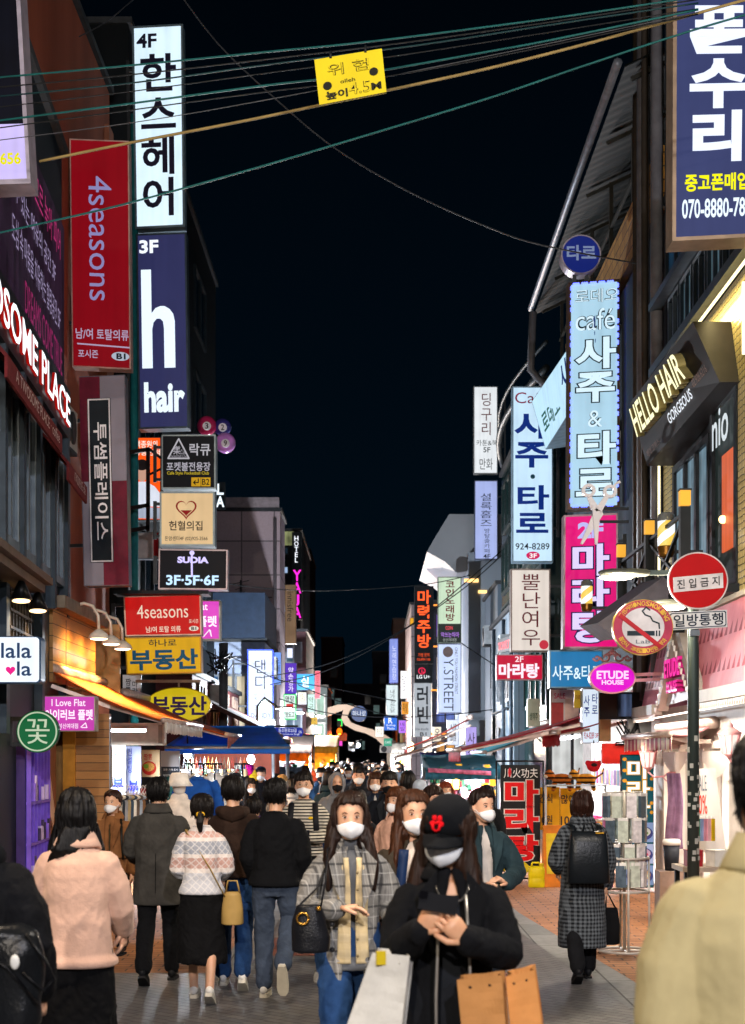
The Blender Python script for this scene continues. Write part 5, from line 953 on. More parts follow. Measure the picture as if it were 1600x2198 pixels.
def rf(y0, y1, zlo0, zlo1, zhi, mb):    # mansard strip leaning back
    mb.add([(3.97+.0*0, y0, zlo0), (3.97, y1, zlo1), (4.17, y1, zhi), (4.17, y0, zhi)], [(0, 1, 2, 3)]) if zlo0 == zlo1 else mb.add([(3.97+.2*(zlo0-2.66)/1.09, y0, zlo0), (3.97+.2*(zlo1-2.66)/1.09, y1, zlo1), (4.17, y1, zhi), (4.17, y0, zhi)], [(0, 1, 2, 3)])
mb = MB(); rf(16, 18.75, 2.72, 2.72, 3.75, mb); rf(21.3, 22.9, 2.66, 2.66, 3.75, mb); rf(18.75, 20.05, 2.72, 3.66, 3.75, mb); rf(20.05, 21.3, 3.66, 2.66, 3.75, mb); mb.add([(3.97, 22.9, 2.66), (4.17, 22.9, 3.75), (6.5, 22.9, 3.75), (6.5, 22.9, 2.66)], [(0, 1, 2, 3)]); mb.build('shingle_roof', pink, eh)
mb = MB()
for a, bq in (((18.75, 2.7), (20.05, 3.64)), ((20.05, 3.64), (21.3, 2.64))): mb.beam((3.94, a[0], a[1]), (3.98, bq[0], bq[1]), .14, .16)
mb.beam((3.9, 15.9, 2.66), (3.9, 18.75, 2.66), .14, .14); mb.beam((3.9, 21.3, 2.6), (3.9, 22.95, 2.6), .14, .14); mb.box((4.17, 19.5, 3.79), (.08, 7, .06)); mb.build('gable_trim', M('b4ada4', .6, var=.1), eh)
mb = MB()
for i in range(64):
    y = 16+i*.11
    z = 2.6 if y < 18.75 else 2.6+(y-18.75)*.72 if y < 20.05 else 3.54-(y-20.05)*.8 if y < 21.3 else 2.54
    mb.prism([(3.85, y-.04, z-.02), (3.85, y+.04, z-.02), (3.85, y, z-.09)], (.02, 0, 0))
mb.build('icing_teeth', M('efeae4', .5, var=.03), eh)
mb = MB(); mb.add([(4.0, 18.75, 2.7), (4.0, 21.3, 2.64), (4.0, 20.05, 3.6)], [(0, 1, 2)]); mb.build('gable_panel', M('c0bbb6', .5, var=.06), eh)
q = Plane((0, 0, 1, 1), 1); q.c = [V((3.96, 20.5, 3.18)), V((3.96, 19.5, 3.18)), V((3.96, 19.5, 2.78)), V((3.96, 20.5, 2.78))]; q.n = V((-1, 0, 0))
q.text('ETUDE', (0, -.1, 1, .5), [E('ff2aa8', 1, 0), M('c01880', .5)], eh, .01, depth=.1, bold=.03); q.text('HOUSE', (.15, .62, .85, 1.), [E('ff2aa8', 1, 0), M('c01880', .5)], eh, .01, depth=.1, bold=.03)
mb = MB(); mb.tube([(4.03, 16.2, 2.55), (4.03, 22.7, 2.5)], .012); mb.build('eave_lamp', E('fff0e0', 2.5, 0), eh); l = lamp('AREA', (3.95, 19.6, 2.47), 55, 'ffeedd', eh, 2.2, (3.4, 19.6, 0)); l.data.shape = 'RECTANGLE'; l.data.size = .1; l.data.size_y = 6; l.rotation_euler = (0, math.radians(12), 0)
mb = MB(); mb.box((4.6, 19.6, 2.12), (.3, 5, .03)); mb.box((5.8, 19.6, 2.12), (.3, 5, .03)); mb.build('ceiling_lamp', E('fff4e6', 3, 0), eh)
for y in (18, 21): lamp('AREA', (5.2, y, 2.08), 30, 'fff2e2', eh, 1.2, (5.2, y, 0))
mb = MB()
for y0, y1 in ((17.45, 19.55), (19.95, 22.2)):
    for y in (y0, y1, (y0+y1)/2): mb.box((4.2, y, 1.07), (.08, .09, 2.14))
    mb.box((4.2, (y0+y1)/2, 2.1), (.08, y1-y0, .09))
    mb.sheet(lambda u, v: V((4.1, y0+(y1-y0)*(.12+.76*u), 2.02-(.1+.22*(1-abs(2*u-1)**1.5))*v)), 14, 1)
mb.build('door_frame', M('e2d6cc', .5, var=.05), eh)
m, n, b = _new('striped_cloth'); t = n.nodes.new('ShaderNodeTexCoord'); sp_ = n.nodes.new('ShaderNodeSeparateXYZ'); n.links.new(t.outputs['Object'], sp_.inputs[0])
n.links.new(_mix(n, _math(n, 'GREATER_THAN', _math(n, 'FRACT', _math(n, 'DIVIDE', sp_.outputs[1], .3)), .5), lin('a8485c'), lin('d9c6b2')), b.inputs['Base Color']); b.inputs['Roughness'].default_value = .85; stripe_m = m
r = awning('red and cream striped awning over the cosmetics shop door', (4.15, 2.34), (3.62, 2.22), 18.9, 22.4, '8a5a5c', .2, stripe_m)
# wall lanterns
def lantern(x, y, z, k, lbl):
    r = root('wall_lantern', (x, y, z), lbl, 'lamp', 'pink lanterns of the cosmetics shop'); pm = M('d8989c', .4, .1)
    mb = MB(); mb.tube([(x, y, z+k*q_) for q_ in (0, .05, .08, .1)], [k*.02, k*.05, k*.1, k*.12], 8); mb.tube([(x, y, z+k*.42), (x, y, z+k*.46), (x, y, z+k*.52), (x, y, z+k*.56), (x, y, z+k*.58), (x, y, z+k*.66)], [k*.2, k*.21, k*.12, k*.06, k*.07, k*.012], 8)
    for i in range(8): a = i*.7854; mb.beam((x+math.cos(a)*k*.115, y+math.sin(a)*k*.115, z+k*.1), (x+math.cos(a)*k*.18, y+math.sin(a)*k*.18, z+k*.42), k*.025)
    mb.tube([(x, y, z), (x+k*.12, y, z-k*.12), (x+k*.35, y, z-k*.1), (x+k*.45, y, z-k*.02), (x+k*.6, y, z-k*.02)], k*.022, 8); mb.tube([(x+k*.3, y, z-k*.1), (x+k*.4, y, z-k*.2), (x+k*.5, y, z-k*.16), (x+k*.48, y, z-k*.08)], k*.016, 8); mb.build('frame', pm, r)
    mb = MB(); mb.tube([(x, y, z+k*.1), (x, y, z+k*.42)], [k*.1, k*.165], 8); mb.build('glass', E('fff2e6', 1.05, .05), r); lamp('POINT', (x-k*.3, y-k*.3, z+k*.25), 3, 'ffe8d0', r, .08)
lantern(3.73, 21.0, 1.75, .62, 'pink wall lantern lit white beside the teal menu board'); lantern(3.75, 16.3, 1.92, .62, 'pink wall lantern nearer the camera above the olive coat')
# goods in front of the shop
r = root('fabric_banner', P(1445, 1810, 20.5), 'mauve hanging dress banner in the doorway of the pink shop', 'banner'); mb = MB(); a = P(1432, 1660, 20.5); mb.sheet(lambda u, v: V((a.x+(.17+.07*v)*u+.02*math.sin(v*5), a.y+.03*math.sin(u*12+v*3), a.z-1.0*v)), 12, 20); mb.build('cloth_panel', cloth('8a6a88', weave=80), r, thick=.01)
r, pl = sign('standing_banner', 'white standing banner reading SALE 20% in front of the pink shop', (1492, 1650, 1566, 1830), 17.2, 'cfc8c4', [('SALE', (1496, 1664, 1530, 1698), '6a7480', 'h', 0, .0), ('20%', (1493, 1706, 1528, 1748), 'd84a3a', 'h', 0, .01), ('10,', (1511, 1752, 1521, 1760), '2a2a2c', 'h')], 0, .02, '9a9a9c', 0, quad=[(1494, 1650), (1536, 1650), (1560, 1830), (1488, 1830)])
for i in range(6):
    p = P(1489+i*8, 1757, 16.6); c = ('9a6aa0', '2f8a5a', '8aa0c8', 'c88a9a', 'd8a8b4', 'c9a81c')[i]; l = root('packet', p, '%s foil packet on the rack below the SALE banner' % ('violet', 'green', 'pale blue', 'pink', 'silver pink', 'yellow')[i], 'packet', 'packets below the SALE banner'); mb = MB(); mb.box(p-V((0, 0, .12)), (.04, .06, .24), .4); mb.build('pouch', M(c, .25, .3), l); mb = MB(); mb.box(p+V((0, 0, .01)), (.045, .065, .025), .4); mb.build('header_card', M('e6e0dc', .5), l)
r = root('goods_table', P(1515, 1890, 16.4), 'low goods table with boxes and a paper cup before the pink shop', 'table'); p = P(1515, 1880, 16.4); mb = MB(); mb.box((p.x+.2, p.y, .78), (1.0, .6, .05)); mb.build('table_top', wood('8a7a6a', 'a89a8a', .3, 'x'), r); mb = MB()
for sx in (-.25, .65):
    for sy in (-.25, .25): mb.beam((p.x+sx, p.y+sy, 0), (p.x+sx, p.y+sy, .76), .05)
mb.beam((p.x-.25, p.y-.25, .2), (p.x+.65, p.y-.25, .2), .04); mb.build('leg_frame', dsteel, r)
for i, (dx, c, lb) in enumerate(((-.15, '8a1c24', 'dark red box on the goods table'), (.1, 'd8d4cc', 'white box on the goods table'), (.32, '2f7a5a', 'green box on the goods table'), (.5, 'd07a2a', 'orange box on the goods table'))):
    k = root('goods_box', (p.x+dx, p.y-.1, .805), lb, 'box', 'boxes on the goods table'); mb = MB(); mb.box((p.x+dx, p.y-.1, .885), (.16, .2, .16), .3*i); mb.build('carton', M(c, .5), k); mb = MB(); mb.box((p.x+dx, p.y-.1, .97), (.17, .21, .012), .3*i); mb.build('lid', M(c, .4), k)
cx = P(1442, 1850, 18.5); r = root('paper_cup', (cx.x, cx.y, .6), 'tall dark cup with a white lid by the pink shop door', 'cup'); mb = MB(); mb.tube([(cx.x, cx.y, .6), (cx.x, cx.y, .9)], [.08, .1], 16); mb.build('cup_body', M('23262e', .5), r); mb = MB(); mb.tube([(cx.x, cx.y, .9), (cx.x, cx.y, .95), (cx.x, cx.y, .97)], [.11, .11, .09], 16); mb.build('lid', M('cfc8c0', .5), r)
mb = MB(); mb.box((cx.x, cx.y, .3), (.34, .34, .59)); mb.build('stand', M('8a7468', .6), r)
# ---- teal menu board with bowls
r, pl = sign('menu_board', 'tall teal lit menu board with white outlined syllables and three bowls of food', (1334, 1620, 1404, 1906), 22.4, '0d5560', [], .75, .12, '1a2a30', 2)
pl.text('마라탕', (1346, 1630, 1394, 1762), M('e0b020', .5), r, .012, 'v', .06); pl.text('마라탕', (1346, 1630, 1394, 1762), E('f2fbff', 1.1, 0, False), r, .016, 'v', .02)
for i, (y, c) in enumerate(((1766, 'd8d0c0'), (1812, 'c9a0b0'), (1858, 'd89a4a'))):
    art(pl, [[(1343, y), (1403, y), (1403, y+42), (1343, y+42)]], r, E('8fa4d0' if i != 1 else 'b9c0e0', .8, .2), .01, name='food_photo'); art(pl, [ell(1345, y+6, 1402, y+40, 24)], r, E('4a4a8a', .6, .2), .014, name='printed_bowl'); art(pl, [ell(1350, y+8, 1397, y+32, 24)], r, E(c, .9, .5), .018, name='printed_food')
    art(pl, [ell(1356+j*9, y+12+(j % 2)*7, 1365+j*9, y+19+(j % 2)*7, 8) for j in range(4)], r, E(('6a8a3a', 'd04a5a', 'f0e0a0')[i], .8, .3), .022, name='printed_garnish')
art(pl, [ell(1336, y, 1346, y+8, 8) for y in (1626, 1650, 1672, 1700)]+[ell(1395, y, 1403, y+8, 8) for y in (1640, 1668, 1690, 1720, 1740)], r, E('f0a02a', .9, .4), .02, name='printed_bites')
# ---- black standee and its frame
r, pl = sign('standee', 'tall black fabric standee with big red syllables in a thin steel frame', (1075, 1642, 1160, 1872), 24.3, '17181a', [('川火功夫', (1082, 1649, 1155, 1670), 'e8e6e6', 'h', 0, .0), ('2F', (1084, 1852, 1118, 1872), 'e2e2e0', 'h', 0, .04)], 0, .02, '17181a', 0)
pl.text('마라탕', (1084, 1674, 1152, 1850), M('e8e2de', .5), r, .012, 'v', .075); pl.text('마라탕', (1084, 1674, 1152, 1850), M('e0060f', .5, var=0), r, .016, 'v', .045)
art(pl, [ell(1091, 1648, 1098, 1668, 12)], r, M('d0182a', .5), .016, name='chilli_emblem'); art(pl, [[(1082, 1860), (1126, 1858), (1124, 1848), (1140, 1862), (1128, 1878), (1126, 1868), (1082, 1870)]], r, M('d8c41a', .5), .009, name='arrow')
mb = MB()
for x in (1066, 1167): mb.tube([pl.at(x, 1634, .0), V((pl.at(x, 1634).x, 24.3, 0))], .014); mb.tube([V((pl.at(x, 1634).x, 24.0, .014)), V((pl.at(x, 1634).x, 24.9, .014))], .016)
mb.tube([pl.at(1066, 1634), pl.at(1167, 1634)], .014); mb.tube([pl.at(1066, 1886), pl.at(1167, 1886)], .014); mb.build('frame', M('1d1e20', .4, .6), r)
# ---- bright shop between the standee and the menu board
sh = root('snack_shop', (4.3, 27, 0), 'brightly lit open shop with a red beam behind the houndstooth coat', 'shop')
mb = MB(); mb.box((6.6, 27.2, 1.5), (.1, 7.5, 3)); mb.box((5.4, 30.95, 1.5), (2.4, .1, 3)); mb.box((5.4, 27.2, 2.98), (2.5, 7.6, .1)); mb.box((4.3, 30.3, 1.5), (.2, 1.2, 2.9)); mb.box((4.28, 24.0, 2.85), (.14, 2.0, .7)); mb.build('wall', M('b9b4ae', .7), sh)
mb = MB(); mb.box((4.05, 23.05, 2.0), (1.3, .1, .3)); mb.build('red_beam', M('c01e14', .5), sh)
mb = MB(); mb.box((4.5, 23.2, 1.1), (.25, .2, 2.2)); mb.build('black_post', M('15171a', .5), sh)
mb = MB()
for i in range(9): mb.box((6.5, 24.5+i*.7, 1.2), (.04, .64, 1.9))
for z in (.7, 1.2, 1.7, 2.2): mb.box((6.35, 27.2, z), (.35, 6.6, .04))
mb.build('shelf', M('d8d8d6', .5), sh); mb = MB()
for i in range(230): mb.box((6.3-R.random()*.15, 24.2+R.random()*6, R.choice((.72, 1.22, 1.72, 2.22))+.12), (.1, .14, R.uniform(.14, .34)), R.random(), i % 5)
mb.build('stock', [M(c, .5) for c in ('d8508a', 'e6e2dc', 'd8a030', '4a7ac0', 'c02a30')], sh)
mb = MB()
for y in (24.4, 25.6, 26.8, 28, 29.2): mb.box((4.7, y, 2.88), (1.2, .1, .04))
mb.build('ceiling_lamp', E('f6faff', 9, 0), sh)
for y in (24.8, 27, 29): lamp('AREA', (4.6, y, 2.82), 150, 'f4f8ff', sh, 1.2, (4.2, y, 0))
for i in range(6): tl = P(1196+i*13, 1590-i*2, 25.0+i*.1); mb = MB(); mb.beam(tl, tl+V((.16, .3, .06)), .03); mb.build('front_lamp', E('f6faff', 7, 0), sh)
for i, (rc_, tx, lb) in enumerate((((1156, 1690, 1202, 1782), ('간식', '10원'), 'yellow cloth banner with dark writing left of the houndstooth coat'), ((1203, 1692, 1250, 1780), ('많이', '100'), 'yellow cloth banner partly behind the houndstooth coat'))):
    x0, y0, x1, y1 = rc_; sign('cloth_banner', lb, rc_, 24.8+.1*i, 'e8a818', [(tx[0], (x0+2, y0+14, x1-16, y0+34), '3a2a30', 'h'), (tx[1], (x0+1, y0+60, x1-16, y0+80), '3a2a30', 'h')], 0, .02, 'a8780c', 0, cat='banner')
r = root('wall_poster', P(1300, 1420, 23.1), 'beige panel with blue and white fortune posters under the blue box sign', 'sign'); 
sign('light_box_sign', 'white light box with blue fortune syllables and phone number above the bright shop', (1250, 1478, 1287, 1596), 24.4, 'dceafa', [('사주', (1254, 1492, 1266, 1540), '1e50c8', 'v'), ('타로', (1271, 1488, 1283, 1536), '1e50c8', 'v'), ('924-8289', (1254, 1572, 1276, 1586), 'c0205a', 'h'), ('3F', (1278, 1574, 1285, 1584), 'd02050', 'h')], 1.05, .2, '9aa4b0', 2)
bpy.data.objects.remove(r)
r = root('wall_panel', P(1300, 1590, 23.9), 'plain tan panel beside the white fortune light box', 'panel'); pl = Plane((1288, 1490, 1312, 1592), 23.9); mb = MB(); pl.slab(mb, (1288, 1490, 1312, 1592), 0, .1); mb.build('board', M('9a7a58', .7), r); mb = MB()
for x, y in ((1291, 1494), (1309, 1494), (1291, 1588), (1309, 1588)): pl.shape(mb, ell(x-1, y-1, x+1, y+1, 8), .006, .02)
mb.build('bolt', steel, r)
sign('poster', 'pale green upright poster above the red awning', (1132, 1500, 1160, 1560), 28.5, 'b9c8b0', [('생맥주', (1137, 1530, 1155, 1546), '3a5a40', 'h')], 0, .06, '8a8a80', 1, cat='poster'); sign('poster', 'white and pink product poster above the red awning', (1182, 1480, 1244, 1560), 26.4, 'e6d8d6', [('SALE', (1190, 1488, 1214, 1500), 'd02a60', 'h')], 0, .08, '9a9090', 1, cat='poster', panels=(((1184, 1508, 1210, 1556), 'c04a4a', 0), ((1214, 1500, 1242, 1552), 'e0c0b0', 0)))
sign('poster', 'yellow leaf shaped poster beside the white fortune light box', (1233, 1482, 1249, 1520), 24.6, 'e2c23a', [('타로', (1236, 1492, 1246, 1502), '8a3a1a', 'h')], 0, .03, '9a8a40', 0, cat='poster')
r = root('television', P(1345, 1535, 22.9), 'small dark television screen above the red beam', 'television'); pl = Plane((1325, 1486, 1362, 1540), (22.9, 23.3, 23.3, 22.9)); mb = MB(); pl.slab(mb, (1325, 1486, 1384, 1544), 0, .3); mb.build('case', M('1b1c20', .4), r); mb = MB(); pl.slab(mb, (1328, 1490, 1356, 1538), .006, .02); mb.build('screen', E('6a7ea8', .5, .5), r)
r = root('meter_box', P(1365, 1590, 23), 'grey utility box with a tangle of black wires above the red beam', 'utility box'); mb = MB(); mb.box(P(1372, 1560, 23.1), (.34, .2, .22)); mb.build('case', M('6d6f70', .6), r); mb = MB()
for i in range(14):
    a = P(1318+R.random()*60, 1545+R.random()*20, 22.95); bq = P(1318+R.random()*75, 1585+R.random()*15, 22.95); mb.tube([a, (a+bq)/2+V((R.uniform(-.1, .1), -.05, -.12)), bq], .012, 6)
mb.build('wire_tangle', M('101113', .6), r)
mb = MB(); mb.box((5.4, 27.2, .02), (2.3, 7.4, .03)); mb.build('shop_floor', M('a89c90', .4), sh)
tb = root('display_table', (3.75, 25.6, 0), 'long display table of bright goods under the red awning', 'table'); mb = MB(); mb.box((3.75, 25.6, .72), (.9, 2.6, .06)); mb.build('table_top', M('d0ccc6', .5), tb); mb = MB()
for y in (24.5, 26.7):
    for x in (3.4, 4.1): mb.beam((x, y, 0), (x, y, .69), .05)
mb.beam((3.4, 24.5, .3), (3.4, 26.7, .3), .03); mb.beam((4.1, 24.5, .3), (4.1, 26.7, .3), .03); mb.beam((3.4, 24.5, .3), (4.1, 24.5, .3), .03); mb.build('leg_frame', steel, tb)
mb = MB()
for i in range(90): s_ = R.uniform(.06, .15); mb.box((3.75+R.uniform(-.38, .38), 25.6+R.uniform(-1.2, 1.2), .75+s_*.7), (s_, s_, s_*1.4), R.random(), i % 6)
mb.build('stock', [M(c, .4) for c in ('e0487a', 'f0e8e0', 'f0b020', '3a8ad0', '48a858', 'c8242c')], tb)
mb = MB()
for i in range(44):
    y = 24.3+(i % 22)*.17; z = 1.95-.34*(i//22); mb.box((4.0, y, z), (.03, .13, .26), R.uniform(-.3, .3), i % 5)
mb.build('hung_packets', [M(c, .3) for c in ('f2e6ea', 'd86a9a', '8ab8d8', 'f0c84a', '9a70c8')], sh)
# toy tigers
for i, (x, lb, c) in enumerate(((1206, 'orange plush tiger toy on the left above the yellow banners', 'c8702a'), (1258, 'golden plush tiger toy nearer the menu board', 'd8922a'))):
    p = P(x, 1672, 24.2); r = root('plush_tiger', p, lb, 'toy'); mb = MB(); mb.ball(p, (.17, .09, .085)); mb.ball(p+V((-.19, -.03, .06)), (.085, .08, .075))
    for sx in (-.1, .1):
        for sy in (-.05, .05): mb.limb([p+V((sx, sy, -.03)), p+V((sx*1.3, sy, -.17))], [.04, .03], 8)
    for s in (-1, 1): mb.ball(p+V((-.19, s*.055, .13)), .025)
    mb.tube([p+V((.16, 0, .02)), p+V((.26, 0, .08)), p+V((.28, 0, .18))], [.02, .018, .014], 8); mb.build('plush_body', cloth(c, '3a2214', 'stripe', .07), r, voxel=.014); mb = MB(); mb.ball(p+V((-.24, -.06, .04)), (.04, .035, .03)); mb.build('muzzle', cloth('e6d8c4'), r)
k = root('toy_shelf', P(1235, 1700, 24.2), 'wire shelf carrying the plush tigers', 'shelf'); mb = MB(); a, bq = P(1172, 1686, 24.1), P(1300, 1686, 24.1); mb.box((a+bq)/2, ((bq-a).length, .3, .02)); mb.beam(V((a.x, a.y, 0)), a, .03); mb.beam(V((bq.x, bq.y, 0)), bq, .03); mb.build('frame', M('a9acb0', .4, .6), k)
r = root('plush_toy', P(1275, 1640, 24), 'small red plush toy hanging under the red beam', 'toy'); p = P(1275, 1645, 24); mb = MB(); mb.ball(p, (.11, .07, .09)); mb.ball(p+V((-.09, 0, .05)), .045); mb.ball(p+V((.09, 0, .05)), .045); mb.build('plush_body', cloth('c01c28'), r, voxel=.014); mb = MB(); mb.tube([p+V((0, 0, .08)), p+V((0, 0, .4))], .008); mb.ball(p+V((0, -.06, .02)), (.05, .02, .03)); mb.build('cord', M('2a1a1a', .6), r)
# yellow can, orange stand
cp = V(((1152-800)*23.2/F, 23.2, 0)); r = root('plastic_can', cp, 'yellow plastic can on the pavement beside the black standee', 'can'); mb = MB(); mb.loft([[cp+V((x*k, y*k, z)) for x, y in [(math.copysign(abs(math.cos(a))**.5, math.cos(a))*.12, math.copysign(abs(math.sin(a))**.5, math.sin(a))*.1) for a in [j/24*6.283 for j in range(24)]]] for z, k in ((0, .92), (.02, 1), (.12, 1), (.13, .97), (.15, .97), (.16, 1), (.28, 1), (.31, .9), (.32, .5))]); mb.build('body', M('d8c414', .4), r); mb = MB(); mb.tube([cp+V((-.08, 0, .31)), cp+V((-.06, 0, .37)), cp+V((.04, 0, .37)), cp+V((.06, 0, .31))], .014); mb.build('handle', M('d8c414', .4), r); mb = MB(); mb.tube([cp+V((.08, 0, .3)), cp+V((.08, 0, .36))], .03); mb.build('cap', M('c9b020', .4), r)
cp = V(((1186-800)*23.4/F, 23.4, 0)); r = root('floor_sign', cp, 'orange folding floor sign with a yellow panel behind the yellow can', 'sign'); mb = MB(); mb.prism([cp+V(q_) for q_ in ((-.14, -.2, 0), (-.14, .2, 0), (-.14, .03, .92), (-.14, -.03, .92))], (.28, 0, 0)); mb.build('board', M('d87a10', .5), r); mb = MB(); mb.prism([cp+V(q_) for q_ in ((-.1, -.17, .2), (.1, -.17, .2), (.1, -.06, .8), (-.1, -.06, .8))], (0, -.012, .0)); mb.build('panel', M('e0c020', .5), r)
# sock rack (white wire, three tiers)
rp_ = V((2.5, 15.4, 0)); r = root('sock_rack', rp_, 'white wire rack with tiers of packed socks beside the houndstooth coat', 'rack'); mb = MB(); pw = M('c4bdb4', .4, .3)
mb.tube([rp_+V((0, 0, .02)), rp_+V((0, 0, 1.62))], .018)
for z, q_ in ((.03, .26), (.62, .24), (.95, .24)): mb.tube([rp_+V((math.cos(a)*q_, math.sin(a)*q_, z)) for a in [j/20*6.2832 for j in range(21)]], .014, 6)
for a in (0, 1.57, 3.14, 4.71):
    mb.tube([rp_+V((0, 0, .03)), rp_+V((math.cos(a)*.26, math.sin(a)*.26, .03))], .012, 6); mb.tube([rp_+V((math.cos(a)*.25, math.sin(a)*.25, .03)), rp_+V((math.cos(a)*.24, math.sin(a)*.24, .95))], .012, 6)
    for z in (1.12, 1.36, 1.6): mb.tube([rp_+V((0, 0, z)), rp_+V((math.cos(a+.4)*.2, math.sin(a+.4)*.2, z))], .008, 6)
mb.build('frame', pw, r)
pc = ['dfe6e2', 'c9d8d4', '9ab0b4', 'd8d0b4', 'a05a80', '5a6a78', 'c8d0c0', 'e6e0e0', '40525e']
for t_, z in enumerate((1.58, 1.34, 1.08, .9)):
    for j in range(9):
        a = j*.698+t_*.3; k = root('sock_packet', rp_+V((math.cos(a)*.2, math.sin(a)*.2, z)), 'clear packet of %s socks on the %s tier of the wire rack' % (('white', 'mint', 'grey', 'cream', 'plum', 'slate', 'sage', 'pale pink', 'navy')[j], ('top', 'second', 'third', 'lowest')[t_]), 'socks', 'sock packets on the wire rack')
        c = rp_+V((math.cos(a)*.2, math.sin(a)*.2, z-.12)); mb = MB(); mb.box(c, (.03, .1, .22), a); mb.build('sock_bag', M(pc[j], .2, 0, .3, 20), k); mb = MB(); mb.box(c+V((0, 0, .118)), (.034, .1, .03), a); mb.build('header_card', M('e8e4de', .4), k)
# ================================================================ traffic signs, street lamps, arch, cables
pm = M('3f4a48', .5, .5, .3, 3, streak=True)
px_ = (1489-800)*15.7/F; r = root('sign_pole', (px_, 15.7, 0), 'dark steel pole with stickers carrying the no entry sign', 'pole'); mb = MB(); mb.tube([(px_, 15.7, 0), (px_, 15.7, 3.1), (px_, 15.7, 3.95)], [.062, .058, .05], 20); mb.build('shaft', pm, r); mb = MB()
for i in range(26): a = R.uniform(3.4, 5.9); z = R.uniform(.9, 2.2); mb.box((px_+math.cos(a)*.062, 15.7+math.sin(a)*.062, z), (.035, .006, R.uniform(.02, .06)), a+1.57)
mb.build('sticker_scraps', M('a9aaa4', .7), r); mb = MB(); mb.beam((px_, 15.62, 3.2), (px_, 15.75, 3.2), .1, .06); mb.beam((px_, 15.62, 3.75), (px_, 15.75, 3.75), .1, .06); mb.build('clamp', steel, r)
pl = Plane((1434, 1185, 1564, 1308), 15.6); r = root('no_entry_sign', pl.at(1499, 1308), 'round red no entry sign with a white bar and black syllables', 'traffic sign'); mb = MB(); pl.shape(mb, ell(1434, 1185, 1564, 1308, 56), 0, .02); mb.build('rim', M('c9c2c2', .5), r); mb = MB(); pl.shape(mb, ell(1437, 1188, 1561, 1305, 56), .006, .01); mb.build('face', M('b0040c', .6, var=.05), r); art(pl, [[(1445, 1240), (1552, 1230), (1553, 1262), (1446, 1272)]], r, M('d8d4d6', .5), name='white_bar')
q = Plane((1445, 1240, 1553, 1272), 15.6, quad=[(1445, 1240), (1552, 1230), (1553, 1262), (1446, 1272)]); q.text('진 입 금 지', (1453, 1246, 1545, 1266), M('16181c', .5), r, .02, bold=.01)
r, pl = sign('one_way_plate', 'white rectangular plate with a dark border and four syllables under the no entry sign', (1436, 1311, 1563, 1351), 15.6, 'd4d6d8', [('일방통행', (1446, 1317, 1554, 1345), '1d2a3c', 'h')], 0, .02, '9a9c9e', 0, cat='traffic sign', quad=[(1436, 1315), (1561, 1309), (1562, 1346), (1437, 1353)]); mb = MB(); ring(mb, pl, rrect(1438, 1313, 1561, 1349, 5), rrect(1440, 1315, 1559, 1347, 5), .008, .004); mb.build('border', M('2a3a50', .5), r)
def nosmoke(rect, d, lbl, group, arm_=None, lit=.0, deep=.1):
    x0, y0, x1, y1 = rect; w_ = x1-x0; cx, cy_ = (x0+x1)/2, (y0+y1)/2; pl = Plane(rect, d); r = root('no_smoking_sign', pl.at(cx, y1), lbl, 'sign', group); mb = MB(); pl.shape(mb, ell(*rect, 48), 0, deep); mb.build('rim', M('b9952c', .4, .4), r)
    def sub(k): return ell(cx-w_/2*k, cy_-(y1-y0)/2*k, cx+w_/2*k, cy_+(y1-y0)/2*k, 48)
    mb = MB(); pl.shape(mb, sub(.98), .006, .01); mb.build('red_band', M('b23a58', .45), r); mb = MB(); pl.shape(mb, sub(.7), .012, .01); mb.build('white_disc', E('dcdde2', lit, .02) if lit else M('d6d4d8', .5), r)
    k = w_/128; art(pl, strip(pl, [(cx-48*k, cy_-24*k), (cx+34*k, cy_+40*k)], 9*k), r, M('b8202c', .45), .024, name='red_bar'); art(pl, [[(cx-34*k, cy_+8*k), (cx+24*k, cy_+8*k), (cx+24*k, cy_+18*k), (cx-34*k, cy_+18*k)]]+strip(pl, [(cx+28*k, cy_+8*k), (cx+28*k, cy_+18*k)], 3*k)+strip(pl, [(cx+34*k, cy_+8*k), (cx+34*k, cy_+18*k)], 3*k), r, M('20303a', .5), .018, name='cigarette')
    art(pl, strip(pl, [(cx+34*k, cy_+3*k), (cx+33*k, cy_-8*k), (cx+20*k, cy_-13*k), (cx+15*k, cy_-22*k), (cx+4*k, cy_-26*k), (cx-2*k, cy_-34*k), (cx+6*k, cy_-42*k), (cx+14*k, cy_-36*k)], 3*k), r, M('20303a', .5), .018, name='smoke_curl')
    if w_ > 100:
        v0 = []; mb = MB()
        for txt, a0, a1, rad in (('금연거리·NOSMOKING', 205, 345, .83), ('흡연시 과태료10만원 부과', 155, 30, .83)):
            n_ = len(txt)
            for i, ch in enumerate(txt):
                if ch == ' ': continue
                a = math.radians(a0+(a1-a0)*(i+.5)/n_); v, f = words2d(ch, (-4.2, -5.2, 4.2, 5.2), 'h', .02); up = 1 if a0 > 180 else -1; px2, py2 = cx+w_/2*rad*math.cos(a), cy_+w_/2*rad*.94*math.sin(a); th = a+math.pi/2*(1 if up > 0 else -1)
                mb.add([pl.at(px2+x*math.cos(th)-y*math.sin(th), py2+x*math.sin(th)+y*math.cos(th), .02) for x, y in v], f)
        mb.build('lettering', M('e6b84a', .5), r, fixn=False); pl.text('Lab', (cx-16, cy_+27, cx+14, cy_+35), M('6a7480', .5), r, .02, bold=0)
    if arm_: mb = MB(); mb.beam(pl.at(cx, cy_, -.44), pl.at(arm_, cy_, -.44), .04); mb.beam(pl.at(cx, cy_, -.05), pl.at(cx, cy_, -.46), .05); mb.build('bracket', dsteel, r)
    return r
nosmoke((1316, 1287, 1446, 1406), 15.3, 'large round no smoking sign with a gold rim beside the pole', None, 1489, .0)
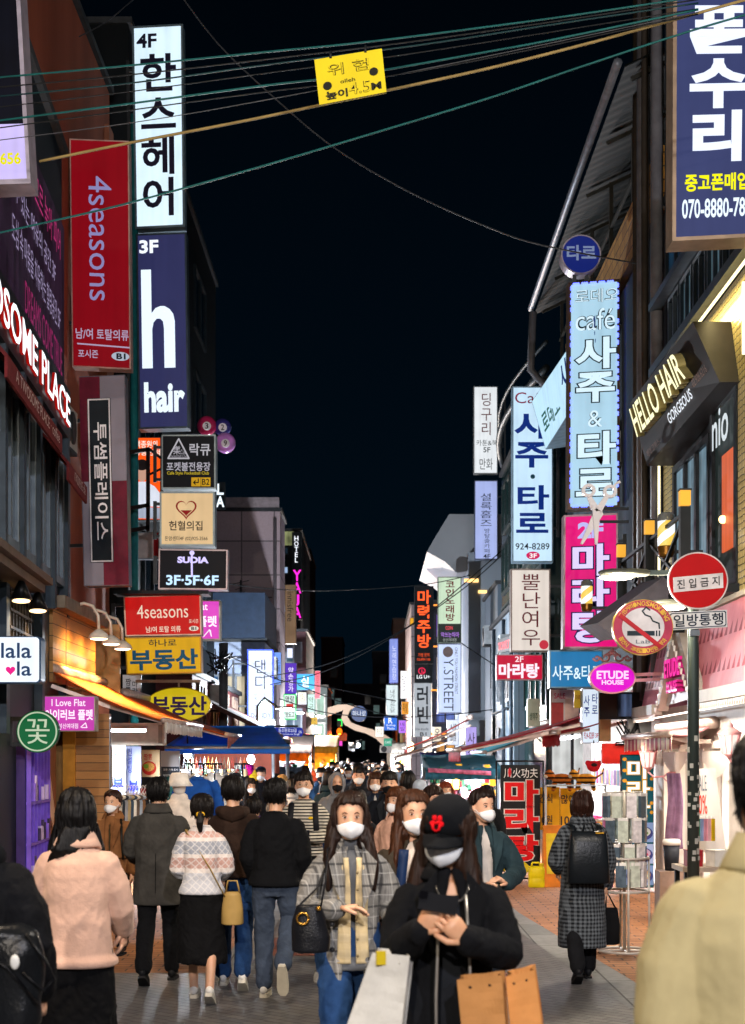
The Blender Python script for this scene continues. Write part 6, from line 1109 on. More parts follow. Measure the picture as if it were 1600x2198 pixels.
nosmoke((572, 1580, 608, 1612), 36, 'round no smoking sign right above the blue awning', 'no smoking signs down the left side'); nosmoke((605, 1580, 628, 1606), 42, 'round no smoking sign in the middle under the street name plate', 'no smoking signs down the left side'); nosmoke((649, 1575, 671, 1600), 46, 'round no smoking sign at the right of the street name plate', 'no smoking signs down the left side')
# luminaires
def luminaire(x, y, z, lbl, w_, watt, col, dirx=-1, pole=None, group=None, e=12, L=.52):
    r = root('street_lamp', (x, y, z) if pole is None else (pole, y, 0), lbl, 'street lamp', group); mb = MB(); mb.loft([[V((x+dirx*(t-.5)*L, y+math.cos(a)*.11*k, z+.05+math.sin(a)*.045*k)) for a in [j/14*6.283 for j in range(14)]] for t, k in ((0, .5), (.06, .8), (.3, 1), (.75, .95), (.95, .6), (1, .25))]); mb.build('housing', M('5d605a', .5, .4), r)
    mb = MB(); mb.ball((x+dirx*.08, y, z+.0), (L*.34, .085, .028)); mb.build('lens', E(col, e, 0), r); mb = MB()
    if pole is None: mb.beam((x-dirx*L*.45, y, z+.05), (px_, y, z+.05), .05)
    else: mb.tube([(pole, y, 0), (pole, y, z+.1), (pole+dirx*.15, y, z+.3), (x-dirx*L*.4, y, z+.08)], [.08, .06, .045, .035], 12)
    mb.build('arm' if pole is None else 'pole', pm, r)
    lamp('POINT', (x+dirx*.08, y, z-.16), watt, col, r, .12)
    return r
p = P(1340, 1240, 15.75); luminaire(p.x, 15.75, p.z, 'grey oval street lamp head on an arm left of the no entry sign', .4, 120, 'fff0d4', -1)
p = P(1452, 1305, 16.4); luminaire(p.x, 16.4, p.z, 'second grey lamp head tucked behind the no entry sign', .3, 18, 'fff0d4', -1)
p = P(612, 1524, 40); luminaire(p.x, 40, p.z, 'white street lamp over the stalls on the left beyond the blue awning', .4, 2300, 'eef6ff', 1, (555-800)*40/F)
p = P(640, 1531, 62); luminaire(p.x, 62, p.z, 'far street lamp beside the street name plate', .4, 2200, 'f2f4ff', 1, p.x-.9)
p = P(688, 1538, 84); luminaire(p.x, 84, p.z, 'farthest street lamp just before the pale arch', .4, 5000, 'fff0e0', 1, p.x-1.0)
for x, y, c, lb in ((-3.3, -9.0, 'fff0de', 'street lamp behind the photographer on the left pavement'), (3.3, -8.0, 'f6f4ff', 'street lamp behind the photographer on the right pavement')):
    luminaire(x*.75, y, 8.2, lb, .9, 2500, c, -1 if x > 0 else 1, x, 'street lamps along the road')  # unseen lamps added behind the camera to light people and signs from the front
for x, c, lb in ((-3.7, 'ffe6c8', 'street lamp on the left kerb just ahead of the photographer, above the frame'), (3.7, 'fff4e6', 'street lamp on the right kerb just ahead of the photographer, above the frame')):
    luminaire(x*.72, 6.5, 6.4, lb, .9, 420, c, -1 if x > 0 else 1, x, 'street lamps along the road')  # unseen lamps added overhead to brighten the near road and shoulders
# street name plate, orange far lamp
k = root('street_name_sign', P(617, 1580, 38.2), 'blue street name plate with white writing over the left stalls', 'sign'); pl = Plane((582, 1562, 652, 1581), 38.2); mb = MB(); pl.shape(mb, [(586, 1562), (648, 1562), (652, 1571), (648, 1581), (586, 1581), (582, 1571)], 0, .05); mb.build('plate', E('1a2fb0', .7, .05), k)
for t, q_ in (('동소문로22길', (598, 1564, 637, 1572)), ('Dongsomun-ro 22-gil', (593, 1574, 643, 1579)), ('18', (586, 1568, 592, 1574)), ('16', (642, 1568, 648, 1574))): pl.text(t, q_, E('e6ecff', .9, 0, False), k, .01, bold=.005)
mb = MB(); mb.beam(pl.at(552, 1559, -.05), pl.at(640, 1559, -.05), .05); mb.build('arm', dsteel, k)
for i, (x, y, d, c, lb, wt_) in enumerate(((729, 1570, 112, 'ff6a10', 'orange sodium lamp glowing at the far end of the street', 900), (693, 1597, 100, 'ffd8a0', 'small warm bulb far left above the crowd', 60), (681, 1600, 95, 'ffc070', 'small amber bulb over the far yellow stall', 60), (770, 1600, 105, 'e6f4ff', 'cold white bulb near the far right stall', 80), (882, 1602, 56, 'ffe0a0', 'warm lamp under the far red awning', 60))): bulb(x, y, d, lb, wt_, c, .2 if i == 0 else .12, 2.5 if i == 0 else 14)
sign('letter_sign', 'tiny magenta lit sign at the end of the street', (729, 1591, 735, 1601), 110, 'f03ac0', [], 1.2, .2, '401030', 0); sign('neon_sign', 'small green neon squiggle above the sodium lamp', (724, 1543, 736, 1560), 108, '0c1a14', [('ㄱ', (725, 1544, 735, 1559), '30f060', 'h', 1.6, .02)], 0, .1, '0c1a14', 0)
sign('wall_sign', 'dim red lit shop front at the end of the street', (722, 1574, 745, 1590), 116, '5a1c0c', [], .8, .2, '301008', 1)
# arch
r = root('street_arch', P(745, 1560, 95), 'pale wave shaped steel arch carrying a blue disc across the street', 'arch'); pl = Plane((640, 1500, 850, 1600), 95)
top = [(640, 1571), (655, 1548), (675, 1531), (700, 1520), (725, 1513), (748, 1512), (766, 1516), (752, 1524), (746, 1538), (754, 1551), (775, 1559), (800, 1566), (825, 1576), (850, 1592)]
bot = [(664, 1571), (680, 1552), (700, 1540), (722, 1530), (734, 1526), (736, 1524), (737, 1524), (736, 1530), (733, 1542), (740, 1556), (762, 1568), (785, 1574), (808, 1586), (824, 1602)]
mb = MB(); mb.loft([[pl.at(*a), pl.at(*b_), pl.at(*b_, -.5), pl.at(*a, -.5)] for a, b_ in zip(top, bot)], 0, False); mb.build('ribbon', M('8f857e', .6, 0, .2, .4), r)
mb = MB(); pl.shape(mb, ell(754, 1515, 788, 1549), .05, .4); mb.build('disc', E('1b4a8a', .7, .2), r); pl.text('하나로', (757, 1526, 786, 1538), E('cfe0f4', .8, 0, False), r, .08, bold=0)
mb = MB()
for x in (652, 838): a = pl.at(x, 1585, -.25); mb.beam(V((a.x, a.y, 0)), a, .4)
mb.build('post', M('6a6662', .6), r)
# ---- overhead cables
cm = {'t': M('0f4a4a', .5), 'k': M('141618', .6), 'y': M('7d6c44', .7), 'g': M('3a3c40', .6), 'd': M('0c2c30', .5)}
def cable(pts, d0, d1, rad, c, lbl, sag=0):
    a = []; n_ = len(pts)-1
    for i in range(len(pts)):
        t = (pts[i][0]-pts[0][0])/((pts[-1][0]-pts[0][0]) or 1); a.append(P(pts[i][0], pts[i][1], d0+(d1-d0)*t))
    out = []
    for i in range(len(a)-1):
        p0, p1, p2, p3 = a[max(0, i-1)], a[i], a[i+1], a[min(len(a)-1, i+2)]
        for s in range(6):
            t = s/6; out.append(.5*((2*p1)+(p2-p0)*t+(2*p0-5*p1+4*p2-p3)*t*t+(3*p1-p0-3*p2+p3)*t**3))
    mb = MB(); out.append(a[-1]); mb.tube(out, rad, 6); o = mb.build('overhead_cable', cm[c]); return tag(o, lbl, 'cable', 'overhead cables')
ln = [([(-60, 171), (280, 140), (560, 112), (800, 88), (1130, 46), (1300, 22), (1500, -8)], 't', .012, 'upper teal cable crossing the white 4F sign near its top'), ([(-60, 192), (280, 160), (560, 128), (860, 92), (1200, 44), (1500, -2)], 'k', .009, 'thin black cable just below the upper teal one'), ([(-60, 212), (280, 178), (560, 140), (900, 96), (1200, 50), (1500, 6)], 'd', .01, 'dark green cable third from the top'), ([(-60, 236), (280, 196), (560, 158), (900, 112), (1500, 18)], 'k', .007, 'thin black cable above the second bright teal cable'), ([(-60, 266), (280, 222), (560, 184), (760, 160), (1050, 110), (1200, 82), (1500, 20)], 't', .013, 'lower bright teal cable passing behind the yellow danger board'), ([(-60, 282), (280, 236), (560, 198), (800, 168), (1060, 122), (1500, 30)], 'k', .008, 'thin black cable hugging the lower teal cable'), ([(-60, 308), (290, 262), (560, 216), (900, 150), (1500, 26)], 'g', .006, 'thin grey cable above the beige one'), ([(85, 346), (280, 306), (550, 254), (830, 194), (1050, 146), (1250, 96), (1440, 44), (1640, -12)], 'y', .018, 'thick beige cable sloping up to the right'), ([(-40, 508), (130, 470), (290, 432), (550, 360), (800, 286), (1050, 210), (1250, 142), (1470, 70), (1640, 20)], 't', .013, 'lone teal cable lowest of the crossing bundle')]
for pts, c, rad, lb in ln: cable(pts, 13.2, 12.4, rad*.65, c, lb)
cable([(385, -15), (470, 95), (590, 210), (720, 318), (880, 412), (1040, 484), (1165, 526), (1420, 575)], 24, 24, .012, 'g', 'long sagging grey cable across the middle of the sky'); cable([(170, 78), (230, 45), (290, -5)], 24, 26, .01, 'g', 'short grey cable at the top left')
for i, (pts, lb) in enumerate((([(470, 1250), (560, 1262), (700, 1268), (900, 1256), (1010, 1235)], 'thin dark cable strung level between the far buildings'), ([(580, 1470), (700, 1440), (840, 1370), (1000, 1260), (1100, 1170)], 'thin cable rising to the right before the lilac sign'), ([(560, 1455), (720, 1420), (900, 1330), (1080, 1180)], 'second thin cable rising to the right'), ([(600, 1500), (700, 1530), (830, 1540), (960, 1535), (1080, 1520)], 'low sagging cable in front of the arch'), ([(640, 1470), (740, 1510), (880, 1548)], 'cable dropping from the left over the arch'), ([(470, 1400), (540, 1430), (600, 1460), (700, 1475), (850, 1505)], 'black cable leaving the pole by the white DANDY sign'), ([(990, 1380), (1050, 1420), (1100, 1450), (1180, 1490)], 'cable sagging over the grey wall on the right'))): cable(pts, 44, 48, .016, 'k', lb)
r = root('cable_bundle', P(465, 1420, 34), 'tangle of black cables beside the pale tiled block', 'cable'); mb = MB()
for i in range(16):
    a = P(440+R.random()*30, 1390+R.random()*60, 33.5); b_ = P(470+R.random()*40, 1395+R.random()*30, 34.5); mb.tube([a, (a+b_)/2+V((R.uniform(-.1, .1), 0, -R.uniform(.05, .35))), b_], .014, 6)
mb.build('wires', cm['k'], r); mb = MB(); mb.tube([(P(480, 1400, 34.6).x, 34.6, 0), P(480, 1380, 34.6)], .1, 12); mb.build('pole', M('4a4c4e', .7), r)
r, pl = sign('danger_board', 'yellow danger board with black writing hung on the overhead cables', (675, 104, 830, 225), 12.3, 'bcac14', [], 0, .03, '8a8020', 0, quad=[(675, 128), (820, 104), (830, 197), (686, 225)]); nb = M('1a1a12', .6)
pl.text('위 험', (702, 124, 796, 156), nb, r, .012, bold=.012); pl.text('위 험', (702, 124, 796, 156), M('bcac14', .5), r, .016, bold=-.012)
for t, q_, b_ in (('olleh', (728, 170, 762, 180), 0), ('높이', (692, 195, 742, 218), .03), ('M', (797, 194, 820, 214), .04)): pl.text(t, q_, nb, r, .012, bold=b_)
pl.text('4.5', (746, 184, 795, 216), nb, r, .012, bold=.01); pl.text('4.5', (746, 184, 795, 216), M('bcac14', .5), r, .016, bold=-.014)
for x, y in ((698, 180), (806, 164)): art(pl, [ell(x-10, y-11, x+10, y+11, 24)], r, M('15160f', .6), name='dot')
mb = MB()
for x in (712, 792): mb.tube([pl.at(x, 108, 0), pl.at(x+2, 88, 0)], .012, 6)
mb.build('hook', dsteel, r)
# drooping grey shade over the crossing by the salon, television antenna
r = root('shop_canopy', P(1370, 1330, 18.6), 'dark grey pointed canopy jutting out behind the round no smoking sign', 'canopy'); mb = MB(); mb.prism([P(1283, 1338, 18.6), P(1425, 1238, 18.9), P(1452, 1262, 18.9), P(1450, 1330, 18.7), P(1330, 1372, 18.5)], (.0, 1.6, .1)); mb.build('canopy_board', M('4c4a52', .6), r)
mb = MB(); mb.beam(P(1420, 1240, 19), P(1448, 1240, 20), .06); mb.build('strut', dsteel, r)
r = root('antenna', P(515, 1300, 54), 'bare roof antenna in front of the pale tiled block', 'antenna'); a = P(517, 1300, 54); mb = MB(); mb.tube([a, P(517, 1245, 54)], .03)
for y, w_ in ((1250, 18), (1262, 12), (1274, 9)): mb.tube([P(517-w_, y+4, 54), P(517+w_, y-4, 54)], .014, 6)
mb.build('mast', M('2a2c30', .5, .4), r); mb = MB(); mb.beam(V((a.x, a.y, 6.4)), a, .12); mb.build('base', dsteel, r)
# ================================================================ people
def se(cx, cy_, z, rx, ry, n=28, p=2.3):
    o = []
    for j in range(n):
        a = j/n*6.28318; c, s = math.cos(a), math.sin(a)
        o.append(V((cx+rx*math.copysign(abs(c)**(2/p), c), cy_+ry*math.copysign(abs(s)**(2/p), s), z)))
    return o
HEAD = [(-.004, .026, -.078, -.03), (.006, .042, -.09, -.01), (.028, .055, -.094, .03), (.055, .064, -.094, .07), (.085, .07, -.092, .092), (.115, .0735, -.0905, .1), (.145, .075, -.09, .103), (.175, .072, -.083, .098), (.2, .061, -.066, .083), (.217, .04, -.04, .058), (.225, .015, -.01, .03)]
def hprof(z):
    if z <= HEAD[0][0]: return HEAD[0][1:]
    for a, b in zip(HEAD, HEAD[1:]):
        if z <= b[0]:
            t = (z-a[0])/(b[0]-a[0]); return tuple(a[i]*(1-t)+b[i]*t for i in (1, 2, 3))
    return HEAD[-1][1:]
def hpt(th, z, g=0.):
    """a point on the head; th measured from straight ahead"""
    rx, f, b = hprof(z); cy_ = (f+b)/2; ry = (b-f)/2; return V(((rx+g)*math.sin(th), cy_-(ry+g)*math.cos(th), z))
def cshell(mb, rows, n=22):
    """open shell: rows of (z, half opening angle, inner grow, outer grow, dy)"""
    rings = []
    for z, op, gi, go, dy in rows:
        ang = [op+(6.28318-2*op)*j/n for j in range(n+1)]
        rings.append([hpt(a, z, go)+V((0, dy, 0)) for a in ang]+[hpt(a, z, gi)+V((0, dy, 0)) for a in reversed(ang)])
    return mb.loft(rings)
def hand(mb, w_, f, nrm, side, curl=.35, k=1., spread=1.):
    f = V(f).normalized(); nrm = V(nrm); nrm = (nrm-f*nrm.dot(f)).normalized(); a = f.cross(nrm)*side; w_ = V(w_)
    mb.tube([w_-f*.03*k, w_, w_+f*.03*k, w_+f*.065*k, w_+f*.088*k], [.024*k, .026*k, .036*k, .04*k, .034*k], 12, flat=.5, up=nrm.cross(f).cross(f)*-1 if 0 else a.cross(f))
    for i, (o, L) in enumerate(((.03, .066), (.0105, .078), (-.0095, .073), (-.029, .056))):
        p = w_+f*.075*k+a*(o*k*spread); d = (f+a*o*1.5).normalized(); pts = [p]; c = curl*(1+.12*i)
        for q_, sl in enumerate((.46, .32, .25)):
            d = (d*math.cos(c)+nrm*math.sin(c)).normalized(); pts.append(pts[-1]+d*L*sl*k)
        mb.tube([pts[0], pts[1], pts[2], pts[3], pts[3]+d*.004*k], [.0098*k, .009*k, .0082*k, .0068*k, .003*k], 8)
    p = w_+f*.018*k+a*.03*k; d = (f*.6+a*.65+nrm*.35).normalized(); e = (f*.85+a*.2+nrm*.5).normalized()
    mb.tube([p-d*.012*k, p+d*.03*k, p+d*.03*k+e*.028*k, p+d*.03*k+e*.05*k, p+d*.03*k+e*.054*k], [.014*k, .0125*k, .0105*k, .0085*k, .004*k], 8)
def folds(k, amp=1., seed=0.):
    o = V((seed*3.1, seed*1.7, seed))
    return lambda c: amp*(.010*noise.noise(V((c.x*8, c.y*8, c.z*3.2))+o)+.012*(.35-abs(noise.noise(V((c.x*11+c.z*5, c.y*11, c.z*7))+o)))+.005*(.3-abs(noise.noise(V((c.x*24-c.z*14, c.y*24, c.z*17))+o)))+.0015*noise.noise(c*60+o))
SHOE = {'sneaker': ('d8d4cc', 'c9c2b2'), 'black': ('16171a', '1c1c1e'), 'boot': ('141518', '101012')}
LEGS = {'stand': ((-.09, 0, 0, 0), (.09, .02, 0, 0)), 'walk': ((-.085, -.2, 0, 0), (.085, .24, .05, -.5)), 'walk2': ((-.085, .24, .05, -.5), (.085, -.2, 0, 0)), 'lift': ((-.1, .34, .2, -1.15), (.09, -.05, 0, 0))}
def tprof(z):
    for a, b in zip(TP, TP[1:]):
        if z <= b[0]: t = max(0, (z-a[0])/(b[0]-a[0])); return tuple((a[i]*(1-t)+b[i]*t)*.9 for i in (1, 2))
    return TP[-1][1]*.9, TP[-1][2]*.9
TP = ((.75, .2, .152), (.88, .19, .14), (1.0, .176, .125), (1.1, .172, .122), (1.2, .182, .127), (1.28, .188, .124), (1.34, .186, .112), (1.385, .165, .095), (1.415, .118, .083))
_pc = [0]
def person(lbl, px, d, yaw, h, top='2a2c30', top_kind='coat', hem=.8, bottom='22252b', bot_kind='trousers', skirt_hem=.35, hair='short', hair_col='17120f', hair_len=-.2, mask='e4e4e6', arms=None, legs='stand', shoe='black', lod=1, bulk=.0, sex='m', hy=0., hp=0., hr_=0., skin='cfa283', topmat=None, inner=None, opening=0., botmat=None, group=None, bare=False, face=True, lean=0., X=None, collar='coat', itop=1.435, famp=1.25, cat='person', shoulder=1., fringe=True, hood=None, hands=True, z0=0.):
    _pc[0] += 1; seed = _pc[0]*1.37; k = h/1.7; X = (px-CX)*d/F if X is None else X
    r = root('person', (X, d, z0), lbl, cat, group, math.radians(yaw)); T = r.matrix_basis.copy()
    vx = (.0085, .0125, .022, .034)[lod]; fem = sex == 'f'; sw = (.9 if fem else 1.)*shoulder
    S = lambda x, y, z: V((x*k, (y+lean*max(0, z-.9))*k, z*k))
    ch = V((0, (.0+lean*.6)*k, h-.225*k)); Mh = Matrix.Translation(ch+V((0, .03*k, .03*k))) @ Matrix.Rotation(hy, 4, 'Z') @ Matrix.Rotation(hr_, 4, 'Y') @ Matrix.Rotation(hp, 4, 'X') @ Matrix.Translation((0, -.03*k, -.03*k)) @ Matrix.Scale(k, 4)
    def addh(src, dst): dst.add([Mh @ V(v) for v in src.v], src.f, 0, True)
    # arms
    A = {-1: ((-.222, .03, 1.11), (-.225, -.06, .87), (0, -.1, -1), (1, 0, 0), .4), 1: ((.222, .03, 1.11), (.225, -.06, .87), (0, -.1, -1), (-1, 0, 0), .4)}
    for s, v in (arms or {}).items(): A[s] = v+A[s][len(v):]
    # ---- body: one skin surface
    mb = MB(); hb = MB()
    hb.loft([[hpt(a, z) for a in [j/28*6.28318 for j in range(28)]] for z, *_ in HEAD])
    if lod < 3:
        hb.tube([(0, -.084, .105), (0, -.098, .08), (0, -.108, .062), (0, -.095, .052)], [.009, .011, .015, .008], 8)
        for s in (-1, 1): hb.ball((s*.077, .012, .092), (.013, .022, .032), 10)
    addh(hb, mb)
    mb.tube([S(0, .02, 1.36), S(0, .022, 1.43), Mh @ V((0, .012, .03)), Mh @ V((0, .01, .07))], [.062*k*sw, .053*k*(.93 if fem else 1.03), .052*k*(.93 if fem else 1.03), .05*k], 14)
    mb.loft([se(0, (.01+lean*max(0, z-.9))*k, z*k, rx*k*sw, ry*k) for z, rx, ry in ((.84, .12, .085), (.95, .125, .09), (1.05, .115, .08), (1.25, .135, .09), (1.36, .13, .075), (1.4, .08, .06))])
    for s in (-1, 1): mb.limb([S(s*.155*sw, .01, 1.35), S(*A[s][0]), S(*A[s][1])], [.045*k, .036*k, .026*k], 10)
    L = LEGS[legs] if isinstance(legs, str) else legs; feet = []
    for (fx, fy, fz, pitch) in L:
        hip = S(fx, 0, .88); hip.y = .01; ank = V((fx*1.05*k, (fy+.02)*k, (fz+.085)*k)); bend = .05+.12*max(0, fz)*3
        kn = (hip+ank)/2+V((fx*.05, -bend*k-(.1*k if fz > .1 else 0), .02*k)); feet.append((hip, kn, ank, pitch)); mb.limb([hip, kn, ank], [.075*k, .052*k, .036*k], 10)
    body = mb.build('body', skinmat(skin), r, False, voxel=max(vx*.75, .0075) if lod < 2 else vx*.8, smooth=2)
    if hands and lod < 3:
        hm = MB()
        for s in (-1, 1):
            if lod < 2: hand(hm, S(*A[s][1]), A[s][2], A[s][3], s, A[s][4], k)
            else: hm.limb([S(*A[s][1]), S(*A[s][1])+V(A[s][2]).normalized()*.12*k], [.028*k, .03*k], 8, flat=.6)
        me = body.data; nv = len(me.vertices); ov = [tuple(v.co) for v in me.vertices]; of = [tuple(p.vertices) for p in me.polygons]
        nm = bpy.data.meshes.new('body'); nm.from_pydata(ov+hm.v, [], of+[[i+nv for i in f] for f in hm.f]); nm.polygons.foreach_set('use_smooth', [True]*len(nm.polygons)); nm.materials.append(skinmat(skin)); nm.update(); body.data = nm; bpy.data.meshes.remove(me)
    # ---- face
    if face and lod < 3:
        for s in (-1, 1):
            p = hpt(s*.42, .113, .0015); e = MB(); e.ball(Mh @ p, (.0125*k, .005*k, .0036*k), 10, mat=Mh.to_3x3().normalized()); eo = e.build('eye', M('d8d2cc', .3, var=.02), r, False)
            e = MB(); e.ball(Mh @ (p+V((0, -.0045, 0))), (.0064*k, .0045*k, .0042*k), 10, mat=Mh.to_3x3().normalized()); e.build('iris', M('1a100c', .15, var=0), eo, False)
            if lod < 2: b = MB(); b.tube([Mh @ hpt(s*(.24+.1*i), .131+.007*math.sin(i*.9), .003) for i in range(5)], [.0015*k, .0026*k, .0027*k, .002*k, .001*k], 6); b.build('eyebrow', M('4a3022', .9), r, False); b = MB(); b.tube([Mh @ hpt(s*(.28+.075*i), .118+.004*math.sin(i*.75), .005) for i in range(5)], .0018*k, 6); b.build('eyelid', M('2a1712', .6), r, False)
    if mask:
        m_ = MB(); g = lambda th, t: Mh @ (hpt(th, -.004+.096*t*(1-.22*abs(th)), .011+.006*math.sin(t*3.14)+.02*math.exp(-(th*3)**2)*math.sin(max(0, t)*2.6))+V((0, 0, .02*abs(th)*(1-t)*.9)))
        m_.sheet(lambda u, v: g((u-.5)*2.15, v), 18, 8); mo = m_.build('mask', cloth(mask, weave=500, var=.05, fuzz=.05), r, False, thick=.003)
        if lod < 2:
            m_ = MB()
            for s in (-1, 1):
                for t in (.15, .8): m_.tube([g(s*1.06, t), Mh @ hpt(s*1.35, .06+.03*t, .004), Mh @ V((s*.083, .02, .08+.03*t))], .0022*k, 6)
            m_.build('ear_loop', cloth(mask, weave=500, var=.05, fuzz=.05), mo, False)
    # ---- trousers or skirt, shoes
    bm = botmat or cloth(bottom, weave=300)
    if bot_kind == 'trousers':
        t = MB(); t.loft([se(0, .01*k, z*k, rx*k*(.96 if fem else 1), ry*k) for z, rx, ry in ((.8, .15, .1), (.88, .18, .125), (.96, .175, .12), (1.04, .16, .105))])
        for hip, kn, ank, _ in feet: t.limb([hip+V((0, 0, .0)), kn, ank+V((0, 0, .03*k))], [.1*k, .076*k, .066*k], 14)
        t.build('trousers', bm, r, False, voxel=vx, disp=folds(k, 1.1, seed))
    else:
        t = MB(); hz = skirt_hem; t.loft([se(0, .01*k, z*k, rx*k, ry*k) for z, rx, ry in ((1.06, .14, .1), (.98, .16, .115), (.86, .185, .135), (.7, .19, .15), ((.7+hz)/2, .195, .165), (hz+.02, .2, .175), (hz, .195, .17), (hz+.005, .17, .15))])
        t.build('skirt', bm, r, False, voxel=vx, disp=folds(k, 1.6, seed))
    if lod < 3 and d > 9:
        up, so = SHOE.get(shoe, SHOE['black']); ref = ((-.06, .025), (0, .036), (.06, .038), (.12, .042), (.17, .036), (.2, .018))
        for hip, kn, ank, pitch in feet:
            R3 = Matrix.Rotation(-pitch, 3, 'X')
            q = lambda y, x, z: ank+R3 @ V((x*k, -y*k, (z-.085)*k))
            s_ = MB(); s_.loft([[q(y, math.cos(a)*w_, .028+(1+math.sin(a))*hh) for a in [j/14*6.283 for j in range(14)]] for (y, w_), hh in zip(ref, (.03, .045, .038, .026, .022, .012))])
            if shoe == 'boot': s_.limb([q(-.0, 0, .08), q(-.0, 0, .22)], [.05*k, .055*k], 12)
            so_ = s_.build('shoe', M(up, .5), r, False)
            s_ = MB(); s_.loft([[q(y, math.cos(a)*w_*1.08, zz) for y, w_, a in [(ref[i][0], ref[i][1], 0) for i in range(6)]+[(ref[i][0], ref[i][1], math.pi) for i in range(5, -1, -1)]] for zz in (0.001, .034 if shoe == 'sneaker' else .02)], sm=False); s_.build('sole', M(so, .7), so_, False)
    # ---- upper clothing
    tm = topmat or cloth(top); b = bulk*.55
    def torso(dst, op=0., hemz=hem, g=0., topz=1.445):
        rows = [(hemz, .192+b*1.2, .155+b), (hemz+.03, .194+b*1.2, .157+b)]
        for z, rx, ry in ((.6, .207, .158), (.75, .2, .152), (.88, .19, .14), (1.0, .176, .125), (1.1, .172, .122), (1.2, .182, .127), (1.28, .188, .124), (1.34, .182, .112), (1.375, .16, .1), (1.4, .132, .09), (1.42, .105, .08), (topz, .075, .07)):
            if hemz+.06 < z <= topz: rows.append((z, rx*.9+b*(1 if z < 1.3 else .5)+g, ry+b*(1 if z < 1.36 else .4)+g))
        if not op: dst.loft([se(0, (.012+lean*max(0, z-.9))*k, z*k, rx*k*(sw if z > 1.05 else (sw+1)/2), ry*k) for z, rx, ry in rows])
        else:
            rings = []
            for z, rx, ry in rows:
                o_ = op*(1. if z < 1.2 else max(.35, 1-(z-1.2)*2.2)); an = [o_+(6.28318-2*o_)*j/34 for j in range(35)]; rx *= (sw if z > 1.05 else (sw+1)/2)
                pt = lambda a, q_: V(((rx-q_)*k*math.sin(a), (.012+lean*max(0, z-.9))*k-(ry-q_)*k*math.cos(a), z*k))
                rings.append([pt(a, 0) for a in an]+[pt(a, .03) for a in reversed(an)])
            dst.loft(rings)
    t = MB(); torso(t, opening)
    for s in (-1, 1):
        el, wr = S(*A[s][0]), S(*A[s][1]); cu = el+(wr-el)*.93; t.limb([S(s*.152*sw, .012, 1.33), (S(s*.152*sw, .012, 1.33)+el)/2+V((s*.012*k, 0, 0)), el, (el+cu)/2, cu], [(.062+b*.7)*k, (.063+b*.8)*k, (.056+b*.8)*k, (.052+b*.7)*k, (.045+b*.5)*k], 14)
    gk = {'coat': 'coat', 'knit': 'sweater', 'jacket': 'jacket'}.get(top_kind, top_kind)
    fd = folds(k, famp, seed); to = t.build(gk, tm, r, False, voxel=vx, disp=lambda c: fd(c)*min(1., max(.12, (c.z-hem*k)/.14)), smooth=3)
    if inner:
        im = inner if not isinstance(inner, str) else cloth(inner)
        t = MB(); bq = b; b = max(b-.012, -.014); torso(t, 0, max(.8, hem) if opening else .95, -.01, itop); b = bq; t.build('inner_top', im, r, False, voxel=vx, disp=folds(k, .6, seed+2))
    if collar and lod < 3:
        t = MB()
        if collar == 'coat':     # turned-over collar with lapels
            n = 22; an = [.5+(6.28318-1.0)*j/n for j in range(n+1)]
            rings = [[V(((.064+g_)*k*math.sin(a)*1.05, (.012+lean*.5)*k-(.062+g_*.9)*k*math.cos(a), (z_+(.01 if abs(a-3.14) < 1.5 else -.012))*k)) for a in an] for g_, z_ in ((.008, 1.43), (.006, 1.485), (.018, 1.49), (.05, 1.425), (.046, 1.415), (.012, 1.42))]
            t.loft(rings, cap=False, closed=False)
            if opening:
                for s in (-1, 1): t.prism([S(s*.055, -.075, 1.44), S(s*.125, -.098-b, 1.36), S(s*.1, -.128-b, 1.24), S(s*.048, -.14-b, 1.12), S(s*.042, -.12-b, 1.28)], (0, -.012*k, 0))
        elif collar == 'round': t.tube([V((math.sin(a)*.068*k, (.014+lean*.5)*k-math.cos(a)*.066*k, (1.44+.015*math.cos(a+3.14))*k)) for a in [j/20*6.2832 for j in range(21)]], .012*k, 8)
        elif collar == 'turtle': t.loft([se(0, (.018+lean*.5)*k, z*k, q_*k, q_*k*.98) for z, q_ in ((1.42, .075), (1.45, .063), (1.485, .06), (1.49, .056), (1.45, .052))])
        elif collar == 'hood': t.limb([S(-.1, .03, 1.43), S(-.06, .1, 1.42), S(0, .125, 1.40), S(.06, .1, 1.42), S(.1, .03, 1.43)], [.045*k, .06*k, .07*k, .06*k, .045*k], 12); t.limb([S(-.1, .02, 1.43), S(-.06, -.07, 1.4), S(-.03, -.1, 1.36)], [.04*k, .03*k, .02*k], 10); t.limb([S(.1, .02, 1.43), S(.06, -.07, 1.4), S(.03, -.1, 1.36)], [.04*k, .03*k, .02*k], 10)
        t.build('collar', tm if collar != 'turtle' else (inner if inner and not isinstance(inner, str) else cloth(inner or top)), to, False, voxel=0 if collar == 'coat' else vx*.9, disp=None, thick=.008 if collar == 'coat' and not opening else 0)
    # ---- hair / headgear
    hm_ = hairmat(hair_col); t = MB(); u = MB()
    fr = .178 if not fringe else .15; fo = 0. if fringe else .32
    def strands(amp): return lambda c: amp*(noise.noise(V((math.atan2(c.y-ch.y, c.x)*5, c.z*6, seed)))*.010+noise.noise(V((math.atan2(c.y-ch.y, c.x)*17, c.z*9, seed)))*.005)
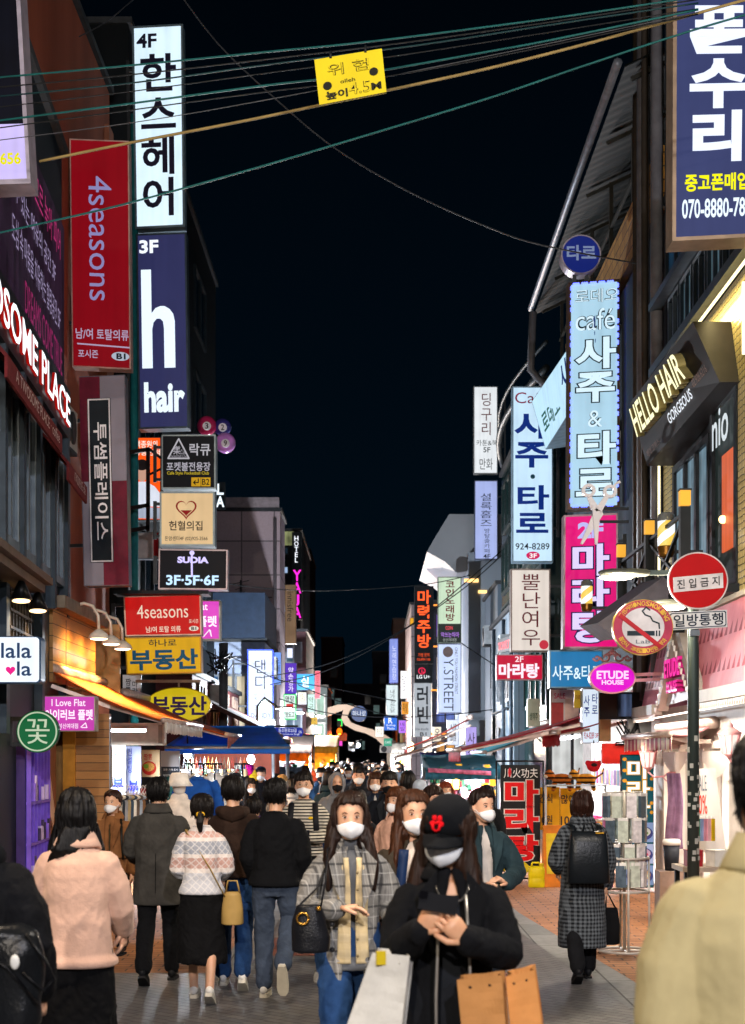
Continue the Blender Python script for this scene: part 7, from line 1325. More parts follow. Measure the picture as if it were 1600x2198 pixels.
    if hair in ('short', 'long', 'bob', 'bun', 'cap', 'hood', 'bucket'):
        if hair not in ('cap', 'bucket', 'hood'): u.loft([[hpt(a, z, g)+V((0, .004, dz)) for a in [j/24*6.283 for j in range(24)]] for z, g, dz in ((fr, .004, 0), (fr+.012, .016, 0), (.18, .019, .002), (.2, .02, .008), (.216, .019, .014), (.224, .012, .02), (.225, .0, .022))])
        if hair == 'short': cshell(u, [(.035, 2.2, .0, .006, 0), (.06, 1.95, 0, .012, 0), (.1, 1.72, 0, .016, 0), (.14, 1.35, 0, .018, 0), (.17, .7, 0, .018, 0)])
        elif hair == 'bun': cshell(u, [(.02, 2.4, 0, .006, 0), (.06, 1.95, 0, .009, 0), (.1, 1.75, 0, .012, 0), (.14, 1.1+fo*.4, 0, .015, 0), (.17, .6+fo*.8, 0, .017, 0), (.186, .3+fo*.8, 0, .017, 0)]); u.ball((0, .12, .13 if hair_len > -.1 else .07), .035, 10); u.limb([(0, .125, .06), (0, .14, .01), (0, .12, -.06)], [.028, .026, .012], 10)
        elif hair == 'bob': cshell(u, [(-.005, 1.5, .02, .03, .012), (.015, 1.25, .01, .04, .01), (.05, 1.15, 0, .042, .006), (.1, 1.1, 0, .036, .004), (.14, .9+fo, 0, .028, 0), (.17, .6+fo, 0, .02, 0)])
        elif hair in ('long', 'cap') and hair_len:
            e = hair_len; cshell(u, [(e, 2.0, .02, .03, .03), (e*.7, 1.8, .02, .055, .035), (e*.35, 1.5, .012, .06, .03), (.0, 1.25, .0, .045, .015), (.05, 1.15, 0, .036, .006), (.1, 1.08, 0, .028, .003), (.14, .85+fo, 0, .022, 0), (.17, .55+fo, 0, .019, 0), (.185, .3+fo*.8, 0, .019, 0)])
            for s in (-1, 1): u.limb([(s*.08, -.02, .1), (s*.096, -.035, .0), (s*.11, -.06+.0*e, e*.45), (s*.115, -.085, e*.95)], [.022, .03, .036, .016], 10)
            if lod < 2:
                for s in (-1, 1):
                    for i in range(7): x0 = .075+R.random()*.04; u.limb([(s*x0, -.03+R.random()*.04, .06), (s*(x0+.02), -.04+R.random()*.05, e*.4), (s*(x0+R.uniform(-.02, .03)), -.08+R.random()*.06, e*R.uniform(.9, 1.15))], [.008, .009, .004], 6)
        if u.v:
            addh(u, t); ho = t.build('hair', hm_, r, False, voxel=max(vx*.7, .006), disp=strands(1.3 if lod < 2 else .8), smooth=1)
            if lod < 2:                     # loose locks that break the outline
                lk = MB(); e = {'short': .035, 'bun': .03, 'bob': -.004}.get(hair, hair_len); o0 = {'short': 1.7, 'bun': 1.6, 'bob': 1.05}.get(hair, 1.0)
                for i in range(150 if lod == 0 else 60):
                    if not fringe and i % 4 == 0: continue
                    th = R.uniform(o0, 6.283-o0) if i % 4 or hair in ('cap',) else R.uniform(-.9+.0*i, .9); low = R.uniform(.9, 1.03) if e < 0 else 1; g0 = R.uniform(.012, .024)
                    zt = R.uniform(.15, .215); zb = e*low if e < 0 else R.uniform(e, .13)
                    if not (o0 <= th % 6.283 <= 6.283-o0): zb = R.uniform(.15, .175) if fringe else .18
                    pts = []
                    for q_ in range(6):
                        z = zt+(zb-zt)*q_/5; t2 = th+R.uniform(-.05, .05)+.15*math.sin(i)*q_/5
                        if z > .05: p = hpt(t2, z, g0+.012*(z < .12)*(hair in ('long', 'bob'))+(.01 if q_ == 5 else 0)*R.random())
                        else: f_ = .072+.008*R.random()+g0*.7+.022*min(1, -min(0, z)*4); p = V((f_*math.sin(t2), .018-f_*.95*math.cos(t2), z))
                        pts.append(Mh @ p)
                    lk.tube(pts, [.0036*k, .004*k, .004*k, .0036*k, .003*k, .0014*k], 5)
                me = ho.data; nv = len(me.vertices); nm = bpy.data.meshes.new('hair'); nm.from_pydata([tuple(v.co) for v in me.vertices]+lk.v, [], [tuple(p.vertices) for p in me.polygons]+[[i+nv for i in f] for f in lk.f]); nm.polygons.foreach_set('use_smooth', [True]*len(nm.polygons)); nm.materials.append(hm_); nm.update(); ho.data = nm; bpy.data.meshes.remove(me)
    if hair == 'cap':
        c = MB(); w_ = MB(); w_.loft([[hpt(a, .14, 0)*0+V(((rx)*math.sin(a), .006-ry*math.cos(a), z)) for a in [j/28*6.283 for j in range(28)]] for z, rx, ry in ((.12, .088, .112), (.15, .09, .114), (.19, .086, .11), (.22, .07, .092), (.24, .045, .06), (.248, .01, .015))]); c2 = MB()
        c2.sheet(lambda a, v: V(((.088-.012*v)*math.sin((a-.5)*2.2)*(1+.05*v), .006-(.112+.085*v*math.cos((a-.5)*1.9))*math.cos((a-.5)*2.2)*1., .128-.03*v-.02*abs(a-.5)*2)), 16, 6)
        addh(w_, c); co_ = c.build('cap', cloth(top if hood is None else hood, weave=500), r, False); c = MB(); addh(c2, c); c.build('visor', cloth(top if hood is None else hood, weave=500), co_, False, thick=.006)
    if hair == 'bucket' or hair == 'hood':
        c = MB(); w_ = MB()
        if hair == 'hood': cshell(w_, [(-.05, 1.0, .02, .05, .02), (.0, .95, .012, .045, .012), (.06, .85, .012, .04, .006), (.12, .75, .012, .036, 0), (.17, .6, .012, .034, 0), (.2, .3, .01, .034, 0), (.222, .05, .005, .034, .01)]); w_.ball((0, .02, .22), (.06, .08, .035)); addh(w_, c); c.build('hood', tm, r, False, voxel=vx, disp=folds(k, .8, seed))
    return r, T, S, Mh, to
def worn(o, mb, name, m_, **kw): return mb.build(name, m_, o, False, **kw)
def W(T, p): return T @ V(p)
JEAN, JEAN2, JEANG = cloth('25436e', weave=260, var=.35), cloth('1d3350', weave=260, var=.35), cloth('3c4656', weave=260, var=.3)
def strap(mb, pts, w_=.03, t=.006): return mb.tube(pts, w_/2, 8, flat=t/(w_/2))
# --- young person in a cap with phone and shopping bags, nearest the camera
r, T, S, Mh, to = person('person in a black cap with red emblem and black jacket looking down at a phone', 968, 6.0, 0, 1.79, '0d0e11', 'jacket', .72, '15171b', hair='cap', hair_col='2a1a12', hair_len=-.3, arms={-1: ((-.195, -.07, 1.14), (-.115, -.29, 1.25), (.55, -.2, .8), (.35, .9, .1), .42), 1: ((.195, -.07, 1.14), (.035, -.31, 1.22), (-.66, -.2, .7), (-.35, .9, .1), .5)}, lod=0, bulk=.012, shoulder=.93, hp=.2, hr_=.06, hy=-.34, skin='d0a07c', opening=.3, inner='1a1d22', itop=1.36, collar='coat', hood='0c0e12', mask='d8dce0')
mb = MB()
for s in (-1, 1): mb.tube([S(s*.045, -.155, 1.36), S(s*.055, -.19, 1.2), S(s*.062, -.195, 1.0), S(s*.06, -.2, .8)], .006, 6)
worn(to, mb, 'zip', M('a9a49c', .3, .7))
mb = MB(); mb.tube([S(.06*math.sin(a), -.085-.06*math.cos(a)*.7-.02, 1.4-.07*math.cos(a)) for a in [(-1.4+i*.28) for i in range(11)]], .0035, 6); worn(to, mb, 'necklace', M('b9b4ac', .2, .9))
em = MB()
for i in range(5):
    a = i*1.2566+.63; em.ball(Mh @ V((-.008+.017*math.sin(a), -.112+.012*abs(math.cos(a)), .172+.017*math.cos(a))), (.011, .005, .011), 10)
for s in (-1, 1): em.tube([Mh @ V((-.008+s*.014, -.117, .168)), Mh @ V((-.008+s*.012, -.119, .15)), Mh @ V((-.008, -.119, .142))], .005, 6)
em.tube([Mh @ V((-.018, -.111, .166)), Mh @ V((.002, -.111, .176))], .006, 6); worn(to, em, 'cap_emblem', cloth('e0121c', weave=500, var=.05))
ph = W(T, S(-.06, -.335, 1.345)); k = root('phone', ph, 'dark phone held up in both hands by the person in the cap', 'phone'); q = Matrix.Rotation(-.55, 3, 'X') @ Matrix.Rotation(.2, 3, 'Y'); mb = MB(); c = V((0, 0, 0)); bx_ = MB(); bx_.box((0, 0, 0), (.14, .01, .072)); mb.add([ph+q @ V(v) for v in bx_.v], bx_.f); mb.build('case', M('17181c', .25, .3), k); mb = MB(); bx_ = MB(); bx_.box((.0, .0075, 0), (.13, .003, .064)); mb.add([ph+q @ V(v) for v in bx_.v], bx_.f); mb.build('screen', E('8fa2c0', .5, .2), k); mb = MB(); bx_ = MB(); bx_.box((-.058, -.008, .02), (.03, .006, .03)); mb.add([ph+q @ V(v) for v in bx_.v], bx_.f); mb.build('camera_bump', M('0c0c10', .15, .4), k)
def paperbag(lbl, quad_px, d, dep, mat_, hp_=None, hc='2a2420', cat='shopping bag', name='shopping_bag', yel=None):
    """a gusseted carrier bag: four photo corners of its front, a depth, two cord handles"""
    f = [P(x, y, d) for x, y in quad_px]; r = root(name, (f[2]+f[3])/2, lbl, cat); bk = [p+V((.02, dep, 0)) for p in f]; mb = MB(); gi = (f[1]+bk[1])/2-(f[1]-f[0]).normalized()*.02; gb = (f[2]+bk[2])/2-(f[1]-f[0]).normalized()*.005; gl = (f[0]+bk[0])/2+(f[1]-f[0]).normalized()*.02; gm = (f[3]+bk[3])/2
    def fr(u, v):
        p = (f[0]*(1-u)+f[1]*u)*(1-v)+(f[3]*(1-u)+f[2]*u)*v; return p+V((0, .012*noise.noise(p*14)-.012*math.sin(u*3.14)*v, 0))
    mb.sheet(fr, 12, 12, sm=False); mb.sheet(lambda u, v: (bk[0]*(1-u)+bk[1]*u)*(1-v)+(bk[3]*(1-u)+bk[2]*u)*v+V((0, .01*math.sin(u*9+v*4), 0)), 8, 8, sm=False)
    for a, g, c, e, gg, h_ in ((f[1], gi, bk[1], f[2], gb, bk[2]), (f[0], gl, bk[0], f[3], gm, bk[3])): mb.add([a, g, c, h_, gg, e], [(0, 1, 4, 5), (1, 2, 3, 4)])
    mb.add([f[3], f[2], bk[2], bk[3]], [(0, 1, 2, 3)]); mb.build('bag_body', mat_, r)
    mb = MB(); top = (f[0]+f[1])/2; hp_ = hp_ or top+V((0, 0, .22))
    for o in (V((0, -.004, -.03)), V((.02, dep, -.03))):
        for t in (.28, .72): p = f[0]*(1-t)+f[1]*t+o; mb.tube([p, p*.4+hp_*.6+V((0, 0, -.02)), hp_], .0045, 6)
    mb.build('handle', M(hc, .7), r); 
    if yel: mb = MB(); mb.box(P(*yel, d)-V((0, .01, 0)), (.035, .012, .05), .3); mb.build('sticker', M('c9b020', .5), r)
    return r
paperbag('crumpled off-white carrier bag hanging from the arm of the person in the cap', [(800, 2045), (880, 2052), (856, 2260), (738, 2220)], 5.7, .13, M('c9c6bc', .7, 0, .15, 9, .5, 18), W(T, S(-.26, -.1, 1.14)), 'b9b6ac', yel=(818, 2056))
paperbag('brown paper shopping bag on the left of two carried by the person in the cap', [(981, 2104), (1078, 2094), (1092, 2290), (1000, 2300)], 5.65, .12, M('b07c48', .75, 0, .12, 8, .3, 30), W(T, S(.2, -.12, 1.02)))
paperbag('lighter orange-brown paper bag on the right of two carried by the person in the cap', [(1086, 2098), (1148, 2082), (1176, 2290), (1104, 2300)], 5.75, .16, M('c98a4e', .75, 0, .12, 8, .3, 30), W(T, S(.26, -.08, 1.04)))
# --- woman in the grey plaid coat
plaid = cloth('85837f', '2e2e30', 'plaid', .115)
r, T, S, Mh, to = person('woman in a grey plaid coat over a cream cardigan, white mask and long brown hair', 752, 8.3, 8, 1.745, '85837f', 'coat', .72, hair='long', hair_col='22130c', hair_len=-.27, topmat=plaid, botmat=JEAN, sex='f', arms={-1: ((-.235, -.03, 1.11), (-.08, -.24, 1.13), (.95, -.15, .1), (0, -.2, -1), .35), 1: ((.22, .0, 1.1), (.19, -.2, 1.06), (.3, -.9, .1), (-1, 0, 0), .5)}, lod=0, bulk=.014, opening=.36, inner='5e6064', shoulder=.98, fringe=False, hy=-.06, skin='d8aa8a', legs='walk')
q = cloth('c9b690', 'b8a47c', 'check', .085, fuzz=.4); mb = MB()
for s in (-1, 1): mb.sheet(lambda u, v: (lambda z, a: S(s*(tprof(z)[0]+.02)*math.sin(a)*1.02, .012-(tprof(z)[1]+.02)*math.cos(a)+.004*math.sin(v*40), z))(.84+.54*v, .07+.05*max(0, v-.7)*3+.36*u), 10, 40)
worn(r, mb, 'cardigan', q, thick=.01); mb = MB()
for i in range(6): mb.ball(S(.022, .012-tprof(.88+i*.085)[1]-.024, .88+i*.085), .008, 8)
worn(r, mb, 'button', M('8a7a5a', .4)); mb = MB()
for z in (.92, 1.05): mb.ball(S(-.115, -.185, z), .015, 10)
worn(to, mb, 'coat_button', M('2a2a2c', .3))
mb = MB(); mb.loft([se(0, .018*1.026, z*1.026, q_*1.026, q_*1.02) for z, q_ in ((1.42, .075), (1.45, .064), (1.49, .06), (1.495, .055), (1.45, .05))]); worn(r, mb, 'turtleneck', cloth('5e6064'))
bp = P(664, 1990, 8.0); k = root('handbag', bp-V((0, 0, .14)), 'black leather bucket handbag hanging beside the plaid coat', 'handbag'); mb = MB(); mb.loft([se(bp.x+(.008 if z < 0 else 0), bp.y, bp.z+z, rx, rx*.62) for z, rx in ((-.13, .085), (-.125, .1), (-.05, .1), (.04, .085), (.1, .07), (.115, .06))]); mb.build('bag_body', M('15161a', .32, 0, .2, 8, .25, 120), k, voxel=.008, disp=lambda c: .006*noise.noise(c*11)); mb = MB(); sh = W(T, S(-.13, -.1, 1.43)); mb.tube([bp+V((.06, -.02, .1)), (bp+sh)/2+V((.04, -.1, .04)), sh, sh+V((.02, .12, .0)), (bp+sh)/2+V((0, .06, 0)), bp+V((-.06, .02, .1))], .009, 8, flat=.5); mb.build('strap', M('15161a', .35), k); mb = MB(); mb.tube([bp+V((-.03+.03*math.cos(a), -.07, .05+.03*math.sin(a))) for a in [i/12*6.283 for i in range(13)]], .006, 6); mb.ball(bp+V((.05, -.055, .1)), .013, 8); mb.build('clasp', M('b98a3a', .25, .9), k)
# --- woman in the brown blazer
r, T, S, Mh, to = person('woman in a dark olive-brown blazer and cream blouse with wavy auburn hair', 884, 8.75, -4, 1.745, '3d352b', 'coat', .78, '141b2a', 'skirt', .5, hair='long', hair_col='3c2112', hair_len=-.3, sex='f', arms={-1: ((-.25, -.0, 1.1), (-.12, -.22, 1.04), (-.6, -.5, .3), (.4, -.2, -1), .4), 1: ((.25, -.02, 1.1), (-.02, -.27, 1.0), (-.8, -.3, .35), (0, .3, -1), .4)}, lod=0, bulk=.02, opening=.4, inner='cdbfb2', fringe=False, hy=.3, skin='d6a685')
mb = MB(); mb.sheet(lambda u, v: S(-.06-.05*v+.02*u, -.16-.02*math.sin(v*3), 1.4-.5*v)+V((.035*u, 0, 0)), 2, 12); worn(to, mb, 'bag_strap', M('14284a', .5), thick=.006)
# --- woman with the pink fleece jacket, from behind
r, T, S, Mh, to = person('woman from behind in a pale pink fleece jacket with long black hair', 168, 8.2, 176, 1.765, 'd9ab92', 'jacket', .82, '08080a', 'skirt', .2, hair='long', hair_col='0c0a0b', hair_len=-.16, famp=.7, topmat=cloth('c6a18e', weave=140, fuzz=.5, var=.12), sex='f', lod=0, bulk=.035, hy=.3, arms={-1: ((-.2, -.06, 1.1), (-.18, -.22, .98)), 1: ((.2, -.04, 1.1), (.17, -.2, .95))}, shoulder=1.0, mask='e6e6ea')
mb = MB()
for i in range(9): a = i*.35; mb.limb([Mh @ V((.05-.012*i, .085, .04)), Mh @ V((.09-.01*i, .09, -.06)), Mh @ V((.13-.008*i, .02+.004*i, -.14)), Mh @ V((.16-.006*i, -.05, -.2-.01*i))], [.026, .03, .028, .01], 8)
worn(r, mb, 'swept_hair', hairmat('0c0a0b'), voxel=.007, disp=lambda c: .006*noise.noise(V((c.x*60, c.y*60, c.z*6))))
# --- person in the black puffer jacket with a bag, left edge
r, T, S, Mh, to = person('person seen from behind in a black padded jacket cut by the left edge', -62, 6.1, 172, 1.86, '0b0c0f', 'jacket', .78, '101114', topmat=cloth('0b0c10', weave=90, fuzz=.1), lod=0, bulk=.045, collar='hood', arms={-1: ((-.24, .02, 1.12), (-.2, -.16, .92)), 1: ((.24, .02, 1.12), (.2, -.16, .92))}, shoulder=1.)
bp = P(30, 2070, 5.75); k = root('backpack', bp-V((0, 0, .2)), 'glossy black rucksack with a hanging strap at the lower left edge', 'backpack'); mb = MB(); mb.loft([se(bp.x-.04, bp.y, bp.z+z, rx, rx*.5) for z, rx in ((-.24, .1), (-.22, .14), (-.1, .155), (.04, .15), (.12, .12), (.15, .07))]); mb.build('pack_body', M('121417', .3, 0, .3, 5, .3, 60), k, voxel=.012, disp=lambda c: .015*noise.noise(c*9)); mb = MB(); mb.tube([bp+V((.06, -.07, .12)), bp+V((.13, -.06, .02)), bp+V((.155, -.03, -.05)), bp+V((.12, -.05, -.09)), bp+V((.05, -.08, -.02))], .012, 8, flat=.5); mb.tube([bp+V((-.15, -.07, .08)), bp+V((.0, -.1, .0)), bp+V((.1, -.06, -.14))], .01, 8, flat=.5); mb.build('strap', M('0c0d10', .35), k); mb = MB(); mb.ball(bp+V((.025, -.095, .02)), (.018, .01, .028)); mb.build('reflector', M('c9cac6', .3), k)
# --- man in the olive coat, right edge
r, T, S, Mh, to = person('person seen from behind in a khaki-olive coat, large and cut by the right edge', 1668, 3.8, 178, 2.0, '9c8f5c', 'coat', .5, '1a1c20', famp=.55, topmat=cloth('a69a72', weave=420, fuzz=.15, var=.1), lod=0, bulk=.045, hair='short', hair_col='0f0d0d', shoulder=1.14, skin='c08a66')
mb = MB(); mb.tube([S(0, .012+(tprof(z)[1]+.032)*.99, z) for z in [.56+i*.08 for i in range(11)]], .0035, 6)
for s_ in (-1, 1): mb.tube([S(s_*(.2-.02*abs(t-.4)), .0+.09*math.cos((t-.4)*2.2), 1.37-.24*t) for t in [i/10 for i in range(11)]], .003, 6)
worn(to, mb, 'seam', cloth('8d8258', weave=420, fuzz=.1))
# --- people in the middle distance
r, T, S, Mh, to = person('man seen from behind in a long charcoal wool coat and black trousers', 340, 13.4, 180, 1.755, '3a3835', 'coat', .66, '0d0e11', hair='short', hair_col='0e0c0c', topmat=cloth('3b3936', weave=160, fuzz=.3), lod=0, bulk=.035, legs='walk', shoulder=1.06, arms={1: ((.23, -.04, 1.1), (.22, -.26, 1.02)), -1: ((-.23, -.02, 1.1), (-.2, -.2, .95))})
mb = MB(); mb.tube([S(0, .178, .68), S(0, .172, .95), S(0, .15, 1.15)], .004, 6); worn(to, mb, 'back_vent', cloth('1a1918'))
r, T, S, Mh, to = person('woman from behind in a striped pastel knit sweater and black midi skirt', 434, 12.4, 180, 1.64, 'ddd2cb', 'sweater', .89, '0b0b0d', 'skirt', .32, hair='bun', hair_col='15100e', topmat=cloth('ddd2cb', None, 'fairisle', 1, weave=180, fuzz=.5), sex='f', lod=0, bulk=.02, legs='walk2', shoe='sneaker', collar='round', shoulder=.96, arms={-1: ((-.2, .0, 1.1), (-.15, -.2, 1.02)), 1: ((.2, .0, 1.1), (.15, -.2, 1.02))})
mb = MB(); mb.tube([Mh @ V((.028*math.cos(a), .13, .075+.014*math.sin(a))) for a in [i/14*6.283 for i in range(15)]], .01, 8); worn(r, mb, 'hair_tie', M('d0a020', .5))
bp = W(T, S(-.26, .1, .8)); k = root('handbag', bp-V((0, 0, .15)), 'beige leather shoulder bag on a long strap behind the striped sweater', 'handbag'); mb = MB(); mb.loft([se(bp.x, bp.y, bp.z+z, rx, .055) for z, rx in ((-.15, .075), (-.14, .09), (-.02, .085), (.08, .07), (.11, .06))]); mb.build('bag_body', M('a98a50', .45, 0, .15, 8), k); mb = MB(); sh = W(T, S(.13, .06, 1.41)); md = W(T, S(-.08, .185, 1.12)); fr_ = W(T, S(.08, -.13, 1.38)); mb.tube([bp+V((-.06, -.04, .08)), md, sh, fr_], .02, 8, flat=.25); mb.tube([bp+V((-.05, -.03, .1)), bp+V((-.03, -.05, .2)), bp+V((.04, -.04, .2)), bp+V((.06, -.02, .1))], .008, 6); mb.build('strap', M('a98a50', .45, 0, .15, 8), k)
r, T, S, Mh, to = person('man seen from behind in a dark brown hooded top and blue jeans', 500, 13.1, 182, 1.775, '2f211a', 'jacket', .9, hair='short', hair_col='120e0d', topmat=cloth('2e2019', weave=160, fuzz=.4), botmat=JEAN, lod=0, bulk=.045, legs='walk2', shoe='sneaker', collar='hood')
r, T, S, Mh, to = person('man seen from behind in a loose black sweater and faded jeans, one heel lifted', 592, 12.57, 176, 1.76, '0b0c0e', 'sweater', .88, hair='short', hair_col='0e0c0c', topmat=cloth('0b0c0f', weave=200, fuzz=.3), botmat=JEANG, lod=0, bulk=.03, legs='lift', shoe='sneaker', collar='round', hy=-.25, arms={-1: ((-.215, .03, 1.1), (-.18, -.12, .9)), 1: ((.215, .03, 1.1), (.18, -.12, .9))})
r, T, S, Mh, to = person('woman facing the camera in a belted camel coat and white mask beside the timber shop', 242, 15.3, -8, 1.61, '7a4e2a', 'coat', .3, '1a1c22', hair='short', hair_col='2a1510', topmat=cloth('7d5230', weave=200), sex='f', lod=1, bulk=.025, inner='3a3320', opening=.12, fringe=False, shoe='black', hy=-.1, legs='stand')
mb = MB(); mb.tube([S(.19*math.sin(a), .012-.148*math.cos(a), 1.02) for a in [i/24*6.283 for i in range(25)]], .022, 8, flat=.4); mb.limb([S(.02, -.15, 1.02), S(.035, -.165, .9), S(.03, -.17, .72)], [.018, .016, .012], 8); worn(to, mb, 'belt', cloth('6a4526')); mb = MB(); mb.tube([S(.12, -.1, 1.42), S(.14, -.14, 1.2), S(.16, -.15, 1.0)], .012, 8, flat=.4); worn(to, mb, 'bag_strap', M('15130f', .5))
ht = cloth('5a6066', '16181c', 'check', .034)
r, T, S, Mh, to = person('woman seen from behind in a long houndstooth coat with a short brown bob', 1250, 13.5, 184, 1.645, '5a6066', 'coat', .31, '121316', hair='bob', hair_col='2a150e', topmat=ht, sex='f', lod=0, bulk=.05, legs='walk', shoe='boot', shoulder=1.02, arms={-1: ((-.235, .03, 1.08), (-.23, -.06, .86)), 1: ((.225, .0, 1.08), (.18, -.2, 1.0))})
bp = W(T, S(.0, .27, 1.14)); k = root('backpack', bp-V((0, 0, .2)), 'square black leather backpack on the houndstooth coat', 'backpack'); mb = MB(); mb.loft([se(bp.x, bp.y, bp.z+z, rx, ry, 28, 5) for z, rx, ry in ((-.23, .165, .06), (-.22, .18, .075), (-.05, .172, .08), (.12, .16, .065), (.2, .15, .04), (.215, .14, .02))]); mb.build('pack_body', M('14181c', .3, 0, .25, 6, .2, 50), k); mb = MB(); tp = bp+V((0, .06, .2))
for s in (-1, 1): sh = W(T, S(s*.13, .05, 1.42)); mb.tube([bp+V((-s*.1, .05, .18)), (bp+V((-s*.1, .05, .18))+sh)/2+V((0, -.04, .03)), sh, W(T, S(s*.15, -.13, 1.3))], .022, 8, flat=.3)
mb.tube([bp+V((-.05, 0, .2)), bp+V((-.03, 0, .28)), bp+V((.03, 0, .28)), bp+V((.05, 0, .2))], .009, 8); mb.build('strap', M('14181c', .35), k); mb = MB(); mb.box(bp+V((.09, -.05, .2)), (.07, .012, .012)); mb.build('zip', M('b98a2a', .3, .8), k)
bp = W(T, S(-.27, -.04, .5)); k = root('tote_bag', bp-V((0, 0, .17)), 'limp black tote bag hanging from the hand of the houndstooth coat woman', 'tote bag'); mb = MB(); mb.loft([se(bp.x+z*.05, bp.y, bp.z+z, rx, ry, 20, 3) for z, rx, ry in ((-.17, .06, .05), (-.16, .085, .06), (0, .08, .05), (.1, .062, .035), (.15, .05, .02))]); mb.build('bag_body', cloth('0b0c0f'), k); mb = MB(); hd = W(T, S(-.25, -.08, .8))
for s in (-.02, .02): mb.tube([bp+V((-.045, s, .14)), hd+V((-.008, s*.3, 0)), bp+V((.045, s, .14))], .007, 6)
mb.build('handle', cloth('0b0c0f'), k)
r, T, S, Mh, to = person('woman in a dark teal coat and light blouse looking right, white mask, hair tied back', 1034, 11.4, 14, 1.70, '24343a', 'coat', .7, '1a2028', hair='bun', hair_col='1a0f0c', topmat=cloth('25363c', weave=180, fuzz=.4), sex='f', lod=0, bulk=.04, inner='b9b2ac', opening=.35, fringe=False, hy=.3, arms={1: ((.27, -.02, 1.1), (.1, -.25, 1.04), (-.7, -.3, .4), (0, .2, -1), .5)}, skin='d8aa8c')
r, T, S, Mh, to = person('man with glasses in a black and cream striped top with backpack straps', 652, 15.9, 0, 1.78, 'c9c0b0', 'sweater', .9, '16171b', hair='short', hair_col='15100e', topmat=cloth('c6beae', '17181b', 'stripe', .032, weave=220), lod=1, bulk=.02, arms={-1: ((-.28, -.02, 1.1), (-.07, -.27, 1.08), (.6, -.5, .4), (.5, .0, -.3), .5), 1: ((.28, -.02, 1.1), (.06, -.27, 1.08), (-.6, -.5, .4), (-.5, .0, -.3), .5)}, collar='round', fringe=True)
mb = MB()
for s in (-1, 1): mb.tube([S(s*.105, .07, 1.42), S(s*.115, -.08, 1.4), S(s*.125, -.15, 1.25), S(s*.135, -.13, 1.08)], .03, 8, flat=.3)
worn(to, mb, 'backpack_strap', M('14151a', .6)); mb = MB()
for s in (-1, 1): mb.tube([Mh @ (hpt(s*.42, .112, .012)+V((.022*math.cos(a), 0, .016*math.sin(a)))) for a in [i/16*6.283 for i in range(17)]], .0022, 6)
mb.tube([Mh @ hpt(-.15, .115, .014), Mh @ hpt(.15, .115, .014)], .0022, 6); worn(r, mb, 'glasses', M('b9a48a', .3, .6)); mb = MB(); mb.ball(S(.075, -.155, 1.27), (.025, .006, .014)); worn(to, mb, 'yellow_patch', cloth('d8b020', var=.05))
ph = W(T, S(0, -.33, 1.13)); k = root('phone', ph, 'small dark phone held by the man in the striped top', 'phone'); mb = MB(); mb.box(ph, (.15, .012, .075), 0., 0, -.8); mb.build('case', M('17181c', .3), k); mb = MB(); mb.box(ph+V((0, .007, .008)), (.14, .002, .066), 0, 0, -.8); mb.build('screen', E('8fa2c0', .4, .2), k)
person('person in a grey hooded sweatshirt with the hood up and a black mask', 724, 20, 4, 1.73, '6f7074', 'jacket', .86, hair='hood', topmat=cloth('737478'), botmat=JEAN, lod=1, bulk=.04, mask='141518', collar=None, arms={1: ((.25, 0, 1.1), (.12, -.22, 1.0))})
r, T, S, Mh, to = person('man with a black mask and black jacket with a pale sash across the body', 836, 17, -4, 1.775, '14171d', 'jacket', .84, '14161a', hair='short', hair_col='12100f', lod=1, bulk=.04, mask='0f1012', opening=.2, inner='9a9ca4')
mb = MB(); mb.sheet(lambda u, v: S(-.2+.38*u, -.205-.03*math.sin(u*3.1), 1.0+.12*u+.1*v), 10, 3); worn(to, mb, 'sash', cloth('c4c4cc'), thick=.008)
person('woman in a pale pink padded coat with auburn hair seen in half profile', 852, 14.2, -38, 1.66, 'c99a84', 'jacket', .7, '1c1d22', hair='bob', hair_col='4c2914', topmat=cloth('c99c86', weave=70), sex='f', lod=1, bulk=.055)
person('tall man with a white mask walking behind the hooded sweatshirt', 770, 22, 2, 1.80, '1c1d22', 'jacket', .85, hair='short', hair_col='141010', lod=1, bulk=.03)
person('woman with a brown bob and white mask in a navy jacket', 806, 20.5, 0, 1.73, '1a2230', 'jacket', .84, hair='bob', hair_col='3a2012', sex='f', lod=1, bulk=.02, opening=.22, inner='b4aea8')
person('woman with black fringe and white mask half hidden behind the plaid coat', 766, 15, 6, 1.62, '17181c', 'coat', .7, hair='long', hair_col='120c0c', sex='f', lod=1, hair_len=-.2)
person('woman with a dark wavy bob and mask just right of the auburn haired woman', 930, 14.4, 12, 1.67, '2a2422', 'coat', .7, hair='long', hair_col='24150f', sex='f', lod=1, hair_len=-.12, hy=.2)
person('person in a pale grey cap facing away before the teal trinket stall', 902, 18.5, 170, 1.66, '4a4236', 'jacket', .8, hair='cap', hair_len=0, hood='a9b4c4', lod=1)
person('person with long black hair and a tan collar seen from behind by the teal stall', 876, 19.5, 185, 1.75, '8a6a44', 'coat', .7, hair='long', hair_col='0e0c0c', sex='f', lod=1, bulk=.03)
person('woman with reddish hair and mask by the trinket stall', 958, 21, 18, 1.60, '5a3a3c', 'coat', .7, hair='bob', hair_col='6a2c1a', sex='f', lod=1)
person('person in black with short hair standing left of the black standee', 1046, 19.5, 150, 1.58, '0f1013', 'jacket', .7, hair='bob', hair_col='0c0b0c', lod=1, bulk=.03)
person('person in a white shirt with black hair seen from behind near the orange stall', 628, 22.5, 180, 1.62, 'a9aaac', 'jacket', .85, hair='bob', hair_col='0e0c0c', sex='f', lod=1)
person('small dark haired person in purple between the brown hood and the black sweater', 545, 16.5, 178, 1.5, '35204a', 'jacket', .75, hair='short', hair_col='120f10', lod=1)
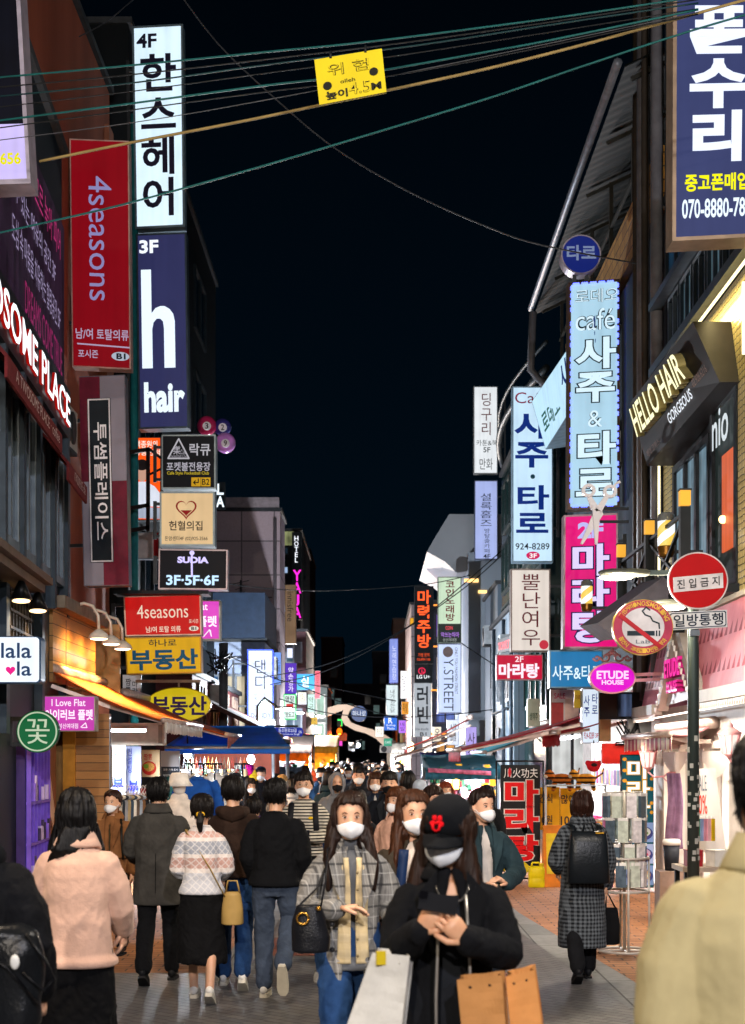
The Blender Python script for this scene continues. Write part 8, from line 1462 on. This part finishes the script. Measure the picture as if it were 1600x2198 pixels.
person('blond haired person far behind the black sweater', 606, 24, 175, 1.66, '6a5a4a', 'coat', .7, hair='bob', hair_col='9a7a4c', sex='f', lod=2)
person('dark clad woman with a mask looking out by the clothes stall', 538, 23, 20, 1.62, '17181d', 'coat', .7, hair='long', hair_col='15100f', sex='f', lod=1)
person('man in an open blue jacket over a white shirt reading a phone in the crowd', 690, 26, 2, 1.76, '1c3a5c', 'jacket', .8, '22262e', hair='short', lod=2, opening=.35, inner='c4d4e4', mask='14161a')
person('person in a dark green coat beside the open blue jacket', 706, 23, 178, 1.73, '1a2a30', 'coat', .6, botmat=JEAN, hair='long', hair_col='141012', sex='f', lod=2)
person('person in an orange-beige jacket with a strap seen from behind down the street', 736, 40, 180, 1.82, 'b98a60', 'jacket', .9, '17181c', hair='short', lod=2, bulk=.04)
person('person in a yellow jacket in the crowd left of the violet stall', 783, 38, 176, 1.72, 'b08a3a', 'jacket', .85, hair='short', hair_col='4a2a18', lod=2, bulk=.03)
# --- the distant crowd
proto = []
for i, (c, hc, hk, mk, yw, bt) in enumerate((('17191d', '120f0e', 'short', 'e4e4e6', 0, '17181c'), ('23262c', '1a1210', 'long', 'e4e4e6', 4, '1c1d22'), ('2a3a4c', '120f0e', 'short', None, 180, '17181c'), ('4a4038', '2a1810', 'bob', 'dcdcde', -6, '22242a'), ('8a8078', '15110f', 'short', None, 178, '1c2a40'), ('141518', '100e0e', 'long', None, 182, '141518'), ('5a2a2c', '1a1210', 'short', 'e4e4e6', 3, '17181c'), ('3a3d42', '0f0d0d', 'short', '141518', 0, '20242c'), ('b4a898', '24150f', 'bob', None, 180, '1a1c20'), ('20304a', '120f0e', 'short', 'e4e4e6', -3, '17181c'))):
    looks = ('black', 'dark grey', 'slate blue', 'brown', 'pale grey', 'black', 'maroon', 'charcoal', 'cream', 'navy')[i]
    r = person('small distant figure in %s %s among the far crowd' % (looks, 'walking away' if mk is None else 'walking this way with a mask'), 560+i*33, 27+i*2.2, yw, 1.62+R.random()*.18, c, 'coat' if i % 2 else 'jacket', .7 if i % 2 else .85, bt, hair=hk, hair_col=hc, mask=mk, lod=3 if i > 3 else 2, bulk=.03, sex='f' if hk != 'short' else 'm', group='people in the far crowd', legs='walk')[0]; proto.append(r)
for n in range(62):
    d = 26+n*.95+R.random()*2; s = F/d; xr = R.uniform(-1.5, 1.35)-.012*(d-26)*.0-.02*(d-30)
    px = 800+xr*s
    if d < 34 and 640 < px < 700: continue
    c = copy_tree(proto[n % 10]); c.location = (xr, d, 0); c.rotation_euler.z += R.uniform(-.3, .3); q = R.uniform(.94, 1.05); c.scale = (q, q, q)
